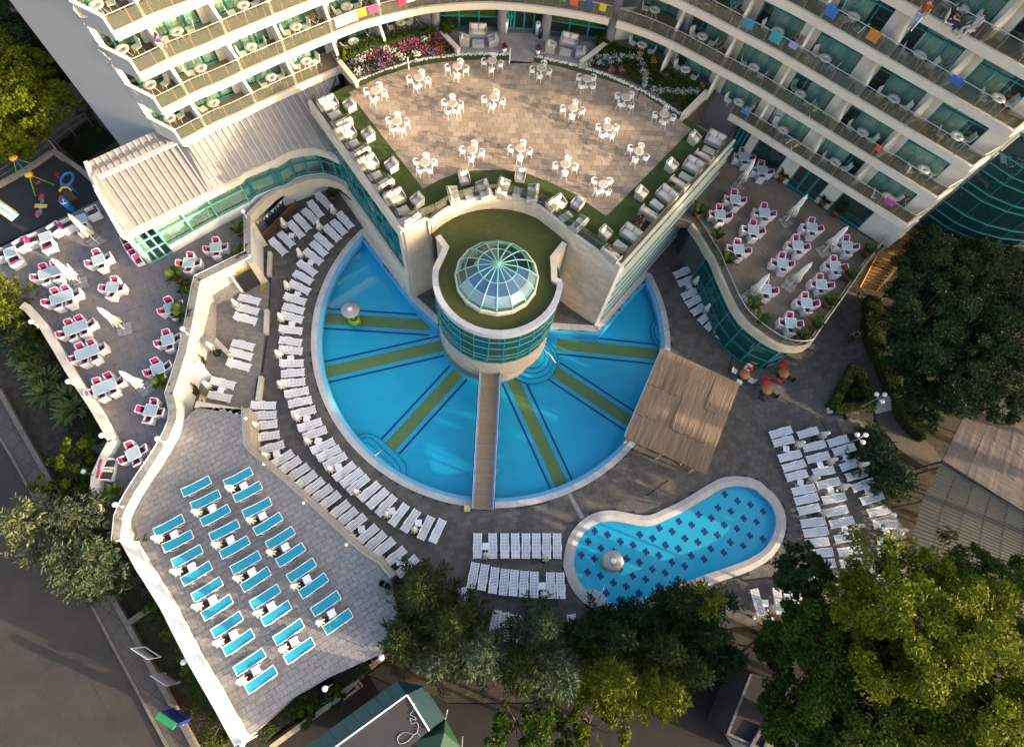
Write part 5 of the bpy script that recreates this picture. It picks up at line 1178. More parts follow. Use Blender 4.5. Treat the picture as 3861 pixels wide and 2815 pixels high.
# ---------------------------------------------------------------- white loungers
def row(rc, z, ends, group, label, kits=KWL, sling_=False, start=0):
    for i, (h_, f_) in enumerate(ends):
        a, b = T(rc, *h_, z+.36), T(rc, *f_, z+.36); c = (a+b)/2
        k = KBL if sling_ else KWL[1 if (i*7+len(ends)) % 3 else 0]
        k.put((c.x, c.y, z), face_to(a, b)+random.uniform(-.02, .02), label(i+start), group)
def sh(L, dx, dy): return [((a+dx, b+dy), (c+dx, d+dy)) for (a, b), (c, d) in L]
Brow = [((555, 75), (675, 182)), ((490, 140), (600, 265)), ((430, 195), (560, 315)), ((370, 255), (495, 380)), ((318, 315), (438, 440)), ((225, 390), (357, 520)), ((160, 460), (292, 585))]
Frow = [((735, 235), (860, 360)), ((675, 290), (805, 415)), ((618, 345), (755, 470)), ((545, 420), (685, 535)), ((498, 475), (640, 595)), ((450, 555), (600, 660)), ((395, 655), (550, 755)), ((350, 735), (520, 825)), ((328, 835), (492, 900)), ((285, 945), (455, 990)), ((262, 1025), (445, 1068)), ((252, 1105), (430, 1140)), ((240, 1222), (425, 1235)), ((230, 1315), (425, 1335)), ((240, 1400), (425, 1405)), ((245, 1518), (435, 1508)), ((250, 1605), (445, 1585))]
Frow2 = [((250, 110), (455, 80)), ((285, 200), (480, 155)), ((312, 280), (505, 235)), ((345, 375), (538, 315)), ((400, 490), (592, 420)), ((440, 560), (632, 490)), ((515, 680), (695, 590)), ((565, 745), (748, 650)), ((620, 810), (795, 710)), ((705, 915), (872, 785)), ((770, 970), (932, 840)), ((825, 1030), (987, 895)), ((928, 1090), (1077, 955)), ((995, 1155), (1150, 1010)), ((1072, 1215), (1215, 1065)), ((1195, 1300), (1312, 1140)), ((1300, 1355), (1405, 1190)), ((1440, 1420), (1527, 1245)), ((1545, 1445), (1622, 1275))]
Srow = [((5, 292), (195, 285)), ((8, 378), (203, 365)), ((12, 470), (212, 440)), ((28, 570), (232, 530)), ((72, 680), (265, 615)), ((170, 800), (340, 690)), ((235, 862), (402, 745)), ((308, 920), (472, 805)), ((372, 990), (538, 865)), ((438, 1052), (602, 925)), ((505, 1112), (672, 980)), ((575, 1170), (740, 1040)), ((655, 1255), (822, 1115)), ((720, 1318), (888, 1175)), ((795, 1370), (962, 1230)), ((900, 1465), (1062, 1320)), ((968, 1525), (1132, 1380)), ((1040, 1575), (1203, 1435)), ((1135, 1650), (1300, 1512)), ((1250, 1730), (1400, 1590))]
row('11', 0, Brow, 'white sun loungers', lambda i: 'white slatted sun lounger by the lattice fence, %s from the potted palm' % ORD[i])
row('11', 0, Frow, 'white sun loungers', lambda i: 'white sun lounger in the ring beside the pool coping, %s from the glass terrace wall' % ORD[i])
row('21', 0, Frow2, 'white sun loungers', lambda i: 'white sun lounger in the ring beside the pool coping, %s from the glass terrace wall' % ORD[i+17])
row('21', 0, Srow, 'white sun loungers', lambda i: 'white slatted sun lounger under the patio retaining wall, %s from the stone benches' % ORD[i])
b1 = [((x, 1587), (x+r, 1386)) for x, r in ((-225, 0), (-95, 0), (7, 0), (98, 0), (188, 0), (277, 0), (365, 0), (455, 0))]
b2 = [((-280, 285), (-245, 92)), ((-192, 302), (-160, 107)), ((-97, 335), (-75, 127)), ((-8, 350), (12, 140)), ((78, 357), (92, 147)), ((163, 367), (178, 157)), ((256, 372), (262, 163)), ((405, 378), (395, 170)), ((487, 378), (480, 172))]
b3 = [((-340, 480), (-352, 330)), ((-90, 690), (-60, 510)), ((0, 720), (8, 520)), ((48, 735), (75, 540)), ((140, 750), (165, 560)), ((605, 735), (578, 540))]
row('22', 0, b1, 'white sun loungers', lambda i: 'white lounger, straight front row left of the paddling pool, %s from the conifers' % ORD[i])
row('32', 0, b2, 'white sun loungers', lambda i: 'white lounger, middle row left of the paddling pool, %s from the conifers' % ORD[i])
row('32', 0, b3, 'white sun loungers', lambda i: 'white slatted sun lounger half hidden among the bottom conifers, %s from the left' % ORD[i])
c1_ = [((283, 495), (82, 545)), ((312, 570), (110, 618)), ((365, 695), (155, 748)), ((400, 780), (188, 830)), ((428, 860), (220, 912)), ((485, 985), (272, 1032)), ((510, 1065), (295, 1112)), ((537, 1150), (322, 1197)), ((568, 1275), (348, 1297)), ((592, 1355), (370, 1382)), ((615, 1445), (390, 1467)), ((638, 1535), (405, 1558)), ((652, 1632), (430, 1648)), ((683, 1775), (470, 1782))]
c2_ = [((525, 495), (316, 548)), ((570, 612), (366, 662)), ((605, 710), (393, 758)), ((660, 832), (446, 867)), ((697, 930), (478, 978)), ((750, 1060), (520, 1103)), ((778, 1165), (552, 1212)), ((815, 1265), (590, 1308)), ((862, 1395), (628, 1438)), ((898, 1512), (656, 1548)), ((912, 1622), (680, 1642)), ((950, 1770), (710, 1777))]
c3_ = [((782, 560), (573, 622)), ((828, 640), (615, 694)), ((882, 755), (682, 832)), ((943, 852), (728, 912)), ((987, 932), (782, 1007)), ((1072, 1047), (850, 1117)), ((1138, 1162), (913, 1215)), ((1195, 1302), (956, 1302)), ((1230, 1450), (988, 1436)), ((1237, 1565), (995, 1540)), ((1240, 1660), (993, 1635)), ((1235, 1785), (990, 1760))]
for nm, L in (('nearest the paddling pool', c1_), ('in the middle', c2_), ('nearest the juniper', c3_)):
    row('23', 0, L, 'white sun loungers', lambda i, nm=nm: 'white sun lounger in the column %s, %s from the paved square' % (nm, ORD[i]))
row('12', 0, [((1615, 703), (1440, 765)), ((1650, 780), (1475, 838)), ((1678, 882), (1510, 948)), ((1712, 938), (1548, 1018)), ((1755, 1000), (1595, 1093)), ((1797, 1055), (1662, 1168)), ((1845, 1105), (1720, 1230)), ((1937, 1180), (1825, 1308)), ((2005, 1215), (1897, 1355)), ((2080, 1255), (1970, 1402))], 'white sun loungers', lambda i: 'white sun lounger below the curved glass terrace wall, %s from its shaded far end' % ORD[i])
row('10', KIDS, [((2030, 948), (2220, 985)), ((2018, 1037), (2208, 1072)), ((2000, 1112), (2195, 1155)), ((1975, 1337), (2168, 1375)), ((1960, 1417), (2152, 1457)), ((1942, 1508), (2138, 1550))], 'white sun loungers', lambda i: 'white slatted sun lounger on the club patio slabs, %s from the dark doorway' % ORD[i])
row('20', KIDS, [((1805, 78), (2005, 120)), ((1770, 192), (1975, 232))], 'white sun loungers', lambda i: 'white slatted sun lounger on the club patio slabs, %s from the dark doorway' % ORD[i+6])
row('32', 0, [((2200, 515), (2140, 315))], 'white sun loungers', lambda i: 'white sun lounger standing alone right of the paddling pool above the conifers')
row('33', 0, [((108, 290), (88, 172)), ((158, 290), (140, 172)), ((200, 290), (186, 172))], 'white sun loungers', lambda i: 'white sun lounger under the leafy tree right of the paddling pool, %s from the left' % ORD[i])
# ---------------------------------------------------------------- blue loungers: three columns
bA = [('20', (1335, 1370), (1550, 1255)), ('20', (1410, 1505), (1625, 1390)), ('30', (1490, 85), (1705, -35)), ('30', (1570, 240), (1785, 105)), ('30', (1660, 375), (1875, 240)), ('30', (1745, 535), (1960, 390)), ('30', (1830, 680), (2045, 535)), ('30', (1925, 835), (2145, 685)), ('30', (2020, 1000), (2240, 850)), ('30', (2115, 1155), (2340, 995))]
bB = [('20', (1570, 1035), (1780, 925)), ('20', (1650, 1150), (1860, 1045)), ('20', (1735, 1285), (1940, 1170)), ('20', (1810, 1410), (2020, 1300)), ('20', (1900, 1560), (2105, 1440)), ('30', (1995, 140), (2200, 20)), ('30', (2075, 295), (2290, 150)), ('31', (5, 440), (220, 300)), ('31', (100, 585), (315, 440)), ('31', (205, 745), (420, 595)), ('31', (295, 905), (510, 755))]
bC = [('20', (1930, 960), (2135, 850)), ('20', (2010, 1085), (2215, 970)), ('20', (2090, 1215), (2295, 1110)), ('31', (35, -185), (240, -315)), ('31', (140, -65), (345, -195)), ('31', (230, 80), (430, -55)), ('31', (320, 215), (525, 75)), ('31', (425, 350), (625, 205)), ('31', (525, 500), (735, 355)), ('31', (630, 655), (835, 510))]
for nm, L in (('nearest the street wall', bA), ('in the middle', bB), ('nearest the pool', bC)):
    for i, (rc, a, b) in enumerate(L):
        a, b = T(rc, *a, BLUE+.4), T(rc, *b, BLUE+.36); c = (a+b)/2
        KBL.put((c.x, c.y, BLUE), face_to(a, b), 'turquoise sling lounger, column %s, %s down the patio' % (nm, ORD[i]), 'turquoise sling loungers')
# ---------------------------------------------------------------- side tables and small closed parasols
def put_many(kit, rc, z, pts, lab, group, zt=0.0, rz=None, start=0):
    for i, p in enumerate(pts):
        q = T(rc, *p, z+zt); kit.put((q.x, q.y, z), random.uniform(-.3, .3) if rz is None else rz, lab(i+start), group)
W_ = 'white plastic side tables'; U_ = 'small closed white parasols'
put_many(KST, '11', 0, [(335, 425), (500, 655), (385, 925), (340, 1180), (330, 1470)], lambda i: 'white side table in the inner lounger ring, %s below the lattice fence' % ORD[i], W_, .42)
put_many(KST, '21', 0, [(467, 400), (565, 590), (738, 815), (1195, 1190), (1420, 1290)], lambda i: 'white side table in the inner lounger ring, %s below the lattice fence' % ORD[i+5], W_, .42)
put_many(KST, '21', 0, [(210, 700), (935, 1345), (1262, 1620)], lambda i: 'white side table among loungers under the retaining wall, %s from the stone benches' % ORD[i], W_, .42)
put_many(KST, '22', 0, [(-155, 1490)], lambda i: 'white side table in the straight front lounger row by the conifers', W_, .42, .0)
put_many(KST, '32', 0, [(328, 278), (2230, 425)], lambda i: ['white side table between loungers in the middle row beside the paddling pool', 'white side table next to the lone lounger right of the paddling pool'][i], W_, .42, .0)
put_many(KST, '12', 0, [(1580, 860), (1815, 1225)], lambda i: 'white side table under the curved glass terrace wall, %s from its shaded end' % ORD[i], W_, .42)
put_many(KST, '23', 0, [(235, 660), (355, 945), (525, 795), (615, 1015), (735, 1350), (745, 735), (930, 1020), (1090, 1375)], lambda i: 'white side table among the right hand lounger columns, %s from the left' % ORD[i], W_, .42)
put_many(KST, '20', KIDS, [(1885, 158)], lambda i: 'white side table on the club patio between the two lowest loungers', W_, .42)
put_many(KST, '20', BLUE, [(1487, 1390), (1810, 1165), (1967, 1435), (2080, 975), (2240, 1230)], lambda i: 'white side table on the upper turquoise lounger patio, %s from the street wall' % ORD[i], W_, .42, tang)
put_many(KST, '30', BLUE, [(1637, 115), (1815, 395), (1995, 690), (2185, 995), (2150, 160)], lambda i: 'white side table between turquoise loungers near the street wall, %s down the lower half' % ORD[i], W_, .42, tang)
put_many(KST, '31', BLUE, [(285, -55), (470, 220), (680, 512), (165, 448), (360, 752)], lambda i: 'white side table between turquoise loungers on the pool side, %s of five' % ORD[i], W_, .42, tang)
# parasols: the point where the black base stands
put_many(KUM, '11', 0, [(720, 290), (605, 425), (310, 405), (445, 655), (340, 925), (290, 1190), (268, 1495)], lambda i: 'small closed parasol in the upper lounger ring, %s from the glass terrace wall' % ORD[i], U_)
put_many(KUM, '21', 0, [(290, 165), (425, 435), (512, 632), (700, 862), (915, 1050), (1170, 1238), (1400, 1365)], lambda i: 'small closed parasol in the inner lounger ring below the parapet bend, %s downwards' % ORD[i], U_)
put_many(KUM, '21', 0, [(85, 500), (165, 752), (368, 985), (642, 1212), (882, 1425), (1120, 1615)], lambda i: 'small closed parasol under the patio retaining wall, %s from the stone benches' % ORD[i], U_)
put_many(KUM, '22', 0, [(-158, 1580), (342, 1600)], lambda i: 'small closed parasol at the heads of the straight front row, %s from the conifers' % ORD[i], U_)
put_many(KUM, '32', 0, [(328, 355), (2225, 470)], lambda i: ['small closed parasol in the middle row left of the paddling pool', 'small closed parasol right of the paddling pool beside a side table'][i], U_)
put_many(KUM, '12', 0, [(1590, 882), (1680, 1110), (1800, 1225), (2000, 1345)], lambda i: 'small closed parasol under the curved glass terrace wall, %s from its shaded end' % ORD[i], U_)
put_many(KUM, '23', 0, [(270, 655), (390, 945), (475, 578), (485, 1222), (540, 795), (640, 1010), (755, 1340), (800, 830), (1110, 1378), (860, 1700)], lambda i: 'small closed parasol among the right hand lounger columns, %s from the left' % ORD[i], U_)
put_many(KUM, '20', KIDS, [(1830, 168)], lambda i: 'small closed parasol with black base by the lowest club patio loungers', U_)
put_many(KUM, '10', KIDS, [(2060, 1075), (1855, 1430)][:2], lambda i: 'small closed parasol on the club patio, %s from the dark doorway' % ORD[i], U_)
put_many(KUM, '20', BLUE, [(1428, 1440), (1750, 1222), (1915, 1492), (2025, 1025), (2195, 1288)], lambda i: 'small closed parasol with black base on the upper turquoise patio, %s from the street wall' % ORD[i], U_)
put_many(KUM, '30', BLUE, [(1582, 160), (1757, 447), (1932, 748), (2123, 1063), (2093, 215)], lambda i: 'small closed parasol with black base near the street wall, %s down the lower patio' % ORD[i], U_)
put_many(KUM, '31', BLUE, [(213, 2), (412, 280), (618, 578), (107, 502), (315, 798)], lambda i: 'small closed parasol with black base on the pool side patio, %s of five' % ORD[i], U_)
# ---------------------------------------------------------------- the big terrace: round tables and their chairs
DIRW = {0: 'right', 1: 'back', 2: 'left', 3: 'front'}
tabs = [('01', 2050, 515, 0), ('01', 1750, 565, 0), ('01', 1420, 660, 0), ('01', 1050, 770, 0), ('02', 320, 580, 0), ('02', 710, 670, 2), ('02', 1040, 830, 2), ('02', 1370, 970, 0),
        ('01', 2065, 830, 0), ('01', 1710, 880, 1), ('01', 1237, 1035, 1), ('02', 590, 920, 0), ('02', 885, 1085, 1),
        ('02', 140, 1265, 0), ('01', 1880, 1275, 0), ('01', 1472, 1385, 1), ('02', 525, 1400, 0), ('02', 1150, 1290, 3), ('02', 845, 1570, 2)]
tdesc = ['back row left of the gap', 'back row second from the gap', 'back row third from the gap', 'back row nearest the left flower bed', 'back row right of the gap', 'back row beside the silver plants', 'back row below the silver plants', 'far right end of back row', 'middle row centre', 'middle row left of centre', 'middle row far left', 'middle row right of centre', 'middle row far right', 'front row centre right', 'front row centre', 'front row far left', 'front row second from right', 'far right by the turf', 'front tip of paving']
for i, (rc, u, v, typ) in enumerate(tabs):
    p = T(rc, u, v, MT+.74); KRT.put((p.x, p.y, MT), random.uniform(.9, 1.6), 'round plank topped table, %s of the terrace' % tdesc[i], 'round terrace tables').scale = (.92, .92, 1)
    angs = {0: (178, 75, -8, -98), 1: (165, 88, 12, -125, -58), 2: (150, 35, -130, -50), 3: (150, 62, -118, -30)}[typ]
    nm = {0: ('left', 'back', 'right', 'front'), 1: ('left', 'back', 'right', 'front left', 'front right'), 2: ('back left', 'back right', 'front left', 'front right'), 3: ('left', 'back', 'front left', 'front right')}[typ]
    for a, n_ in zip(angs, nm):
        t = math.radians(a+random.uniform(-6, 6)); r = .63+random.uniform(-.04, .08)
        KCH.put((p.x+r*math.cos(t), p.y+r*math.sin(t), MT), t+math.pi+random.uniform(-.15, .15), 'white chair, %s side of the table at %s' % (n_, tdesc[i].replace(' of the terrace', '')), 'white chairs on the big terrace').scale = (.9, .9, .95)
# ---------------------------------------------------------------- lounge suites on the turf
SF, AR, LW = 'ivory wicker sofas on the terrace', 'ivory wicker armchairs on the terrace', 'low wicker tables on the terrace'
def suite(spec, where, grp=True):
    """spec: list of (kind, rc, u, v, face target index)"""
    pos = [T(rc, u, v, MT+.35) for k_, rc, u, v, f in spec]
    cnt = {}
    for (k_, rc, u, v, f), p in zip(spec, pos):
        kit = {'s': KSO, 'a': KAC, 't': KLT}[k_]; cnt[k_] = cnt.get(k_, 0)+1
        if isinstance(f, tuple): q = T(f[0], f[1], f[2], MT+.35)
        else: q = pos[f]
        lab = {'s': ['ivory wicker sofa at the top end of the suite ', 'ivory wicker sofa at the low end of the suite '][cnt[k_]-1 if cnt[k_] < 3 else 1], 'a': ['ivory wicker armchair of the suite ', 'second ivory wicker armchair of the suite '][min(1, cnt[k_]-1)], 't': 'low grey woven table of the suite '}[k_]+where
        kit.put((p.x, p.y, MT), face_to(p, q), lab, {'s': SF, 'a': AR, 't': LW}[k_])
suite([('s', '01', 650, 895, 1), ('t', '01', 705, 975, 0), ('s', '01', 770, 1050, 1), ('a', '01', 835, 905, 1)], 'nearest the left stair')
suite([('s', '01', 800, 1140, 1), ('t', '01', 855, 1225, 0), ('s', '01', 922, 1300, 1), ('a', '01', 992, 1155, 1)], 'second down the left edge')
suite([('s', '01', 990, 1400, 1), ('t', '01', 1050, 1498, 0), ('s', '01', 1122, 1575, 1), ('a', '01', 1192, 1415, 1)], 'third down the left edge')
suite([('s', '11', 1220, 110, 1), ('t', '11', 1280, 210, 0), ('s', '11', 1345, 280, 1), ('a', '11', 1410, 130, 1)], 'at the left front corner')
suite([('s', '11', 1725, 95, 1), ('t', '11', 1850, 75, 0), ('s', '11', 1975, 45, 1), ('a', '01', 1812, 1525, 1)], 'left of the dome')
suite([('s', '12', -5, 30, 1), ('t', '12', 112, 60, 0), ('s', '12', 240, 75, 1), ('a', '02', 140, 1500, 1)], 'directly behind the dome')
suite([('s', '12', 445, 165, 1), ('t', '12', 530, 262, 0), ('s', '12', 632, 335, 1), ('a', '12', 627, 155, 1)], 'right of the dome')
suite([('s', '02', 1800, 1195, 1), ('t', '02', 1748, 1282, 0), ('s', '02', 1700, 1345, 1), ('a', '02', 1625, 1185, 1)], 'topmost on the right edge')
suite([('s', '02', 1615, 1420, 1), ('t', '02', 1550, 1508, 0), ('s', '02', 1490, 1572, 1), ('a', '02', 1430, 1420, 1)], 'second down the right edge')
suite([('s', '12', 1385, 85, 1), ('t', '12', 1305, 158, 0), ('s', '12', 1240, 240, 1), ('a', '12', 1172, 72, 1)], 'third down the right edge')
suite([('s', '12', 1080, 415, 1), ('t', '12', 995, 510, 0), ('s', '12', 915, 585, 1), ('a', '12', 865, 410, 1)], 'at the right front corner')
suite([('s', '01', 1930, 270, 1), ('t', '01', 1930, 360, 0), ('a', '01', 1818, 345, 1), ('a', '01', 2055, 345, 1)], 'left of the entrance door')
suite([('s', '02', 555, 350, 1), ('t', '02', 528, 435, 0), ('a', '02', 402, 400, 1), ('a', '02', 650, 450, 1)], 'right of the entrance door')
tag(MB().prism(xy(TL('12', MT+.1, (630, 435), (650, 410), (825, 530), (805, 565))), MT, MT+.12).build('wooden_tray', mat('pale_ply', (.52, .40, .22), .6)), 'flat pale wooden board on the turf by the right front corner', 'board')
# ---------------------------------------------------------------- dining sets
DG, DT_ = 'wicker dining chairs with magenta cushions', 'white wicker dining tables'
def dining(rc, u, v, z, ang, where, long=False):
    p = T(rc, u, v, z+.74); a = math.radians(ang)
    (KLG if long else KSQ).put((p.x, p.y, z), a, ('long' if long else 'square')+' white wicker dining table '+where, DT_)
    seats = [('right', .59, 0), ('back', 0, .57), ('left', -.59, 0), ('front', 0, -.57)] if not long else [('right end', .95, 0), ('back right', .36, .57), ('back left', -.36, .57), ('left end', -.95, 0), ('front left', -.36, -.57), ('front right', .36, -.57)]
    for nm, x, y in seats:
        x += random.uniform(-.04, .04); y += random.uniform(-.05, .05); c = p+Vector((x*math.cos(a)-y*math.sin(a), x*math.sin(a)+y*math.cos(a), 0))
        KDC.put((c.x, c.y, z), math.atan2(-y if abs(y) > .3 else 0, -x if abs(y) <= .3 else 0)+a+random.uniform(-.12, .12), 'magenta cushioned chair, %s of table %s' % (nm, where), DG)
rtt_ = [('02', 2050, 1335, 'nearest the glass terrace wall'), ('02', 2205, 1450, 'next to the potted yucca'), ('12', 1975, 115, 'top of the railing row'), ('12', 1845, 245, 'second in the railing row'), ('12', 2130, 375, 'third in the railing row'), ('12', 2005, 540, 'lowest of the railing row'), ('13', 50, 230, 'behind the first parasol pair'), ('13', 455, 355, 'in front of the teal doors'), ('13', 335, 510, 'middle of the diagonal row'), ('13', 205, 660, 'low in the diagonal row'), ('13', 60, 880, 'under the lowest big parasol'), ('13', 755, 510, 'nearest the wooden stair'), ('13', 655, 685, 'second below the wooden stair'), ('13', 535, 840, 'third below the wooden stair'), ('13', 410, 1000, 'fourth below the wooden stair'), ('13', 275, 1170, 'at the tip of the terrace')]
for rc, u, v, wh in rtt_: dining(rc, u, v, RT, -4+random.uniform(-3, 3), wh)
for rc, u, v, a, wh, lg in (('10', 840, 630, 28, 'nearest the restaurant door', 0), ('10', 955, 865, 2, 'alone in mid terrace', 0), ('10', 1610, 655, 2, 'by the big fan palm', 0), ('10', 1840, 525, 12, 'under the restaurant windows', 0), ('10', 1455, 1040, 28, 'beside the planter', 0), ('10', 1430, 1315, 22, 'second along the curved parapet', 0), ('10', 1345, 1560, 28, 'third along the curved parapet', 0), ('20', 1285, 330, -6, 'at the parapet kink', 0), ('20', 1135, 700, 32, 'at the narrow terrace end', 0), ('10', 425, 740, 24, 'first along the street side', 1), ('10', 525, 950, 26, 'second along the street side', 1), ('10', 645, 1210, 28, 'third along the street side', 1), ('10', 740, 1420, 28, 'fourth along the street side', 1), ('20', 890, 130, 28, 'fifth along the street side', 1)):
    dining(rc, u, v, LT, a, wh, lg)
BP = 'large closed white parasols'
for rc, b_, z, lb in (('13', (225, 310), RT, 'large closed white parasol before the teal doors of the raised terrace'), ('13', (545, 565), RT, 'large closed white parasol nearest the wooden stair'), ('13', (250, 860), RT, 'large closed white parasol in the middle of the raised terrace'), ('12', (2085, 955), RT, 'large closed white parasol leaning over the lowest railing tables'), ('12', (1985, 20), RT, 'large closed white parasol nearest the big glass terrace wall'), ('10', (820, 475), LT, 'large closed parasol beside the white lounge seats'), ('10', (695, 835), LT, 'large closed parasol over the first long table'), ('10', (1065, 1225), LT, 'large closed parasol standing alone in mid terrace'), ('20', (1245, 150), LT, 'large closed parasol at the fifth long table')):
    p = T(rc, *b_, z); KBU.put((p.x, p.y, z), random.uniform(.3, 1), lb, BP)
# white lounge seats along the playground side
LSG = 'white wicker lounge seats by the playground'
for rc, u, v, f, lb in (('10', 800, 235, (650, 300), 'white wicker lounge seat nearest the restaurant roof'), ('10', 575, 345, (690, 290), 'white wicker lounge seat right of the double pair'), ('10', 480, 375, (390, 440), 'white wicker lounge seat left of the parasol'), ('10', 720, 370, (680, 270), 'white wicker lounge seat behind the closed parasol'), ('10', 420, 520, (390, 440), 'white wicker lounge seat turned to the playground'), ('10', 290, 470, (390, 440), 'white wicker lounge seat of the middle pair facing right'), ('10', 190, 510, (90, 570), 'white wicker lounge seat of the middle pair facing left'), ('10', 140, 645, (90, 570), 'white wicker lounge seat beside the conifer'), ('10', -10, 600, (90, 570), 'white wicker lounge seat cut by the left picture edge')):
    p, q = T(rc, u, v, LT+.4), T('10', *f, LT+.4); KLS.put((p.x, p.y, LT), face_to(p, q), lb, LSG)
for i, (u, v) in enumerate(((690, 290), (390, 440), (90, 570))):
    p = T('10', u, v, LT+.7); KSQ.put((p.x, p.y, LT), math.radians(28), 'square white wicker table between lounge seats, %s from the restaurant' % ORD[i], DT_)
for i, (u, v) in enumerate(((920, 800), (905, 878))):
    p = T('20', u, v, LT+.4); KLS.put((p.x, p.y, LT), math.radians(-2), 'white wicker seat at the street parapet, %s one' % ('upper', 'lower')[i], LSG)
for i, (u, v) in enumerate(((1085, 490), (1115, 550), (1150, 600), (1185, 640))):
    p = T('10', u, v, LT+.4); KDC.put((p.x, p.y, LT), math.radians(-60), 'spare white wicker chair against the restaurant side, %s from the roof' % ORD[i], 'spare chairs by the restaurant')
# ---------------------------------------------------------------- bar tables in the sun
for i, (u, v, ch, wh) in enumerate(((2145, 1480, ('r', 'r', 'r', 'k'), 'nearest the loungers'), (2245, 1405, ('k', 'w', 'k', 'r'), 'beside the terrace wall'), (2055, 1605, ('w', 'w', 'w', 'w'), 'nearest the reed roof'))):
    p = T('12', u, v, .74); KOT.put((p.x, p.y, 0), 0, 'round orange bar table '+wh, 'orange bar tables')
    for j, c in enumerate(ch):
        t = math.radians((150, 55, -125, -35)[j]); {'r': KRC, 'w': KWC, 'k': KKC}[c].put((p.x+.72*math.cos(t), p.y+.72*math.sin(t), 0), t+math.pi, '%s shell chair, %s side of the orange table %s' % ({'r': 'red', 'w': 'white', 'k': 'black'}[c], ('upper left', 'upper right', 'lower left', 'lower right')[j], wh), 'bar chairs')
for i, (u, v, ch, wh) in enumerate(((215, 1595, ('-', 'r', 'r', 'k'), 'farthest out on the paving'), (72, 1735, ('k', 'r', 'k', 'k'), 'below the others'))):
    p = T('13', u, v, .74); KOT.put((p.x, p.y, 0), 0, 'round orange bar table '+wh, 'orange bar tables')
    for j, c in enumerate(ch):
        if c == '-': continue
        t = math.radians((150, 75, -125, -35)[j]); {'r': KRC, 'w': KWC, 'k': KKC}[c].put((p.x+.72*math.cos(t), p.y+.72*math.sin(t), 0), t+math.pi, '%s shell chair, %s side of the orange table %s' % ({'r': 'red', 'w': 'white', 'k': 'black'}[c], ('left', 'upper right', 'lower left', 'lower right')[j], wh), 'bar chairs')
# ---------------------------------------------------------------- balconies
TOW = [('orange', (.55, .17, .01)), ('blue', (.02, .10, .45)), ('turquoise', (.02, .30, .40)), ('red', (.50, .03, .03)), ('white', (.7, .7, .7)), ('pink', (.55, .08, .25)), ('yellow', (.6, .42, .03)), ('navy', (.02, .03, .12)), ('lime', (.3, .42, .04)), ('plum', (.16, .02, .07))]
def towel_mesh(w_, h_, m):
    b = MB(); n = 6; vs = []
    for j, (y, z) in enumerate(((-.05, -h_), (-.045, -h_*.5), (-.03, -.02), (0, .015), (.03, -.02), (.045, -h_*.35))):
        for i in range(n+1): x = -w_/2+w_*i/n; vs.append((x, y+.012*math.sin(i*2.1+j), z))
    return b.add(vs, [(j*(n+1)+i, j*(n+1)+i+1, (j+1)*(n+1)+i+1, (j+1)*(n+1)+i) for j in range(5) for i in range(n)], 0, True).mesh('cloth', m)
rg = random.Random(11)
WNAME = {'L': 'left wing', 'R': 'right wing'}; LV = ['lowest', 'second', 'third', 'fourth', 'fifth', 'sixth']
rack_leg = MB()
for y in (-.25, .25): rack_leg.tube([(-.3, y, 0), (.3, y, .9)], .012, 4).tube([(.3, y, 0), (-.3, y, .9)], .012, 4)
rack_bar = MB()
for i in range(5): rack_bar.tube([(-.3+.15*i, -.28, .9), (-.3+.15*i, .28, .9)], .008, 4)
KRK = Kit('drying_rack', 'drying rack', [('leg_frame', rack_leg.mesh('leg_frame', METW)), ('rail', rack_bar.mesh('rail', METW))])
occupied = {('R', 4, 3), ('R', 4, 4)}
for wn, WN, ks in (('L', WINL, range(0, 4)), ('R', WINR, range(0, 6))):
    for k in ks:
        for bi, (a, b) in enumerate(WN):
            m_ = ((a[0]+b[0])/2, (a[1]+b[1])/2); e = nearest_edge(m_); z = lev(k, m_[0]); v = Vector((e[0]-m_[0], e[1]-m_[1], 0)); l = v.length
            if l < .9: continue
            v.normalize(); t_ = Vector((v.y, -v.x, 0)); t_ = -t_ if t_.x < 0 else t_
            nb_ = len(WN); wh = '%s bay from the %s end' % (ORD[bi if wn == 'L' else nb_-1-bi], 'left' if wn == 'L' else 'right')
            row_ = '%s, %s row' % (WNAME[wn], LV[k])
            c = Vector((*m_, 0))+v*min(l*.46, .95)+t_*rg.uniform(-.35, .25); c.z = z
            KBT.put(c, rg.random(), 'round ivory table, %s, %s' % (row_, wh), 'balcony tables')
            full = rg.random()
            for s, nm in ((-1, 'left'), (1, 'right')):
                if full < .12 and s > 0 or full > .97: continue
                p = c+t_*s*(.72+rg.uniform(-.05, .15))-v*rg.uniform(-.1, .25)
                ang = math.atan2(-t_.y*s, -t_.x*s)+rg.uniform(-.3, .5)*s
                KBC.put(p, ang, 'ivory chair %s of table, %s, %s' % (nm, row_, wh), 'balcony chairs')
            if rg.random() < (.62 if wn == 'R' else .4):
                p = c+t_*1.45-v*.15
                if k < 6 and rg.random() < .8:
                    KRK.put((p.x, p.y, z), math.atan2(t_.y, t_.x)+rg.uniform(-.2, .2), 'drying rack, %s, %s' % (row_, wh), 'drying racks on the balconies')
                    used_ = set()
                    for q in range(rg.randrange(1, 4)):
                        cn, cc = TOW[rg.randrange(len(TOW))]
                        if cn in used_: continue
                        used_.add(cn); w__ = rg.uniform(.3, .55)
                        o = thing('towel', '%s cloth on rack, %s, %s' % (cn, row_, wh), 'towel', (p.x-.2*t_.x+.2*q*t_.x, p.y+.2*q*t_.y, z+.92), math.atan2(v.y, v.x), group='cloths on the drying racks')
                        O('cloth', towel_mesh(w__, rg.uniform(.3, .55), mat(cn+'_towel', cc, .95, .25, 14)), o)
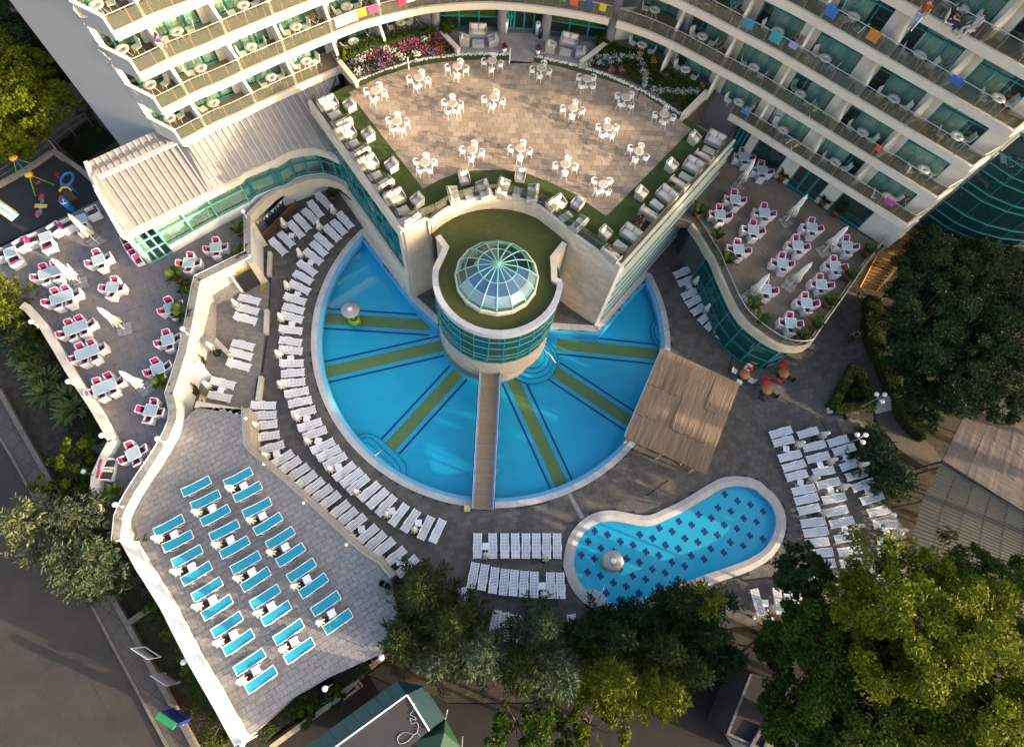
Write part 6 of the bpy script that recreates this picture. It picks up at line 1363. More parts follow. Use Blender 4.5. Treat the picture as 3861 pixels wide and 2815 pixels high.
# towels hung over the rails, placed where the photograph shows them
def rail_towel(rc, u, v, k, w_, h_, col, cn, lb, m=None):
    p = T(rc, u, v, lev(k, 0 if rc[1] in '01' else 25)+1.05); e = min(((math.dist(xy([p])[0], q), i) for i, q in enumerate(offset(EDS, .05))), key=lambda t: t[0])[1]; es = offset(EDS, .05)
    a, b = es[max(0, e-1)], es[min(len(es)-1, e+1)]; ang = math.atan2(b[1]-a[1], b[0]-a[0]); q = es[e]
    dx = (p.x-q[0])*math.cos(ang)+(p.y-q[1])*math.sin(ang); o = thing('towel', lb, 'towel', (q[0]+dx*math.cos(ang), q[1]+dx*math.sin(ang), lev(k, q[0])+1.055), ang, group='towels on the balcony rails')
    O('cloth', towel_mesh(w_, h_, m or mat(cn+'_towel', col, .95, .25, 14)), o)
def plaid():
    m = mat('pink_plaid', (.65, .55, .52), .95); N = m.node_tree.nodes; L = m.node_tree.links; g = N.new('ShaderNodeTexCoord'); b = N['Principled BSDF']; cur = None
    sep = N.new('ShaderNodeSeparateXYZ'); L.new(g.outputs['Object'], sep.inputs[0]); acc = None
    for ax, sc in ((0, 26), (2, 26)):
        ml = N.new('ShaderNodeMath'); ml.operation = 'MULTIPLY'; ml.inputs[1].default_value = sc; L.new(sep.outputs[ax], ml.inputs[0]); sn_ = N.new('ShaderNodeMath'); sn_.operation = 'SINE'; L.new(ml.outputs[0], sn_.inputs[0]); gt_ = N.new('ShaderNodeMath'); gt_.operation = 'GREATER_THAN'; gt_.inputs[1].default_value = .2; L.new(sn_.outputs[0], gt_.inputs[0])
        if acc is None: acc = gt_.outputs[0]
        else: ad = N.new('ShaderNodeMath'); ad.operation = 'ADD'; L.new(acc, ad.inputs[0]); L.new(gt_.outputs[0], ad.inputs[1]); acc = ad.outputs[0]
    cr = N.new('ShaderNodeValToRGB'); mu = N.new('ShaderNodeMath'); mu.operation = 'MULTIPLY'; mu.inputs[1].default_value = .5; L.new(acc, mu.inputs[0]); L.new(mu.outputs[0], cr.inputs[0])
    cr.color_ramp.elements[0].color = (.7, .6, .55, 1); cr.color_ramp.elements[1].color = (.5, .06, .13, 1); L.new(cr.outputs[0], b.inputs['Base Color']); return m
rail_towel('01', 800, 120, 1, 1.75, .75, None, '', 'large pink plaid blanket hung over a rail of the left wing', plaid())
rail_towel('01', 945, 85, 1, .62, .62, (.6, .22, .02), 'amber', 'amber patterned towel right of the plaid blanket')
rail_towel('01', 1040, 60, 1, .62, .55, (.62, .05, .14), 'coral', 'coral pink towel on the rail right of the amber towel')
rail_towel('01', 1285, 5, 1, .5, .5, (.6, .02, .06), 'crimson', 'crimson towel on the rail at the top left of the entrance')
rail_towel('01', 1370, 0, 1, .6, .4, (.75, .74, .78), 'lilac_white', 'white towel on the rail beside the crimson towel')
rail_towel('02', 510, 5, 1, 0.36, 0.40, (0.050, 0.282, 0.207), 'emerald', 'emerald towel on the rail above the entrance doors')
rail_towel('02', 600, 10, 1, 0.58, 0.56, (0.485, 0.110, 0.058), 'scarlet', 'scarlet and orange towel on the rail above the entrance')
rail_towel('02', 725, 40, 1, 0.54, 0.56, (0.035, 0.065, 0.207), 'deep_blue', 'deep blue towel on the rail above the entrance')
rail_towel('02', 838, 75, 1, 0.50, 0.56, (0.545, 0.395, 0.035), 'lemon', 'yellow and white striped towel on the rail above the entrance')
rail_towel('02', 2035, 260, 2, 0.72, 0.60, (0.042, 0.207, 0.335), 'aqua', 'aqua striped towel over a right wing rail, second row')
rail_towel('02', 2250, 385, 2, 0.64, 0.60, (0.035, 0.268, 0.320), 'sea', 'sea green towel over a right wing rail, second row')
rail_towel('03', 90, 385, 2, 0.76, 0.64, (0.035, 0.290, 0.275), 'jade', 'jade towel over a right wing rail beside a lilac one')
rail_towel('03', 215, 465, 2, 0.56, 0.40, (0.260, 0.260, 0.470), 'lilac', 'lilac towel over a right wing rail beside the jade one')
rail_towel('03', 525, 190, 3, 0.76, 0.64, (0.035, 0.140, 0.358), 'cobalt', 'cobalt blue towel over a right wing rail, fourth row')
rail_towel('03', 930, 360, 3, 0.72, 0.64, (0.470, 0.170, 0.028), 'tangerine', 'tangerine towel over a right wing rail, fourth row')
rail_towel('03', 1650, 740, 3, 0.72, 0.40, (0.050, 0.095, 0.433), 'royal', 'royal blue towel over a right wing rail, third row')
rail_towel('03', 1065, 1215, 1, 0.40, 0.40, (0.583, 0.065, 0.042), 'vermilion', 'vermilion towel on the right wing, second row from below')
rail_towel('02', 2080, 920, 0, 0.64, 0.40, (0.042, 0.170, 0.395), 'azure', 'azure towel on the lowest right wing balcony rail')
rail_towel('13', 1110, 160, 0, 0.72, 0.44, (0.433, 0.058, 0.245), 'fuchsia', 'fuchsia towel on the lowest right wing rail near its end')
# ================================================================ VEGETATION
def leafmesh(name, c, d, s, mats, mi=None):
    """many small leaf quads at once: centres c, half-length vectors d, half-width vectors s"""
    n = len(c); v = np.stack([c-d-s*.4, c-d*.1+s, c+d, c-d*.1-s], 1).reshape(-1, 3)
    me = bpy.data.meshes.new(name); me.vertices.add(4*n); me.loops.add(4*n); me.polygons.add(n)
    me.vertices.foreach_set('co', v.astype(np.float32).ravel()); me.loops.foreach_set('vertex_index', np.arange(4*n, dtype=np.int32))
    me.polygons.foreach_set('loop_start', np.arange(0, 4*n, 4, dtype=np.int32)); me.polygons.foreach_set('loop_total', np.full(n, 4, np.int32))
    for m in (mats if isinstance(mats, (list, tuple)) else [mats]): me.materials.append(m)
    if mi is not None: me.polygons.foreach_set('material_index', np.asarray(mi, np.int32))
    me.update(); me.validate(); return me
def unit(a): return a/np.maximum(1e-9, np.linalg.norm(a, axis=1, keepdims=True))
def randdir(n): return unit(RNG.normal(size=(n, 3)))
def leaf_mat(name, col, rand=.35, tr=.25): return mat(name, col, .75, .22, .6, rand=rand, island=True, trans=tr, spec=.08)
LDARK = leaf_mat('dark_green_leaf', (.026, .046, .016)); LMID = leaf_mat('mid_green_leaf', (.042, .068, .008)); LYEL = leaf_mat('yellow_green_sunlit_leaf', (.085, .108, .006))  # yellow leaf puts sunlight into lit crowns, darker greens serve the shaded ones
LCON = leaf_mat('conifer_needle', (.040, .056, .015), .4, .12); LBLU = leaf_mat('bluish_needle', (.055, .075, .040), .35, .12); LCY = leaf_mat('yellowish_sunlit_needle', (.085, .100, .008), .35, .15); LBLK = leaf_mat('deep_green_needle', (.018, .034, .010), .35, .12)  # yellowish needles carry the sunlight of lit tips in their colour
PINKF = mat('pale_pink_blossom', (.40, .24, .22), .8, rand=.25, island=True)
def limbs(b, base, tips, r):
    for t in tips:
        m = base.lerp(t, .5)+Vector((random.uniform(-.3, .3), random.uniform(-.3, .3), .2)); b.tube([base, m, t], [r, r*.6, r*.2], 5)
def broad_tree(rc, u, v, zc, R, lm, label, group, name='leafy_tree', n=9000, leaf=.17, base=-.7, flat=.75, blossom=0, world=None, zb=None, clumps=None):
    c = np.array(world if world else tuple(T(rc, u, v, zc))); root = thing(name, label, 'tree', (c[0], c[1], base), 0, group)
    loc = np.array([c[0], c[1], base]); nc = clumps or int(70+R*18)
    dirs = randdir(nc); rad = (.50+.52*RNG.random(nc)**.6)*(1+.22*np.sin(dirs[:, 0]*5+R)+.16*np.sin(dirs[:, 1]*7+2*R))
    cc = dirs*rad[:, None]*R; cc[:, 2] *= flat
    k = RNG.integers(0, nc, n); cr = R*(.11+.12*RNG.random(nc))
    p = cc[k]+randdir(n)*(RNG.random(n)**.45*cr[k])[:, None]*np.array([1, 1, .65])
    nrm = unit(randdir(n)+np.array([0, 0, .8])+dirs[k]*.5); t = unit(np.cross(nrm, randdir(n))); s = np.cross(nrm, t)
    L = leaf*(.6+.8*RNG.random(n))[:, None]
    mats = [lm]; mi = None
    if blossom:
        mats = [lm, PINKF]; kb = RNG.random(nc) < .45; mi = ((RNG.random(n) < blossom) & kb[k] & (p[:, 2] > 0)).astype(int)
        L = np.where(mi[:, None] == 1, .07, L)
    crown = O('crown', leafmesh('crown', p+c-loc, t*L, s*L*.55, mats, mi), root)
    b = MB(); H_ = c[2]-base; b.tube([(0, 0, 0), (random.uniform(-.1, .1), random.uniform(-.1, .1), H_*.45), (0, 0, H_*.8)], [.06*R, .05*R, .03*R], 8)
    limbs(b, Vector((0, 0, H_*.5)), [Vector(tuple(q+c-loc)) for q in cc[:14]*.85], .025*R); b.build('trunk', BARK, root)
    return root
def spray_tree(rc, u, v, H, R, lm, label, group, name='conifer', base=-.7, nb=None, upturn=.25, zpx=None, needle=.16, power=.95, shape=None, bottom=.12):
    """conifer: whorls of branches, each a flat feathery spray of twigs"""
    q = T(rc, u, v, zpx if zpx is not None else H*.55); root = thing(name, label, 'tree', (q.x, q.y, base), random.random()*6, group)
    nb = nb or int(20*R+26); C_, D_, S_ = [], [], []
    for i in range(nb):
        h = bottom+(1-bottom)*(i+RNG.random())/nb; az = i*2.399+RNG.normal()*.25
        L = R*max(.10, (1-h)**power if shape is None else shape(h))*(.72+.45*RNG.random()); z0 = h*H
        out = np.array([math.cos(az), math.sin(az), 0]); lat = np.array([-math.sin(az), math.cos(az), 0])
        nt_ = max(5, int(L*7)); up = upturn+.35*h
        for j in range(nt_):
            t = .18+.82*(j+RNG.random())/nt_; bp = out*L*t+np.array([0, 0, z0+L*(-.18*math.sin(t*2.2)+up*t*t)])
            for sd in (-1, 1):
                tl_ = (.16+.42*L*(1-t)*.55+.14)*(.7+.5*RNG.random()); td = out*.75+lat*sd*(.55+.3*RNG.random())+np.array([0, 0, RNG.normal()*.22+.05]); td /= np.linalg.norm(td)
                m = max(3, int(tl_/.10))
                for k in range(m):
                    f = (k+.5)/m; cpt = bp+td*tl_*f; nd = td+RNG.normal(size=3)*.38; nd /= np.linalg.norm(nd); sn_ = np.cross(nd, RNG.normal(size=3)); sn_ /= np.linalg.norm(sn_)+1e-9
                    C_.append(cpt); D_.append(nd*needle*(.6+.6*RNG.random())); S_.append(sn_*needle*.30)
    O('crown', leafmesh('crown', np.array(C_), np.array(D_), np.array(S_), lm), root)
    MB().tube([(0, 0, 0), (0, 0, H*.55), (0, 0, H*.97)], [.07*R, .045*R, .01*R], 7).build('trunk', BARK, root); return root
BC = 'conifers along the bottom edge'
for rc, u, v, H, R, m, lb in (
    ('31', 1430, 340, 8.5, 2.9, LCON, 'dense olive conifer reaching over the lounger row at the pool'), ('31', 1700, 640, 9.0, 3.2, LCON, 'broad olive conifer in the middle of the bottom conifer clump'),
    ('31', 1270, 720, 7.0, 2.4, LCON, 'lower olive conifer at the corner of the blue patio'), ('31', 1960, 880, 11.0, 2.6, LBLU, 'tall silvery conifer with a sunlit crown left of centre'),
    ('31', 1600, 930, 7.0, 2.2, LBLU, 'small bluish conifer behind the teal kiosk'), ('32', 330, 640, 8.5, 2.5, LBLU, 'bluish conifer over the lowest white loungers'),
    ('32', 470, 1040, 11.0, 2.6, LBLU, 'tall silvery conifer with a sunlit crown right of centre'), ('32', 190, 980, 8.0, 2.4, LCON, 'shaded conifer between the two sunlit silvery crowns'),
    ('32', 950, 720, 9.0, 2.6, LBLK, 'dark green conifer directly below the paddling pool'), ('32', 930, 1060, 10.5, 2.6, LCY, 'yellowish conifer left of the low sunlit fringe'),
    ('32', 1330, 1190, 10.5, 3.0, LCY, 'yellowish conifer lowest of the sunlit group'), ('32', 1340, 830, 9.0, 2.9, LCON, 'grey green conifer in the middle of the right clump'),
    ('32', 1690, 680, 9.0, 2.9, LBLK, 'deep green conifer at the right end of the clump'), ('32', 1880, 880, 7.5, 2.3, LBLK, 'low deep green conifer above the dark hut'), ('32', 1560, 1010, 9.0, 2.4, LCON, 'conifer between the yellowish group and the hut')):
    spray_tree(rc, u, v, H, R, m, lb, BC)
CYG = 'slim cypresses below the paddling pool'
for u, v, H, R, lb in ((1480, 400, 9, 1.0, 'slim dark cypress with its tip touching the pool kerb'), (1620, 400, 10, 1.1, 'slim cypress with a yellow sunlit tip'), (1740, 430, 9, 1.0, 'slim dark cypress nearest the lone lounger'), (1130, 520, 6, 1.0, 'slim cypress below the middle of the pool kerb'), (900, 560, 5, .8, 'smallest slim cypress near the beach step'), (660, 680, 6, .8, 'slim dark cypress beside the hidden lounger')):
    spray_tree('32', u, v, H, R, LBLK if H < 10 else LCY, lb, CYG, 'cypress', shape=lambda h: .35+.65*math.sin(math.pi*min(1, h*.95))**.7 if h < .9 else .3, upturn=.7)
LJ = 'junipers along the street'
for rc, u, v, H, R, m, lb in (('20', 330, 1310, 7.5, 3.0, leaf_mat('pale_sunlit_juniper', (.10, .115, .055), .3, .15), 'pale sunlit juniper spreading over the street'), ('20', 690, 1260, 6.5, 2.5, LBLU, 'juniper between the pale one and the white wall'), ('20', 640, 1560, 6.5, 2.8, LBLU, 'blue green juniper below the pale one'), ('30', 850, 60, 6.0, 2.7, LBLU, 'blue green juniper beside the patio wall'), ('30', 640, 140, 5.0, 2.3, LBLU, 'low blue green juniper over the kerb'), ('20', 900, 1130, 4.5, 1.5, leaf_mat('pale_sunlit_juniper', (.10, .115, .055)), 'small pale juniper at the end of the dining terrace')):
    spray_tree(rc, u, v, H, R, m, lb, LJ, 'juniper', upturn=.35, power=.55)  # pale needles: sunlight on the branches put into the colour
for rc, u, v, H, R, lb in (('23', 1030, 720, 2.8, 2.3, 'spreading juniper beside the right hand lounger columns'), ('23', 1180, 900, 3.4, 2.0, 'lower juniper beside the lamp and the reed roofed shelter'), ('23', 990, 560, 2.1, 1.5, 'upper juniper next to the three globe lamp')):
    spray_tree(rc, u, v, H, R, leaf_mat('garden_juniper', (.045, .075, .035), .35, .12), lb, 'garden junipers', 'juniper', base=-.3, upturn=.3, power=.6)
for rc, u, v, H, R, lb in (('10', 40, 870, 7, 2.2, 'yellowish conifer at the left picture edge by the lounge seats'), ('10', 60, 1090, 6, 2.2, 'conifer at the left picture edge above the yuccas')):
    spray_tree(rc, u, v, H, R, LCY, lb, 'conifers at the left edge', upturn=.35)
BD = 'leafy trees in the bottom right corner'
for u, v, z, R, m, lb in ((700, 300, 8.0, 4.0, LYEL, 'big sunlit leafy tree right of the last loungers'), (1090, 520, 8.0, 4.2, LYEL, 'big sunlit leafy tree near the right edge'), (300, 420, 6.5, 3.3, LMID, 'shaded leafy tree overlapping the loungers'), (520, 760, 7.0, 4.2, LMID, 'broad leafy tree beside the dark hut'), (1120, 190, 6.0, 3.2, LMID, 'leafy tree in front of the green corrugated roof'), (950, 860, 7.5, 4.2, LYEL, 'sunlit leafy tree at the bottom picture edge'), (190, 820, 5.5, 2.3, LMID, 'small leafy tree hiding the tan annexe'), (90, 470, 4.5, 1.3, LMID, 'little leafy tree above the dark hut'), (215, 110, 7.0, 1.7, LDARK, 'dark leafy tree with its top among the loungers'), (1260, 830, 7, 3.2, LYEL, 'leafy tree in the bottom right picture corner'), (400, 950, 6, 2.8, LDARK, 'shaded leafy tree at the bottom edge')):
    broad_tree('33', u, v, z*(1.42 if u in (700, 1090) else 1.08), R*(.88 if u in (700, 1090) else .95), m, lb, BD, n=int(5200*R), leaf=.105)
PT = 'dark trees with pink blossom on the right'
for rc, u, v, z, R, lb in (('13', 1620, 780, 6.0, 3.6, 'blossoming tree under the round glass building'), ('13', 1480, 1120, 6, 3.6, 'blossoming tree beside the long hedge'), ('13', 1980, 820, 6, 3.6, 'dark tree below the glass building rails'), ('13', 1860, 1250, 6.5, 4.0, 'broad blossoming tree in the middle of the right garden'), ('13', 2220, 1100, 6, 3.6, 'blossoming tree at the right picture edge'), ('13', 1370, 720, 4.5, 1.8, 'small dark tree beside the wooden stair'), ('23', 1740, 70, 5.5, 2.8, 'blossoming tree hanging over the reed roof'), ('23', 2120, 40, 5.5, 3.2, 'dark tree above the reed roof at the right edge'), ('13', 1320, 1430, 3.2, 2.2, 'low dark tree behind the long hedge'), ('23', 1420, 230, 3.0, 2.0, 'low dark bush between hedge and reed roof')):
    broad_tree(rc, u, v, z, R, LDARK, lb, PT, n=int(4600*R), leaf=.11, blossom=.06, flat=.6)
LTG = 'trees behind the left wing'
for rc, u, v, z, R, m, lb in (('00', 70, 830, 6.0, 3.3, LYEL, 'big yellow green tree at the left edge'), ('00', -60, 620, 7, 3.4, LYEL, 'yellow green tree cut by the left edge'), ('00', 400, 620, 4, 1.6, LDARK, 'green tree in the shade of the white end wall'), ('00', 60, 1120, 5, 2.3, LYEL, 'yellow green tree above the playground swing'), ('00', 200, 420, 5, 2.6, LDARK, 'dark tree touching the white end wall'), ('00', 60, 200, 6, 3.6, LDARK, 'dark tree in the top left corner'), ('00', 420, 560, 4, 1.8, LDARK, 'dark bush under the white end wall')):
    broad_tree(rc, u, v, z, R, m, lb, LTG, n=int(4200*R), leaf=.12)
for rc, u, v, z, R, m, lb in (('20', 640, 740, 2.0, 1.5, LYEL, 'rose bush with pale blooms by the street parapet'), ('20', 560, 900, 2.0, 1.8, LYEL, 'bright shrub over the street kerb'), ('20', 640, 1020, 1.8, 1.6, LMID, 'dark green shrub between rose bush and juniper'), ('10', 130, 1250, 2.0, 2.0, LDARK, 'dark shrub mass beside the first globe lamp'), ('10', 330, 1420, 1.2, 1.2, LMID, 'green shrub under the street parapet'), ('32', 130, 1500, 2.8, 2.0, LMID, 'leafy shrub at the bottom edge left of the hedgehog bush'), ('32', 430, 1520, 2.6, 1.9, LMID, 'leafy shrub at the bottom edge below the silvery conifers'), ('32', 760, 1500, 2.6, 1.7, LYEL, 'bright leafy shrub at the bottom edge'), ('32', 900, 1370, 1.2, .6, LDARK, 'round spiky bush on the dark yard'), ('30', 1310, 440, 1.0, .8, LMID, 'green bush at the step of the street wall'), ('30', 1500, 700, 1.0, .7, LYEL, 'yellow green bush on the street strip beside the first sign'), ('30', 1620, 930, 1.1, .8, LYEL, 'yellow green bush behind the globe lamp on the street strip'), ('30', 1740, 1140, 1.1, .9, LMID, 'green bush beside the blue and green sign'), ('30', 1880, 1440, 1.3, 1.1, LMID, 'larger green bush low on the street strip'), ('31', 470, 1320, .9, .9, LMID, 'green bush beside the blue crates'), ('31', 690, 1210, .9, .7, LMID, 'green bush between lamp and stone planter'), ('00', 900, 1180, .8, 1.0, LMID, 'green bush on the planted slope behind the restaurant'), ('00', 640, 1330, .6, .9, LDARK, 'dark bush on the planted slope beside the playground'), ('00', 740, 930, 1.2, .9, LMID, 'bush at the foot of the white end wall'), ('10', 1605, 870, 3.2, .7, LMID, 'green planter bush behind the curved parapet'), ('02', 840, 345, MT+.5, .6, LMID, 'potted bush at the right entrance column'), ('01', 1670, 240, MT+.6, .7, LMID, 'potted bush at the left entrance column'), ('01', 770, 465, MT+.6, .55, LYEL, 'round clipped bush at the flower bed corner'), ('23', 820, 180, .2, .4, LMID, 'small bush inside the triangular hedge')):
    zb_ = MT if z > 8 else (LT if z > 3 and rc == '10' else -.7)
    tag(broad_tree(rc, u, v, z, R, m, lb, 'garden shrubs', 'shrub', n=int(1500*R+300), leaf=.10, base=zb_ if z < 8 else MT, clumps=24), lb, 'shrub', 'garden shrubs')
# unseen tall trees added beyond the garden to keep low sun off the deck
for i, (s_, a_, z, R) in enumerate([(-6, 56, 14.6, 4.4), (-2, 56, 15.2, 4.4), (5, 58, 15.6, 4.6), (13, 56, 13.6, 5.2), (21, 60, 13.4, 5.0), (2, 68, 18.0, 4.6)]):
    x, y = PC[0]+a_*.934+s_*.358, PC[1]-a_*.358+s_*.934
    broad_tree('', 0, 0, z, R, LDARK, 'unseen tall tree added to shade the deck', 'unseen trees added for shade', 'added_shade_tree', n=11000, leaf=.42, world=(x, y, z), flat=.85)
# ---------------------------------------------------------------- hedges
def hedge(label, path, z0, hgt, wd, m, grp='clipped hedges', closed=False, name='hedge', dens=260):
    root = thing(name, label, 'hedge', (0, 0, 0), 0, grp)
    MB().wall(path, z0, z0+hgt-.10, wd-.16, closed=closed).build('branches', mat('hedge_core', (.012, .018, .006), .95), root)
    pts = resample(path+([path[0]] if closed else []), .15); n = int(dens*.15*len(pts)*(wd+2*hgt)); i = RNG.integers(0, len(pts)-1, n); f = RNG.random(n)
    P_ = np.array(pts); a = P_[i]; b = P_[i+1]; d = unit(b-a); nn = np.stack([-d[:, 1], d[:, 0]], 1); side = RNG.random(n)*(wd+2*hgt)
    off = np.clip(side-hgt, 0, wd)-wd/2; z = np.where(side < hgt, side, np.where(side > hgt+wd, wd+2*hgt-side, hgt))+RNG.normal(size=n)*.035
    c = np.concatenate([a+(b-a)*f[:, None]+nn*(off+RNG.normal(size=n)*.035)[:, None], (z0+z)[:, None]], 1)
    t = randdir(n); s = unit(np.cross(t, randdir(n))); L = .055*(.6+.8*RNG.random(n))[:, None]
    O('foliage', leafmesh('foliage', c, t*L, s*L*.6, m), root); return root
HG = leaf_mat('hedge_leaf', (.055, .085, .012), .35, .2)
hedge('long curving hedge along the garden path on the right', spline(xy(TL('13', .9, (1000, 940), (985, 1150), (1000, 1300), (1090, 1480)))+xy(TL('23', .9, (1150, 60), (1230, 250), (1330, 420), (1470, 540))), 5), -.3, 1.25, 1.15, HG)
hedge('left arm of the triangular clipped hedge', xy(TL('23', .6, (830, -50), (730, 120), (635, 300))), -.1, .75, .62, HG); hedge('right arm of the triangular clipped hedge', xy(TL('23', .6, (855, -20), (925, 120), (990, 270))), -.1, .75, .62, HG)
hedge('lower arm of the triangular clipped hedge', xy(TL('23', .6, (655, 318), (820, 300), (990, 290))), -.1, .75, .62, HG)
hedge('low green hedge along the bottom of the blue patio', xy(TL('31', 1.2, (40, 1560), (200, 1420), (400, 1290), (560, 1200))), -.6, 1.4, 1.0, leaf_mat('patio_hedge_leaf', (.05, .07, .014)), dens=180)
hedge('bushy green hedge below the blue patio near the kiosk', xy(TL('31', 1.2, (690, 1110), (850, 1030), (980, 950))), -.6, 1.4, .9, leaf_mat('patio_hedge_leaf', (.05, .07, .014)), dens=180)
hedge('yellow green hedge behind the pink flower bed', xy(TL('01', MT+.6, (800, 470), (1000, 375), (1300, 295), (1560, 250))), MT, .75, .8, HG)
hedge('small round hedge row by the street parapet', xy(TL('20', .5, (730, 400), (760, 465), (790, 525), (830, 580))), -.7, .9, .8, HG)
# ---------------------------------------------------------------- flower beds on the terrace
SOILB = mat('bed_soil', (.035, .028, .02), 1.0, .3, 6, .5, 20)
def bed(label, outline, blobs, nsoil=500):
    root = thing('flower_bed', label, 'flower bed')
    MB().prism(outline, MT-.02, MT+.14).build('soil', SOILB, root)
    n = nsoil*9; c = []
    x0 = min(p[0] for p in outline); x1 = max(p[0] for p in outline); y0 = min(p[1] for p in outline); y1 = max(p[1] for p in outline)
    while len(c) < n:
        p = (RNG.uniform(x0, x1), RNG.uniform(y0, y1))
        if inside(p, outline): c.append((*p, MT+.15+RNG.random()*.28))
    c = np.array(c); t = randdir(n); s = unit(np.cross(t, randdir(n))); O('ground_leaves', leafmesh('ground_leaves', c, t*.09, s*.05, LMID), root)
    for nm, m, pts, r in blobs:
        q = np.array([tuple(T(*p, MT+.3)) for p in pts]); k = RNG.integers(0, len(q), int(260*len(q)*r)); n = len(k)
        c = q[k]+np.concatenate([RNG.normal(size=(n, 2))*r*.45, RNG.random((n, 1))*.28-.05], 1); t = unit(randdir(n)+np.array([0, 0, .5])); s = unit(np.cross(t, randdir(n))); L = .055*(.6+.8*RNG.random(n))[:, None]
        O(nm, leafmesh(nm, c, t*L, s*L*.8, m), root)
    return root
FW = mat('white_flower', (.62, .60, .52), .8, rand=.2, island=True); FP = mat('pink_flower', (.30, .09, .17), .8, rand=.35, island=True); FR = mat('red_flower', (.22, .05, .03), .8, rand=.35, island=True); FV = mat('violet_flower', (.17, .10, .19), .8, rand=.35, island=True); FS = mat('silver_leaf', (.34, .36, .36), .8, rand=.25, island=True); FY = mat('amber_flower', (.50, .32, .03), .8, rand=.3, island=True)
b1o = xy(TL('01', MT, (740, 500), (890, 690), (1150, 590), (1400, 510), (1700, 468), (1760, 450), (1585, 245), (1300, 320), (1000, 400), (860, 450)))
bed('flower bed of red pink and white flowers left of the entrance', b1o, [('white_flowers', FW, [('01', a, b) for a, b in ((930, 510), (960, 460), (1010, 430), (1080, 400), (1140, 420), (1190, 450), (1260, 490), (1400, 460), (1500, 300), (1480, 345), (900, 620))], .45),
    ('red_flowers', FR, [('01', a, b) for a, b in ((1060, 440), (1010, 490), (1200, 400), (1290, 430), (1380, 400), (1560, 360), (1620, 400), (1600, 440), (1480, 410))], .5), ('pink_flowers', FP, [('01', a, b) for a, b in ((1300, 385), (1380, 360), (1260, 400), (1180, 510), (1150, 480), (1600, 330), (1450, 430), (1410, 345))], .5), ('violet_flowers', FV, [('01', a, b) for a, b in ((980, 590), (1080, 500), (900, 480), (870, 540), (1330, 420), (1540, 440), (1100, 560))], .5)])
b2o = xy(TL('02', MT, (655, 548), (880, 375), (1100, 440), (1330, 560), (1500, 680), (1735, 770), (1600, 900), (1520, 965), (1300, 800), (1100, 700), (900, 620)))
bed('flower bed with curving silver plants right of the entrance', b2o, [('silver_plants', FS, [('02', a, b) for a, b in ((700, 555), (740, 520), (800, 500), (870, 490), (940, 485), (1010, 485), (1080, 490), (1150, 510), (1180, 560), (1190, 620), (1200, 680), (1200, 730), (820, 545), (900, 525), (980, 520), (1280, 770), (1340, 785), (1400, 780), (1460, 785), (1520, 790), (1580, 785), (1640, 790))], .34),
    ('amber_flowers', FY, [('02', a, b) for a, b in ((1160, 475), (1210, 650), (1270, 530), (1690, 750))], .3), ('pink_flowers', FP, [('02', a, b) for a, b in ((920, 600), (1000, 610), (1380, 650))], .35), ('bushes', LMID, [('02', a, b) for a, b in ((920, 410), (1000, 430), (1230, 500), (1300, 590), (1400, 640), (1480, 660), (1560, 690), (1330, 680), (1420, 710), (1650, 740), (850, 430))], .5)])
for o_, lb in ((xy(TL('01', MT+.5, (745, 520), (890, 700))), 'stepped stone side wall of the left flower bed'), (xy(TL('01', MT+.3, (1590, 260), (1765, 445))), 'low stone wall between flower bed and left entrance seats'), (xy(TL('02', MT+.3, (880, 375), (655, 550))), 'low stone wall between flower bed and right entrance seats'), (xy(TL('02', MT+.5, (1735, 775), (1525, 985))), 'stone side wall of the silver flower bed')):
    t = thing('bed_wall', lb, 'wall'); MB().wall(o_, MT-.3, MT+.5, .28).build('wall_face', LIMEW, t); MB().wall(o_, MT+.5, MT+.56, .36).build('cap_stone', LIMEW, t)
# white pebble lines along the turf
PEB = mat('white_pebble', (.72, .71, .70), .7, rand=.15, island=True)
for lb, pts in (('line of white pebbles on the turf left of the entrance', TL('01', MT, (905, 690), (1000, 645), (1150, 588), (1330, 535), (1500, 500), (1700, 475), (1950, 463), (2180, 465))), ('line of white pebbles on the turf right of the entrance', TL('02', MT, (278, 487), (450, 525), (650, 570), (900, 652), (1150, 765), (1330, 865), (1515, 978)))):
    sp = resample(spline(xy(pts), 6), .09); b = MB()
    for p in sp:
        for _ in range(3):
            x, y, r = p[0]+random.uniform(-.12, .12), p[1]+random.uniform(-.12, .12), random.uniform(.035, .065); b.box(x, y, MT+.03, r*1.6, r*1.3, r, random.random()*3)
    o = b.build('pebble_line', PEB); stuff(tag(o, lb, 'pebbles'))
# ---------------------------------------------------------------- potted palms, yuccas, planters
def fronds(n, L, droop, wd, seed, up=.5):
    r = random.Random(seed); b = MB()
    for i in range(n):
        az = i*2.399+r.uniform(-.3, .3); el = r.uniform(up*.3, up*1.5); l = L*r.uniform(.7, 1.15); pts = []
        for k in range(6):
            t = k/5; rr = l*t*math.cos(el); pts.append(Vector((rr*math.cos(az), rr*math.sin(az), l*t*math.sin(el)-droop*l*t*t)))
        lat = Vector((-math.sin(az), math.cos(az), 0)); vs = []
        for k, p in enumerate(pts): w__ = wd*(.35+1.3*math.sin(math.pi*min(.97, (k+.6)/6)))*.5; vs += [p-lat*w__, p+Vector((0, 0, .02)), p+lat*w__]
        fs = []
        for k in range(5): fs += [(3*k, 3*k+1, 3*k+4, 3*k+3), (3*k+1, 3*k+2, 3*k+5, 3*k+4)]
        b.add(vs, fs)
    return b
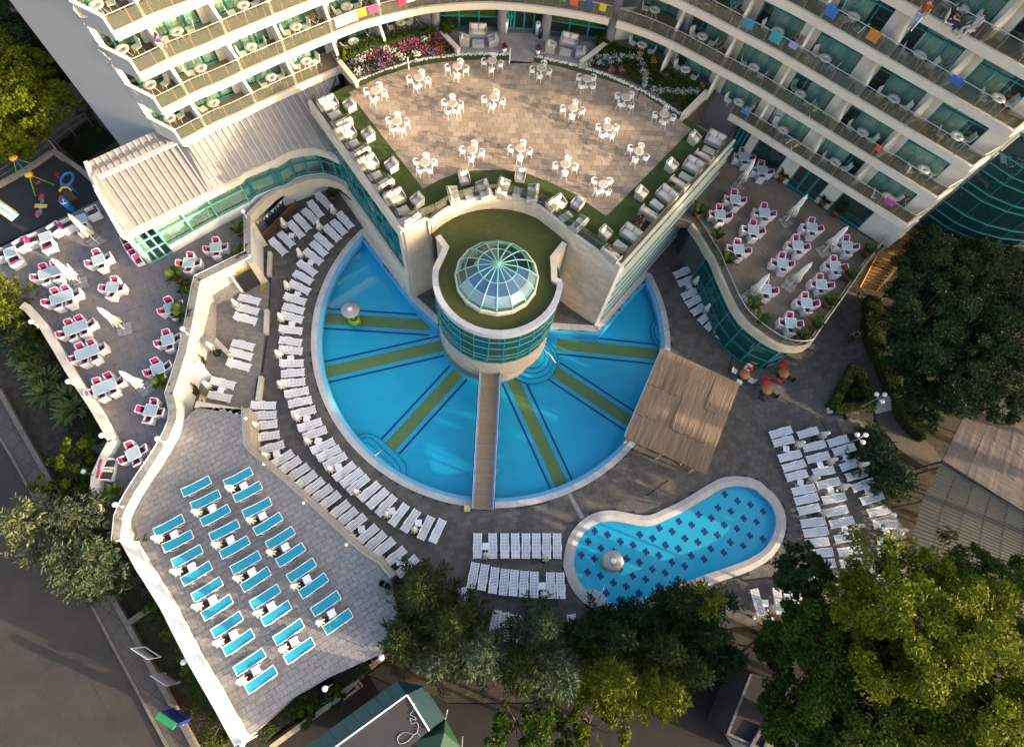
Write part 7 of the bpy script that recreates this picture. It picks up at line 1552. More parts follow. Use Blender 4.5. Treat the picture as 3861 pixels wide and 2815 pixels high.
def pinnate(n, L, droop, seed):
    r = random.Random(seed); C_, D_, S_ = [], [], []
    for i in range(n):
        az = i*2.399+r.uniform(-.2, .2); el = r.uniform(.3, 1.2); l = L*r.uniform(.7, 1.1)
        for k in range(22):
            t = (k+1)/22; p = np.array([l*t*math.cos(el)*math.cos(az), l*t*math.cos(el)*math.sin(az), l*t*math.sin(el)-droop*l*t*t]); o = np.array([math.cos(az), math.sin(az), 0]); lt_ = np.array([-math.sin(az), math.cos(az), 0])
            for s in (-1, 1): d = (o*.6+lt_*s)*.16*L*(1.15-t); C_.append(p+d*.8); D_.append(d); S_.append(np.array([0, 0, .02])+o*.018)
    return np.array(C_), np.array(D_), np.array(S_)
PALM = leaf_mat('palm_leaf', (.060, .095, .022), .3, .2); YUC = leaf_mat('yucca_leaf', (.10, .13, .045), .35, .15)
pm = [leafmesh('fronds', *pinnate(16, 1.05, .45, s), PALM) for s in (1, 2)]
pot_ = MB().lathe([(.001, 0), (.22, 0), (.32, .48), (.34, .48), (.34, .55), (.29, .55), (.28, .47), (.001, .45)], 16).mesh('pot', TERRA); stem = MB().tube([(0, 0, .4), (0, 0, .75)], [.07, .05], 6).mesh('stem', BARK)
KPP = [Kit('potted_palm', 'potted plant', [('pot', pot_), ('stem', stem), ('fronds', m, Matrix.Translation((0, 0, .72)))]) for m in pm]
PPG = 'potted palms and yuccas'
for i, (rc, u, v, z, lb) in enumerate((('12', 1650, 240, RT, 'potted palm at the top of the curved glass railing'), ('12', 1800, 455, RT, 'potted palm second along the curved glass railing'), ('12', 1890, 655, RT, 'potted palm third along the curved glass railing'), ('12', 2095, 1040, RT, 'sunlit potted palm fourth along the curved glass railing'), ('12', 2165, 1165, RT, 'sunlit potted palm fifth along the curved glass railing'), ('13', 345, 1305, RT, 'potted palm at the tip of the raised terrace'), ('13', 465, 1205, RT, 'potted palm beside the tip table'), ('13', 578, 1010, RT, 'potted palm halfway along the straight railing'), ('13', 755, 785, RT, 'potted bush palm along the straight railing'), ('13', 915, 575, RT, 'potted palm nearest the wooden stair'), ('13', 655, 235, RT, 'potted palm between door and dark window'), ('03', 195, 1520, RT, 'potted palm against the cream wall pier'), ('13', 545, 150, RT, 'potted shrub palm beside the teal door'), ('10', 1530, 800, LT, 'big fan palm at the planter corner'), ('10', 1580, 1110, LT, 'fan palm against the curved parapet'), ('10', 2045, 400, LT, 'potted palm under the restaurant windows'), ('10', 2065, 590, LT, 'potted palm at the parapet corner'), ('20', 1400, 110, LT, 'potted palm at the parapet above the kink'), ('20', 1010, 1030, LT, 'potted palm at the lower end of the dining terrace'), ('11', 700, 95, 0, 'potted palm under the stone band by the loungers'))):
    p = T(rc, u, v, z+.3); o = KPP[i % 2].put((p.x, p.y, z), random.random()*6, lb, PPG)
    if i in (13, 14): o.scale = (1.25, 1.25, 1.15)
yk = fronds(60, .95, .25, .07, 5, .9).mesh('leaves', YUC)
for i, (rc, u, v, lb) in enumerate((('10', 180, 1470, 'spiky yucca clump at the left edge'), ('10', 260, 1560, 'spiky yucca clump second from the left edge'), ('20', 330, 60, 'spiky yucca clump below the street lamp'), ('20', 360, 170, 'spiky yucca clump in the middle of the strip'), ('20', 560, 200, 'spiky yucca clump beside the street parapet'), ('20', 640, 300, 'lower spiky yucca clump beside the street parapet'), ('20', 560, 340, 'spiky yucca clump nearest the bare soil'), ('10', 380, 1640, 'spiky yucca clump above the small round shrub'))):
    p = T(rc, u, v, .5); r = thing('yucca', lb, 'plant', (p.x, p.y, -.7), random.random()*6, 'yuccas on the street strip'); O('leaves', yk, r, (0, 0, .6)); MB().tube([(0, 0, 0), (0, 0, .65)], .09, 6).build('stem', BARK, r); r.scale = (1.5, 1.5, 1.3)
def planter(rc, u, v, z, lb, fm, w_=.9, d_=.4):
    p = T(rc, u, v, z+.4); r = thing('flower_planter', lb, 'planter', (p.x, p.y, z), random.random()*3, 'flower planters'); MB().box(0, 0, .2, w_, d_, .4).build('trough', WICKC, r); n = 260
    c = np.stack([RNG.uniform(-w_*.55, w_*.55, n), RNG.uniform(-d_*.6, d_*.6, n), RNG.uniform(.38, .68, n)], 1); t = randdir(n); s = unit(np.cross(t, randdir(n)))
    O('flowers', leafmesh('flowers', c, t*.07, s*.045, [LMID, fm], (RNG.random(n) < .4).astype(int)), r)
for rc, u, v, lb in (('01', 1180, 1612, 'planter of red flowers behind the third left suite'), ('01', 965, 1330, 'planter of dark flowers behind the second left suite'), ('11', 2050, 35, 'planter of flowers between the sofas left of the dome'), ('12', 320, 120, 'planter of flowers between the dome suites'), ('12', 1160, 310, 'planter of pale flowers by the third right suite'), ('02', 1410, 1590, 'planter of red flowers by the second right suite'), ('02', 1640, 1370, 'planter of dark flowers by the top right suite')): planter(rc, u, v, MT, lb, FR if 'red' in lb else FP)
for rc, u, v, lb in (('01', 2155, 415, 'white pot of red flowers left of the entrance path'), ('02', 292, 430, 'white pot of red flowers right of the entrance path')):
    p = T(rc, u, v, MT+.3); r = thing('flower_pot', lb, 'planter', (p.x, p.y, MT)); MB().lathe([(.001, 0), (.14, 0), (.19, .35), (.001, .33)], 12).build('pot', PLAST, r); n = 160
    c = randdir(n)*.24*RNG.random((n, 1))**.4+np.array([0, 0, .5]); t = randdir(n); s = unit(np.cross(t, randdir(n))); O('flowers', leafmesh('flowers', c, t*.06, s*.045, [FR, LDARK], (RNG.random(n) < .35).astype(int)), r)
tr_ = MB()
for i in range(-4, 9):
    for s in (1, -1):
        x0_ = i*.16; x1_ = x0_+s*.8; 
        a, b = max(0, min(.8, x0_)), max(0, min(.8, x1_))
        if abs(a-b) > .05: tr_.bar((a, .0, .1+abs(a-x0_)*1.25), (b, 0, .1+abs(b-x0_)*1.25), .02, .03)
trm = tr_.mesh('lattice', mat('dark_trellis', (.03, .018, .012), .8))
for rc, u, v, lb in (('10', 1735, 1490, 'dark trellis with a planted box under the white wall, upper of two'), ('20', 1680, 160, 'dark trellis with a planted box under the white wall, lower of two')):
    p = T(rc, u, v, .6); r = thing('trellis_planter', lb, 'planter', (p.x-.2, p.y+.2, KIDS), math.radians(-52)); O('lattice', trm, r, (-.4, .1, .35)); MB().box(0, -.15, .2, .8, .4, .4).build('trough', mat('planter_wood', (.10, .05, .03), .8), r); n = 500
    c = np.stack([RNG.uniform(-.45, .45, n), RNG.uniform(-.5, .15, n), RNG.uniform(.35, .8, n)], 1); t = randdir(n); s = unit(np.cross(t, randdir(n))); O('foliage', leafmesh('foliage', c, t*.07, s*.045, [LMID, LYEL, FR], RNG.choice([0, 1, 2], n, p=[.6, .3, .1])), r)
# ================================================================ STREET, GARDENS, PLAYGROUND, SMALL THINGS, PEOPLE
ASPH = mat('worn_asphalt', (.036, .030, .026), .9, .3, .5, .35, 9)
road = xy(TL('30', -.85, (-900, -1200), (-300, -950), (60, -1000)))
rd = xy(TL('10', -.7, (-700, 1150), (-60, 1330)))+xy(TL('20', -.7, (-20, 560), (70, 680), (300, 1100), (560, 1520)))+xy(TL('30', -.7, (800, 480), (1000, 850), (1200, 1230), (1440, 1680), (1500, 1800), (-900, 1900), (-900, 0)))
road = struct(MB().flat([rd], -.70).build('road', ASPH))
CRK = mat('road_tar_seam', (.03, .028, .026), .9)
for q in (((320, 1040), (470, 940), (610, 830)), ((610, 830), (700, 960), (830, 1190), (950, 1420), (1060, 1580)), ((320, 1080), (400, 1250), (500, 1350), (540, 1460), (690, 1640)), ((0, 390), (180, 290), (390, 190))):
    MB().wall(xy(TL('30', -.69, *q)), -.75, -.692, .07).build('tar_seam', CRK, road)
SWK = mat('sidewalk_slab', (.075, .062, .053), .9, .2, 2, .3, 20, rand=.1, island=True)
kb_o = xy(TL('20', -.6, (-10, 550), (80, 690), (300, 1090), (560, 1510)))+xy(TL('30', -.6, (800, 470), (1000, 850), (1200, 1220), (1450, 1690)))
kb_i = xy(TL('20', -.55, (0, 150), (160, 440), (400, 860), (600, 1200)))+xy(TL('30', -.55, (985, 400), (1100, 600), (1290, 940), (1500, 1320), (1700, 1690)))
sw = struct(MB().prism(kb_o+kb_i[::-1], -.9, -.60).build('pavement', SWK))
tiles(sw, 'pavement_slab', kb_o+kb_i[::-1], -.57, 1.1, 1.1, tang+math.radians(28), SWK, 0, .02)
KRB = mat('kerb_concrete', (.14, .12, .10), .9, .2, 3, .2, 20, rand=.12)
for nm, pth, z, wd in (('kerb_stone', kb_o, -.55, .16), ('garden_edging', kb_i, -.30, .30)):
    for a, b in zip(*(lambda q: (q[:-1], q[1:]))(resample(pth, 1.0))): MB().bar((*lerp(a, b, .01), z-.15), (*lerp(a, b, .99), z-.15), wd, .34).build(nm, KRB, sw)
a, b = T('30', 1110, 585, -.3), T('30', 1270, 475, -.3); MB().bar(a, b, .3, .4).build('garden_edging', KRB, sw)
gl_ = leaf_mat('dry_grass', (.075, .070, .022), .4, .2)
def grass(name, poly, z, n, m=gl_, L=.10):
    x0 = min(p[0] for p in poly); x1 = max(p[0] for p in poly); y0 = min(p[1] for p in poly); y1 = max(p[1] for p in poly); c = []
    while len(c) < n:
        p = (RNG.uniform(x0, x1), RNG.uniform(y0, y1))
        if inside(p, poly): c.append((*p, z+RNG.random()*.05))
    c = np.array(c); t = unit(randdir(n)*.7+np.array([0, 0, .7])); s = unit(np.cross(t, randdir(n))); L_ = L*(.5+RNG.random(n))[:, None]
    return stuff(O(name, leafmesh(name, c, t*L_, s*.014*np.ones((n, 1)), m)))
strip = kb_i[2:]+xy(TL('30', -.7, (2080, 1600), (1800, 1150), (1450, 600), (1280, 150)))+xy(TL('20', -.7, (900, 500), (700, 200)))
grass('dry_grass', strip, -.72, 16000)
grass('garden_grass', xy(TL('13', -.3, (1050, 1000), (2263, 900), (2263, 1640), (1200, 1640))), -.72, 9000, leaf_mat('shade_grass', (.03, .045, .012)))
struct(MB().prism(xy(TL('13', -.1, (860, 900), (930, 1300), (1010, 1480), (1080, 1640)))+xy(TL('23', -.1, (1160, 150), (1180, 330), (1300, 520), (1480, 640), (1560, 760), (1450, 830), (1200, 680), (1000, 420), (985, 300), (930, 60)))+xy(TL('13', -.1, (700, 1640))), -.7, -.03).build('garden_path', mat('path_asphalt', (.085, .070, .058), .9, .2, 2, .25, 20)))
for i in range(4):
    a, b = T('23', 985+i*5, 340-i*22, .0), T('23', 1165-i*3, 300-i*25, .0); struct(MB().bar((a.x, a.y, .04+i*.10), (b.x, b.y, .04+i*.10), .42, .12+.05*i).build('path_step', LIMEW))
struct(MB().prism(xy(TL('23', 0, (640, 345), (975, 330), (985, 520), (720, 540))), -.4, .012).build('path', mat('buff_paving', (.19, .15, .105), .9, .2, 3, .3, 20)))
pk_ = xy(TL('23', .2, (580, 320), (600, 345), (980, 325), (990, 340))); t = thing('hedge_kerb', 'pale stone kerb round the triangular hedge', 'kerb')
MB().wall(xy(TL('23', .1, (800, 0), (690, 160), (585, 330))), -.1, .15, .18).build('kerb_stone', LIMEW, t); MB().wall(xy(TL('23', .1, (585, 345), (800, 345), (985, 325))), -.1, .2, .2).build('kerb_stone', LIMEW, t)
p = T('23', 795, 378, .4); t = thing('bench', 'small dark slatted bench below the triangular hedge', 'bench', (p.x, p.y, 0), math.radians(5))
for i in range(3): MB().box(0, -.15+.15*i, .44, 1.0, .11, .04).build('slat', mat('dark_slat', (.06, .04, .03), .7), t)
for x in (-.4, .4): MB().box(x, 0, .21, .07, .42, .42).build('leg', BLACKP, t)
struct(MB().flat([xy(TL('31', 0, (60, 1640), (500, 1380), (1180, 900), (1330, 1130), (1700, 1300), (2300, 1300)))+xy(TL('32', 0, (700, 1250), (1900, 1000), (2263, 700)))+xy(TL('33', 0, (300, 500), (300, 1000), (-500, 1300), (-1500, 1300)))], -.71).build('dark_yard', mat('dark_yard_asphalt', (.010, .009, .0085), .95, .3, 1.5, .3, 15)))
t = thing('yard_kerb', 'stone edging between the patio hedge and the kiosk yard', 'kerb')
for a, b in zip(*(lambda q: (q[:-1], q[1:]))(resample(xy(TL('31', .3, (170, 1650), (500, 1410), (750, 1230), (1000, 970), (1160, 870))), 1.0))): MB().bar((*a, .0), (*lerp(a, b, .985), .0), .3, 1.2).build('kerb_stone', mat('buff_stone', (.3, .25, .2)), t)
pp = xy(TL('31', .5, (750, 1190), (865, 1095), (905, 1150), (790, 1240))); t = thing('stone_planter', 'low rectangular stone planter beside the teal kiosk', 'planter'); MB().wall(pp+[pp[0]], -.7, .5, .16).build('trough', MATS['buff_stone'], t); MB().prism(offset(pp, .0), -.7, .3).build('soil', SOIL, t)
# blue crates
p = T('31', 620, 1240, .6); t = thing('crates', 'stack of blue and teal crates in the hedge by the kiosk', 'crate', (p.x, p.y, -.6), math.radians(25))
for i, (x, y, m) in enumerate(((-.2, .45, 'b'), (0, 0, 't'), (.15, -.45, 'b'))): MB().wall([(x-.3, y-.2), (x+.3, y-.2), (x+.3, y+.2), (x-.3, y+.2)], .4, 1.05, .05, closed=True).box(x, y, .75, .58, .38, .04).build('crate', mat('blue_crate', (.01, .06, .22), .5) if m == 'b' else mat('teal_crate', (.03, .25, .25), .5), t)
# ---------------------------------------------------------------- lamps
globe = MB().lathe([(.001, -.17), (.10, -.14), (.165, -.05), (.165, .05), (.10, .14), (.001, .17)], 14).mesh('globe', GLB)
def lamp(rc, u, v, zt, zb, lb, heads=1):
    p = T(rc, u, v, zt); r = thing('globe_lamp', lb, 'lamp', (p.x, p.y, zb), 0, 'white globe lamps')
    MB().tube([(0, 0, 0), (0, 0, zt-zb-.12)], [.045, .03], 7).build('post', METW if heads == 1 else mat('grey_post', (.3, .3, .3), .5), r); MB().lathe([(.001, 0), (.12, 0), (.1, .08), (.001, .1)], 10).build('foot', METW, r)
    if heads == 1: O('globe', globe, r, (0, 0, zt-zb))
    else:
        for k in range(3): a = 2.1*k+.5; O('globe', globe, r, (.36*math.cos(a), .36*math.sin(a), zt-zb)); MB().tube([(0, 0, zt-zb-.3), (.36*math.cos(a), .36*math.sin(a), zt-zb-.18)], .02, 5).build('arm', METW, r)
for rc, u, v, zt, zb, lb, h_ in (('20', 865, 545, 4.0, 3.2, 'globe lamp on the outward kink of the street parapet', 1), ('20', 580, 85, 4.0, 3.0, 'globe lamp on the street parapet above the yuccas', 1), ('20', 712, 853, 2.6, -.7, 'sunlit globe lamp beside the rose bush', 1), ('20', 1340, 572, 4.2, 3.3, 'globe lamp on the curved parapet above the blue loungers', 1), ('20', 980, 1135, 4.2, 3.3, 'globe lamp near the lower end of the curved parapet', 1), ('10', 1555, 1220, 4.2, 3.3, 'globe lamp on the curved parapet beside the club patio', 1), ('10', 265, 1160, 3.9, 3.1, 'globe lamp on the street parapet by the left conifers', 1), ('30', 1565, 928, 2.2, -.7, 'globe lamp behind the white sign on the street strip', 1), ('30', 2065, 1630, 3.0, -.6, 'globe lamp at the lowest corner of the blue patio', 1), ('31', 1105, 885, 3.0, -.6, 'globe lamp at the patio corner under the conifer', 1), ('31', 622, 1153, 3.0, -.6, 'globe lamp beside the blue crates', 1), ('00', 305, 1080, 3.6, -.7, 'globe lamp behind the playground', 1), ('23', 1155, 1225, 2.6, -.3, 'globe lamp beside the corrugated roof', 1), ('33', 57, 315, 2.4, 0, 'globe lamp under the leafy tree near the lone lounger', 1), ('10', 2073, 218, 4.2, 3.2, 'small globe lamp at the restaurant end of the parapet', 1), ('23', 1045, 215, 2.9, 0, 'three globe lamp beside the triangular hedge', 3), ('23', 880, 560, 2.9, 0, 'three globe lamp beside the juniper', 3)): lamp(rc, u, v, zt, zb, lb, h_)
for rc, u, v, zt, zb, lb in (('01', 1328, 495, MT+1.0, MT, 'short white light post on the turf below the left bed'), ('02', 345, 455, MT+.9, MT, 'short dark light post right of the entrance gap'), ('02', 1165, 760, MT+.9, MT, 'short dark light post below the silver plants'), ('01', 2205, 420, MT+1.3, MT, 'thin white rope post at the left of the entrance gap')):
    p = T(rc, u, v, zt); r = thing('light_post', lb, 'lamp', (p.x, p.y, zb), 0, 'short posts on the terrace turf'); MB().tube([(0, 0, 0), (0, 0, zt-zb)], .04, 7).build('post', METW if 'white' in lb else BLACKP, r); MB().lathe([(.001, 0), (.07, 0), (.07, .05), (.001, .06)], 8).build('cap', STEEL, r, (0, 0, zt-zb))
# ---------------------------------------------------------------- pool fittings
def mushroom(rc, u, v, zt, lb, polec, r_=.72):
    p = T(rc, u, v, zt); r = thing('mushroom_fountain', lb, 'fountain', (p.x, p.y, -1.0), 0, 'mushroom fountains'); h_ = zt+1.0
    MB().tube([(0, 0, 0), (0, 0, h_)], .16, 10).build('stem', mat('lime_stem', (.25, .38, .01), .4), r); MB().lathe([(.5, .30), (.55, .3), (.5, .65), (.3, .75)], 16).build('collar', MATS['lime_stem'], r)
    MB().lathe([(.001, .02), (r_*.2, .05), (r_*.22, .0), (r_*.7, -.05), (r_, -.17), (r_*.97, -.22), (.001, -.16)], 26).build('cap', mat('grey_mushroom_cap', (.33, .31, .31), .5, .1, 5), r, (0, 0, h_)); MB().lathe([(.001, .06), (.17, .04), (.19, .0)], 14).build('cap_plate', PLAST, r, (0, 0, h_+.02))
mushroom('11', 835, 1050, 1.3, 'grey mushroom fountain in the left part of the big pool', 1); mushroom('32', 935, 65, 1.3, 'grey mushroom fountain in the paddling pool', 1)
def rail(rc, pts, lb):
    r = thing('pool_handrail', lb, 'handrail', (0, 0, 0), 0, 'steel pool handrails'); MB().tube([T(rc, u, v, z) for u, v, z in pts], .028, 6).build('tube', STEEL, r)
rail('21', [(1040, 735, .0), (1040, 725, .7), (1100, 680, .55), (1150, 650, -.3), (1152, 655, -.9)], 'steel handrail on the curved steps at the lower left of the pool')
rail('12', [(1400, 1235, 0), (1395, 1215, .75), (1330, 1235, .6), (1275, 1260, -.4)], 'steel handrail on the steps at the right tip of the pool')
rail('12', [(310, 1385, .4), (330, 1385, 1.0), (400, 1450, .5), (440, 1510, -.2)], 'steel handrail on the round steps beside the tower')
rail('32', [(800, 400, -.1), (810, 395, .6), (850, 300, .7), (855, 275, .1)], 'steel handrail in the paddling pool')
# footbridge
bg_ = thing('footbridge', 'straight wooden footbridge with white and navy rails from the tower to the deck', 'bridge')
A0, A1 = T('11', 1962, 1535, .75), T('11', 2108, 1535, .75); B0, B1 = T('21', 1893, 1172, .12), T('21', 2042, 1180, .12)
nb_ = 56; DK = mat('tan_deck_plank', (.30, .205, .125), .75, .12, 6, .1, 20, rand=.07)
for i in range(nb_):
    t = (i+.5)/nb_; zz = lambda q: q
    a, b = A0.lerp(B0, t), A1.lerp(B1, t); hump = .35*math.sin(math.pi*t)*.5; d = (B0-A0).length/nb_
    MB().bar(a+Vector((0, 0, hump)), b+Vector((0, 0, hump)), d*.93, .06).build('plank', DK, bg_)
for s, (p, q) in enumerate(((A0, B0), (A1, B1))):
    lt_ = (A1-A0).normalized()*(-1 if s == 0 else 1); pts = [p.lerp(q, i/12)+Vector((0, 0, .175*math.sin(math.pi*i/12))) for i in range(13)]
    for nm, off, z0, z1, th, m in (('inner_stringer', .05, -.05, .10, .09, mat('light_blue_stringer', (.20, .38, .62), .5)), ('side_panel', .14, -.15, .55, .03, mat('white_glass_panel', (.62, .65, .72), .3)), ('outer_beam', .19, -.35, .06, .06, NAVY)):
        MB().wall([(x.x+lt_.x*off, x.y+lt_.y*off) for x in pts], [x.z+z0 for x in pts], [x.z+z1 for x in pts], th).build(nm, m, bg_)
    for i in (0, 3, 6, 9, 12): x = pts[i]+lt_*.24; MB().tube([(x.x, x.y, -1.0), (x.x, x.y, x.z+.6)], .03, 6).build('post', STEEL, bg_)
# ---------------------------------------------------------------- signs
def board_sign(rc, u, v, z, lb, bg_c, w_, h_, rz, tilt, lines, tcol, name='sign', post=0):
    p = T(rc, u, v, z); r = thing(name, lb, 'sign', (p.x, p.y, p.z), rz)
    Mx = Matrix.Rotation(tilt, 4, 'X'); o = O('board', MB().box(0, 0, 0, w_, h_, .03).mesh('board', bg_c), r); o.matrix_local = Mx
    for i, (tx, sz, dy) in enumerate(lines): text('lettering', tx, sz, Mx @ Matrix.Translation((0, dy, .018)), tcol, r)
    if post: MB().tube([(0, 0, -post), (0, 0, 0)], .025, 6).build('post', METW, r)
    return r
YS = mat('yellow_board', (.65, .42, .02), .5)
board_sign('11', 88, 862, .35, 'yellow wet floor sign at the foot of the pillar', YS, .38, .62, math.radians(-70), math.radians(35), [('!', .3, .08)], BLKP)
board_sign('20', 1725, 245, .5, 'yellow and white warning sign below the trellis', YS, .55, .7, math.radians(-20), math.radians(30), [], BLKP)
o = bpy.data.objects['sign.001']; q = MB().box(0, -.03, .02, .44, .36, .012).mesh('white_panel', PLAST); x = O('white_panel', q, o); x.matrix_local = Matrix.Rotation(math.radians(30), 4, 'X'); q = MB().tube([(-.10, .06, .035), (.0, .0, .035), (.10, -.10, .035)], .025, 4).tube([(.08, .06, .035), (-.08, -.1, .035)], .02, 4).mesh('pictogram', BLKP); x = O('pictogram', q, o); x.matrix_local = Matrix.Rotation(math.radians(30), 4, 'X')
r = board_sign('21', 1836, 1160, .3, 'yellow warning sign beside the foot of the footbridge', YS, .42, .55, math.radians(2), math.radians(25), [], BLKP)
x = O('white_panel', MB().box(0, 0, .02, .32, .24, .012).mesh('white_panel', PLAST), r); x.matrix_local = Matrix.Rotation(math.radians(25), 4, 'X'); x = O('pictogram', MB().tube([(-.1, .05, .035), (.1, -.08, .035)], .025, 4).mesh('pictogram', BLKP), r); x.matrix_local = Matrix.Rotation(math.radians(25), 4, 'X')
PKW = mat('pinkish_white_board', (.62, .52, .48), .6)
for rc, q, lb, fr in (('30', ((1238, 795, 0), (1400, 740, 1.6)), 'white framed empty sign leaning on the street strip', 1), ('30', ((1395, 1015, 0), (1540, 930, 1.6)), 'white printed sign in front of the globe lamp', 0), ('30', ((1480, 1330, 0), (1690, 1210, 2.0)), 'blue and green advertising board at the kerb', 2)):
    a = T(rc, *q[0][:2], -.5); r = thing('street_sign', lb, 'sign', (a.x, a.y, -.7), tang+math.radians(-60))
    w_, h_ = 1.25, 1.9
    if fr == 1:
        for x0_, y0_, x1_, y1_ in ((0, .2, 0, h_), (w_, .2, w_, h_), (0, h_, w_, h_), (0, .25, w_, .25)): MB().bar((x0_, 0, y0_), (x1_, 0, y1_), .05, .05).build('frame', METW, r)
        MB().bar((.1, 0, 1.3), (w_-.1, 0, 1.3), .02, .7).build('panel', PKW, r)
    elif fr == 0:
        MB().bar((0, 0, 1.1), (w_, 0, 1.1), .03, 1.6).build('board', PKW, r)
        for k in range(6): MB().bar((.15, -.02, 1.75-.22*k), (w_-.2-.1*(k % 3), -.02, 1.75-.22*k), .006, .06).build('print_line', mat('red_print', (.45, .08, .05), .6), r)
    else:
        MB().bar((0, 0, 1.1), (w_, 0, 1.1), .3, 1.9).build('board', mat('blue_board', (.006, .02, .14), .5), r); MB().bar((0, -.17, 1.2), (w_, -.17, 1.2), .03, .25).build('green_band', mat('green_band', (.015, .20, .07), .5), r); MB().bar((0, 0, 2.15), (w_, 0, 2.15), .36, .2).build('green_cap', MATS['green_band'], r); MB().bar((0, -.17, .8), (w_, -.17, .8), .03, .10).build('white_band', PLAST, r)
    for x0_ in (.1, w_-.1): MB().bar((x0_, 0, 0), (x0_, 0, .3), .05, .05).build('post', METW, r)
# ---------------------------------------------------------------- things beside the tower and on the deck
p = T('12', 530, 1095, .6); t = thing('spotlight_stand', 'black tripod stand on the shaded floor right of the tower', 'tripod', (p.x, p.y, 0))
for k in range(3): MB().tube([(0, 0, .7), (.5*math.cos(2.1*k), .5*math.sin(2.1*k), 0)], .02, 5).build('leg', BLACKP, t)
MB().tube([(0, 0, .6), (0, 0, 1.7)], .022, 5).build('pole', BLACKP, t)
p = T('11', 1525, 945, .6); t = thing('spotlight_stand', 'black tripod stand in the corner left of the tower', 'tripod', (p.x, p.y, 0))
for k in range(3): MB().tube([(0, 0, .7), (.5*math.cos(2.1*k), .5*math.sin(2.1*k), 0)], .02, 5).build('leg', BLACKP, t)
MB().tube([(0, 0, .6), (0, 0, 1.9)], .022, 5).build('pole', BLACKP, t)
for rc, u, v, lb in (('31', 1112, 258, 'black waste bin at the patio corner, left of the pair'), ('31', 1155, 280, 'black waste bin at the patio corner, right of the pair')):
    p = T(rc, u, v, BLUE+.6); t = thing('waste_bin', lb, 'bin', (p.x, p.y, BLUE), 0, 'waste bins'); MB().lathe([(.001, 0), (.19, 0), (.23, .65), (.19, .65), (.18, .1), (.001, .1)], 14).build('body', BLACKP, t); MB().lathe([(.18, .64), (.25, .64), (.25, .69), (.18, .69)], 14).build('rim', mat('bin_rim', (.05, .05, .05), .4), t)
for rc, u, v, lb in (('02', 15, 225, 'tall white planter left of the entrance doors'), ('02', 290, 245, 'tall white planter right of the entrance doors')):
    p = T(rc, u, v, MT+.5); t = thing('tall_planter', lb, 'planter', (p.x, p.y, MT), 0, 'tall white planters'); MB().lathe([(.001, 0), (.15, 0), (.22, 1.0), (.2, 1.0), (.001, .95)], 14).build('body', PLAST, t); MB().lathe([(.001, .96), (.195, .97)], 12).build('soil', SOIL, t)
p = T('02', 310, 285, MT+.4); t = thing('ash_bin', 'slim black ash bin beside the entrance door', 'bin', (p.x, p.y, MT)); MB().lathe([(.001, 0), (.13, 0), (.13, .8), (.001, .8)], 12).build('body', BLACKP, t); MB().lathe([(.13, .74), (.135, .74), (.135, .78), (.13, .78)], 12).build('band', STEEL, t)
p = T('02', 1520, 235, lev(1, 14)+.9); t = thing('folded_parasol', 'folded navy parasol leaning on a balcony partition', 'parasol', (p.x, p.y, lev(1, 14))); MB().lathe([(.02, 1.75), (.10, 1.0), (.14, .5), (.10, .3)], 12, lob=lambda a, z: 1+.2*math.cos(5*a)).build('canopy', mat('navy_canvas', (.015, .02, .11), .9), t); MB().tube([(0, 0, 0), (0, 0, 1.9)], .015, 5).build('pole', STEEL, t)
# ---------------------------------------------------------------- playground on dark rubber
pgp = xy(TL('C', LT-.1, (-60, 310), (420, 60), (840, 400), (-60, 800)))
struct(MB().prism(pgp, -.7, LT-.12).build('playground_rubber', mat('dark_rubber', (.020, .022, .024), .95, .25, 3, .4, 40)))
t = thing('playground_kerb', 'pale stone kerb round the dark playground floor', 'kerb')
for q in (((-60, 330), (200, 185), (405, 45)), ((415, 30), (640, 190), (830, 370))):
    for a, b in zip(*(lambda q: (q[:-1], q[1:]))(resample(xy(TL('C', LT+.1, *q)), 1.0))): MB().bar((*a, LT-.2), (*lerp(a, b, .985), LT-.2), .35, .7).build('kerb_stone', mat('buff_kerb', (.24, .20, .16), .9, .2, 4, rand=.1), t)
MB().prism(xy(TL('C', LT, (400, 50), (430, 35), (515, 105), (490, 120))), LT-.6, LT+.05).build('kerb_block', CONC, t)
struct(MB().flat([xy(TL('00', 1.2, (420, 1230), (770, 960), (1300, 1110), (760, 1380), (960, 1640), (800, 1560)))], 1.2).build('planted_slope', SOIL))
grass('slope_plants', xy(TL('00', 1.2, (500, 1230), (770, 1010), (1000, 1200), (740, 1360), (700, 1420))), 1.2, 9000, LDARK, .22)
struct(MB().flat([xy(TL('00', .4, (790, 940), (1300, 1110), (1000, 1220), (850, 1050)))], 1.3).build('service_yard', mat('service_asphalt', (.05, .05, .055), .9, .2, 2)))
RED, BLU, YLW, LIME = mat('red_play_paint', (.42, .02, .02), .4), mat('blue_play_paint', (.01, .17, .42), .4), mat('yellow_play_paint', (.60, .34, .02), .4), mat('lime_play_paint', (.18, .45, .03), .4)
Z0 = LT-.12
t = thing('swing', 'swing frame with lime legs and blue beam at the back of the playground', 'swing'); sa, sb_ = T('C', 105, 95, Z0+2.0), T('C', 225, 225, Z0+2.0)
MB().tube([sa, sb_], .05, 7).build('beam', BLU, t)
for a, (u, v) in ((sa, (280, 150)), (sa, (135, 240)), (sb_, (425, 305)), (sb_, (280, 395))): MB().tube([a, T('C', u, v, Z0)], .035, 6).build('leg', LIME, t)
for a in (sa, sb_): MB().lathe([(.001, .12), (.28, .08), (.30, -.05), (.001, -.1)], 14, (a.x, a.y, a.z)).build('end_panel', YLW, t)
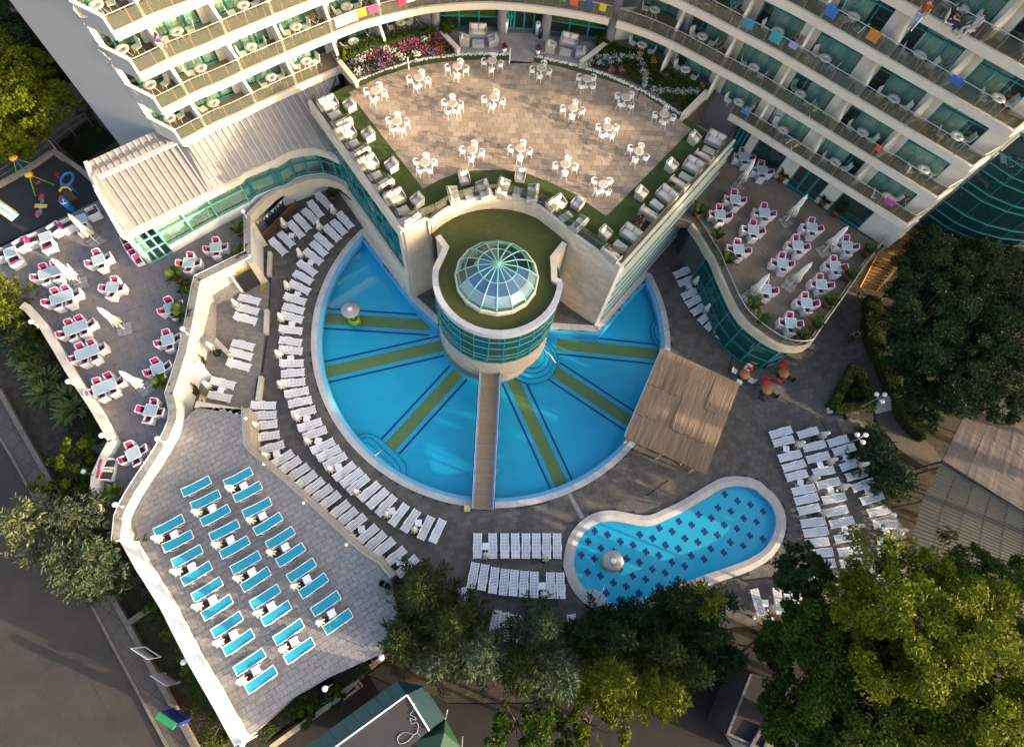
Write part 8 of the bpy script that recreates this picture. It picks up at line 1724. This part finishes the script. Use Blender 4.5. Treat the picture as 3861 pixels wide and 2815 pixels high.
for f in (.35, .7): p = sa.lerp(sb_, f); MB().box(p.x, p.y, Z0+.5, .4, .2, .04, .7).build('seat', RED, t); [MB().tube([(p.x+d*.18, p.y, Z0+.5), (p.x+d*.18, p.y, Z0+2.0)], .01, 4).build('chain', STEEL, t) for d in (-1, 1)]
def seahorse(u, v, lb):
    pass
t = thing('play_boat', 'blue and red play boat with yellow arch and anchor sign', 'play equipment')
def flat_at(rc, pts, z, th_, m, nm, par): MB().prism(xy(TL(rc, z, *pts)), z-th_, z).build(nm, m, par)
p = T('C', 535, 270, Z0+1.0); ang_ = math.radians(-60)
MB().tube([(p.x+.42*math.cos(a), p.y+.62*math.sin(a), Z0+1.1) for a in [i*.45 for i in range(15)]], .10, 6).build('ring_panel', BLU, t)
MB().prism(xy(TL('C', Z0+.9, (545, 300), (565, 320), (560, 335), (540, 310))), Z0, Z0+.9).build('prow_panel', BLU, t)
MB().prism(xy(TL('C', Z0+.8, (485, 385), (545, 445), (540, 475), (500, 470), (455, 435))), Z0+.1, Z0+.8).build('stern_panel', BLU, t)
MB().prism(xy(TL('C', Z0+.86, (465, 395), (485, 385), (480, 420), (460, 440))), Z0+.1, Z0+.86).build('red_panel', RED, t)
x = T('C', 500, 435, Z0+.83); MB().tube([(x.x-.1, x.y+.2, x.z), (x.x+.1, x.y-.25, x.z)], .03, 5).tube([(x.x-.15, x.y-.2, x.z), (x.x+.05, x.y-.3, x.z), (x.x+.25, x.y-.1, x.z)], .03, 5).build('anchor', PLAST, t)
MB().tube([T('C', 470, 355, Z0+.9), T('C', 490, 328, Z0+1.15), T('C', 530, 325, Z0+1.2), T('C', 562, 350, Z0+.9)], .09, 6).build('arch', YLW, t)
MB().prism(xy(TL('C', Z0+.3, (490, 350), (560, 350), (600, 395), (545, 435), (500, 395))), Z0, Z0+.25).build('deck', mat('brown_play_deck', (.10, .05, .03), .8), t)
MB().tube([T('C', 445, 215, Z0+.1), T('C', 515, 315, Z0+.5)], .04, 5).build('tiller', RED, t); MB().prism(xy(TL('C', Z0+.5, (435, 205), (460, 210), (460, 235), (438, 240))), Z0, Z0+.5).build('red_panel', RED, t)
t = thing('spring_seesaw', 'blue yellow and red spring seesaw on the playground', 'play equipment')
MB().tube([T('C', 330, 385, Z0+.5), T('C', 335, 440, Z0+.7), T('C', 320, 470, Z0+.5), T('C', 318, 520, Z0+.7), T('C', 292, 560, Z0+.5)], [.09, .12, .09, .12, .09], 7).build('body', BLU, t)
for u, v, m, w_, h_ in ((325, 405, RED, .5, .28), (322, 473, YLW, .30, .85), (298, 530, RED, .42, .3)): p = T('C', u, v, Z0+.75); MB().box(p.x, p.y, Z0+.75, h_, w_, .08).build('seat', m, t)
MB().tube([T('C', 330, 480, Z0), T('C', 330, 480, Z0+.6)], .12, 8).build('spring', BLACKP, t)
t = thing('play_slide', 'pale blue slide with yellow edge cut by the left picture edge', 'slide'); s0, s1, s2, s3 = T('C', -60, 390, Z0+1.4), T('C', 150, 535, Z0+.25), T('C', 88, 590, Z0+.25), T('C', -90, 460, Z0+1.4)
MB().add([s0, s1, s2, s3]+[p-Vector((0, 0, .06)) for p in (s0, s1, s2, s3)], [(0, 3, 2, 1), (4, 5, 6, 7), (0, 1, 5, 4), (1, 2, 6, 5), (2, 3, 7, 6), (3, 0, 4, 7)]).build('chute', mat('pale_blue_slide', (.20, .42, .55), .3), t)
for a, b in ((s0, s1), (s3, s2)): MB().bar(a+Vector((0, 0, .08)), b+Vector((0, 0, .08)), .06, .2).build('side_rail', YLW, t)
MB().bar(s0.lerp(s3, .5)+Vector((0, 0, .03)), s1.lerp(s2, .5)+Vector((0, 0, .03)), .05, .1).build('ridge', mat('blue_ridge', (.03, .12, .3), .4), t)
# fence on the planted slope
t = thing('slope_fence', 'dark rail fence between the playground and the trees', 'fence')
fp = xy(TL('00', LT+.6, (-20, 1480), (200, 1340), (420, 1190), (560, 1080), (720, 980)))
for p in resample(fp, 1.6): MB().tube([(*p, LT-.6), (*p, LT+.8)], .04, 6).build('post', BARK, t)
for z in (LT+.3, LT+.75): MB().tube([(*p, z) for p in fp], .03, 5).build('rail', BARK, t)
# ---------------------------------------------------------------- people
SKIN = mat('skin', (.42, .24, .16), .6); HAIR = mat('dark_hair', (.02, .014, .01), .8)
def skinmesh(nm, pts, edges, rad, m, parent, sub=2):
    me = bpy.data.meshes.new(nm); me.from_pydata([tuple(p) for p in pts], edges, []); me.materials.append(m); o = O(nm, me, parent)
    sk = o.modifiers.new('skin', 'SKIN'); sk.use_smooth_shade = True
    for i, r in enumerate(rad): me.skin_vertices[0].data[i].radius = (r[0], r[1]) if isinstance(r, tuple) else (r, r)
    me.skin_vertices[0].data[0].use_root = True
    s = o.modifiers.new('sub', 'SUBSURF'); s.levels = sub; s.render_levels = sub
    return o
def person(loc, rz, pose, label, shirt, legs, hair=HAIR, bare_legs=False):
    """one body: pelvis, spine, head, two arms with five fingered hands, two legs with feet; poses: walk, sit, lean, stand"""
    r = thing('person', label, 'person', loc, rz)
    sit = pose == 'sit'; hz = .52 if sit else .93; lean = {'walk': .05, 'sit': -.06, 'lean': .30, 'stand': .02}[pose]
    pv = [Vector((0, 0, hz)), Vector((lean*.35, 0, hz+.20)), Vector((lean*.8, 0, hz+.42)), Vector((lean, 0, hz+.56)), Vector((lean*1.15+.01, 0, hz+.65)), Vector((lean*1.2+.03, 0, hz+.76)), Vector((lean*1.2+.03, 0, hz+.86))]
    rad = [(.13, .11), (.125, .10), (.14, .10), (.075, .07), (.05, .05), (.085, .095), (.06, .07)]; e = [(i, i+1) for i in range(6)]
    J = {}
    for s in (-1, 1):
        sw_ = s*(.30 if pose == 'walk' else 0); i0 = len(pv)
        sh_ = Vector((lean, s*.19, hz+.52)); el = sh_+Vector((sw_*-.28+(.10 if pose in ('lean', 'sit') else .0), s*.06, -.27 if pose != 'lean' else -.22)); wr = el+Vector(((.24 if pose in ('sit', 'lean') else .05-sw_*.3), -s*(.06 if pose in ('sit', 'lean') else 0), -.06 if pose == 'sit' else (-.12 if pose == 'lean' else -.24))); hd = wr+(wr-el).normalized()*.07
        pv += [sh_, el, wr, hd]; rad += [.055, .042, .030, (.036, .02)]; e += [(3, i0), (i0, i0+1), (i0+1, i0+2), (i0+2, i0+3)]
        dr = (wr-el).normalized(); ls = Vector((0, 1, 0)) if abs(dr.y) < .9 else Vector((1, 0, 0))
        for f, (o_, L_) in enumerate(((-.03, .075), (-.01, .085), (.01, .08), (.03, .065), (.045*s*-1, .05))):
            j = len(pv); b0 = hd+ls*o_; pv += [b0+dr*.035 if f < 4 else hd+ls*o_, b0+dr*(.035+L_*.6)+Vector((0, 0, -.012)) if f < 4 else hd+ls*o_*1.6+dr*.05]; rad += [.010, .008]; e += [(i0+3, j), (j, j+1)]
        k0 = len(pv); hp = Vector((0, s*.10, hz-.04))
        if sit: kn = hp+Vector((.43, s*.05, .0)); an = kn+Vector((.02, 0, -.42))
        else: kn = hp+Vector((.06+sw_*.6, 0, -.42)); an = kn+Vector((-.06+sw_*.25-(.10 if sw_ < 0 else 0), 0, -.40 if pose == 'walk' else -.41))
        an.z = max(an.z, .07); pv += [hp, kn, an, an+Vector((.17, 0, -.035))]; rad += [.085, .058, .040, (.035, .03)]; e += [(0, k0), (k0, k0+1), (k0+1, k0+2), (k0+2, k0+3)]; J[s] = (i0, k0)
    skinmesh('body', pv, e, rad, SKIN, r)
    tp = [0, 1, 2, 3]; P2 = [pv[i] for i in tp]; R2 = [(.15, .13), (.148, .122), (.165, .125), (.09, .085)]; E2 = [(0, 1), (1, 2), (2, 3)]
    for s in (-1, 1): i0 = J[s][0]; n = len(P2); P2 += [pv[i0], pv[i0].lerp(pv[i0+1], .6)]; R2 += [.072, .062]; E2 += [(3, n), (n, n+1)]
    skinmesh('shirt', P2, E2, R2, shirt, r)
    P3 = [pv[0]+Vector((0, 0, .04))]; R3 = [(.145, .13)]; E3 = []
    for s in (-1, 1): k0 = J[s][1]; n = len(P3); f = .55 if bare_legs else .93; P3 += [pv[k0], pv[k0+1] if not bare_legs else pv[k0].lerp(pv[k0+1], .7)]; R3 += [.10, .075]; E3 += [(0, n), (n, n+1)]; \
        (not bare_legs) and (P3.append(pv[k0+1].lerp(pv[k0+2], .92)), R3.append(.058), E3.append((n+1, n+2)))
    skinmesh('trousers', P3, E3, R3, legs, r)
    hc = pv[5]+Vector((-.012, 0, .025)); MB().lathe([(.001, .125), (.06, .115), (.10, .06), (.112, 0), (.10, -.05), (.085, -.055)], 14, lob=lambda a, z: 1 if math.cos(a) < .3 else .88).build('hair', hair, r, tuple(hc))
    fc = pv[5]
    for y in (-.032, .032): MB().lathe([(.001, .012), (.011, .004), (.011, -.004), (.001, -.012)], 6).build('eye', BLKP, r, (fc.x+.088, y, fc.z+.0))
    MB().add([(.085, -.014, -.02), (.085, .014, -.02), (.115, 0, -.03), (.088, 0, .015)], [(0, 1, 2), (0, 2, 3), (1, 3, 2)]).build('nose', SKIN, r, (fc.x, 0, fc.z)); MB().box(.088, 0, -.052, .01, .045, .008).build('mouth', mat('lips', (.30, .09, .08), .6), r, (fc.x, 0, fc.z))
    for y in (-.088, .088): MB().box(0, y, -.01, .03, .015, .05).build('ear', SKIN, r, (fc.x, 0, fc.z))
    return r
BLKC = mat('black_cloth', (.015, .015, .018), .9, .2, 20); NAVC = mat('navy_cloth', (.02, .02, .07), .9, .2, 20); PALEC = mat('pale_cloth', (.45, .42, .40), .9); PURP = mat('violet_cloth', (.08, .03, .14), .9); JEAN = mat('pale_jean_cloth', (.20, .27, .38), .9)
p = T('13', 760, 1325, 0); person((p.x, p.y, 0), math.radians(40), 'walk', 'person in dark clothes walking along the shaded path', BLKC, BLKC)
p = T('00', 1395, 480, lev(2, -19)); e = nearest_edge((p.x, p.y)); person((e[0]-.25, e[1]+.35, lev(2, -19)), math.radians(-50), 'lean', 'person in a violet print top leaning on a balcony rail', PURP, PALEC, bare_legs=True)
for rc, u, v, k, lb, sh_, lg, rot, ps in (('03', 1630, 170, 4, 'person in a black shirt seated at the upper balcony table', BLKC, NAVC, -20, 'sit'), ('03', 1820, 235, 4, 'person in a pale top seated at the upper balcony table', PALEC, PALEC, 200, 'sit'), ('03', 1340, 180, 4, 'person with red hair and pale jeans standing on the upper balcony', mat('rust_cloth', (.25, .05, .03), .9), JEAN, -120, 'stand')):
    p = T(rc, u, v, lev(k, 27)+.5); person((p.x, p.y, lev(k, 27)), math.radians(rot), ps, lb, sh_, lg, hair=mat('red_hair', (.18, .04, .015), .8) if 'red' in lb else HAIR)
    if ps == 'sit': KBC.put((p.x, p.y, lev(k, 27)), math.radians(rot), 'ivory balcony chair under the seated %s' % lb.replace(' seated at the upper balcony table', ''), 'balcony chairs')
p = T('22', 1520, 770, 0); person((p.x+.1, p.y+.3, 0), math.radians(-100), 'sit', 'person sitting at the edge of the reed roof with legs stretched out', mat('red_cloth', (.35, .03, .03), .9), PALEC, bare_legs=True)
KWC.put((p.x+.1, p.y+.3, 0), math.radians(-100), 'white shell chair under the person at the edge of the reed roof', 'bar chairs')
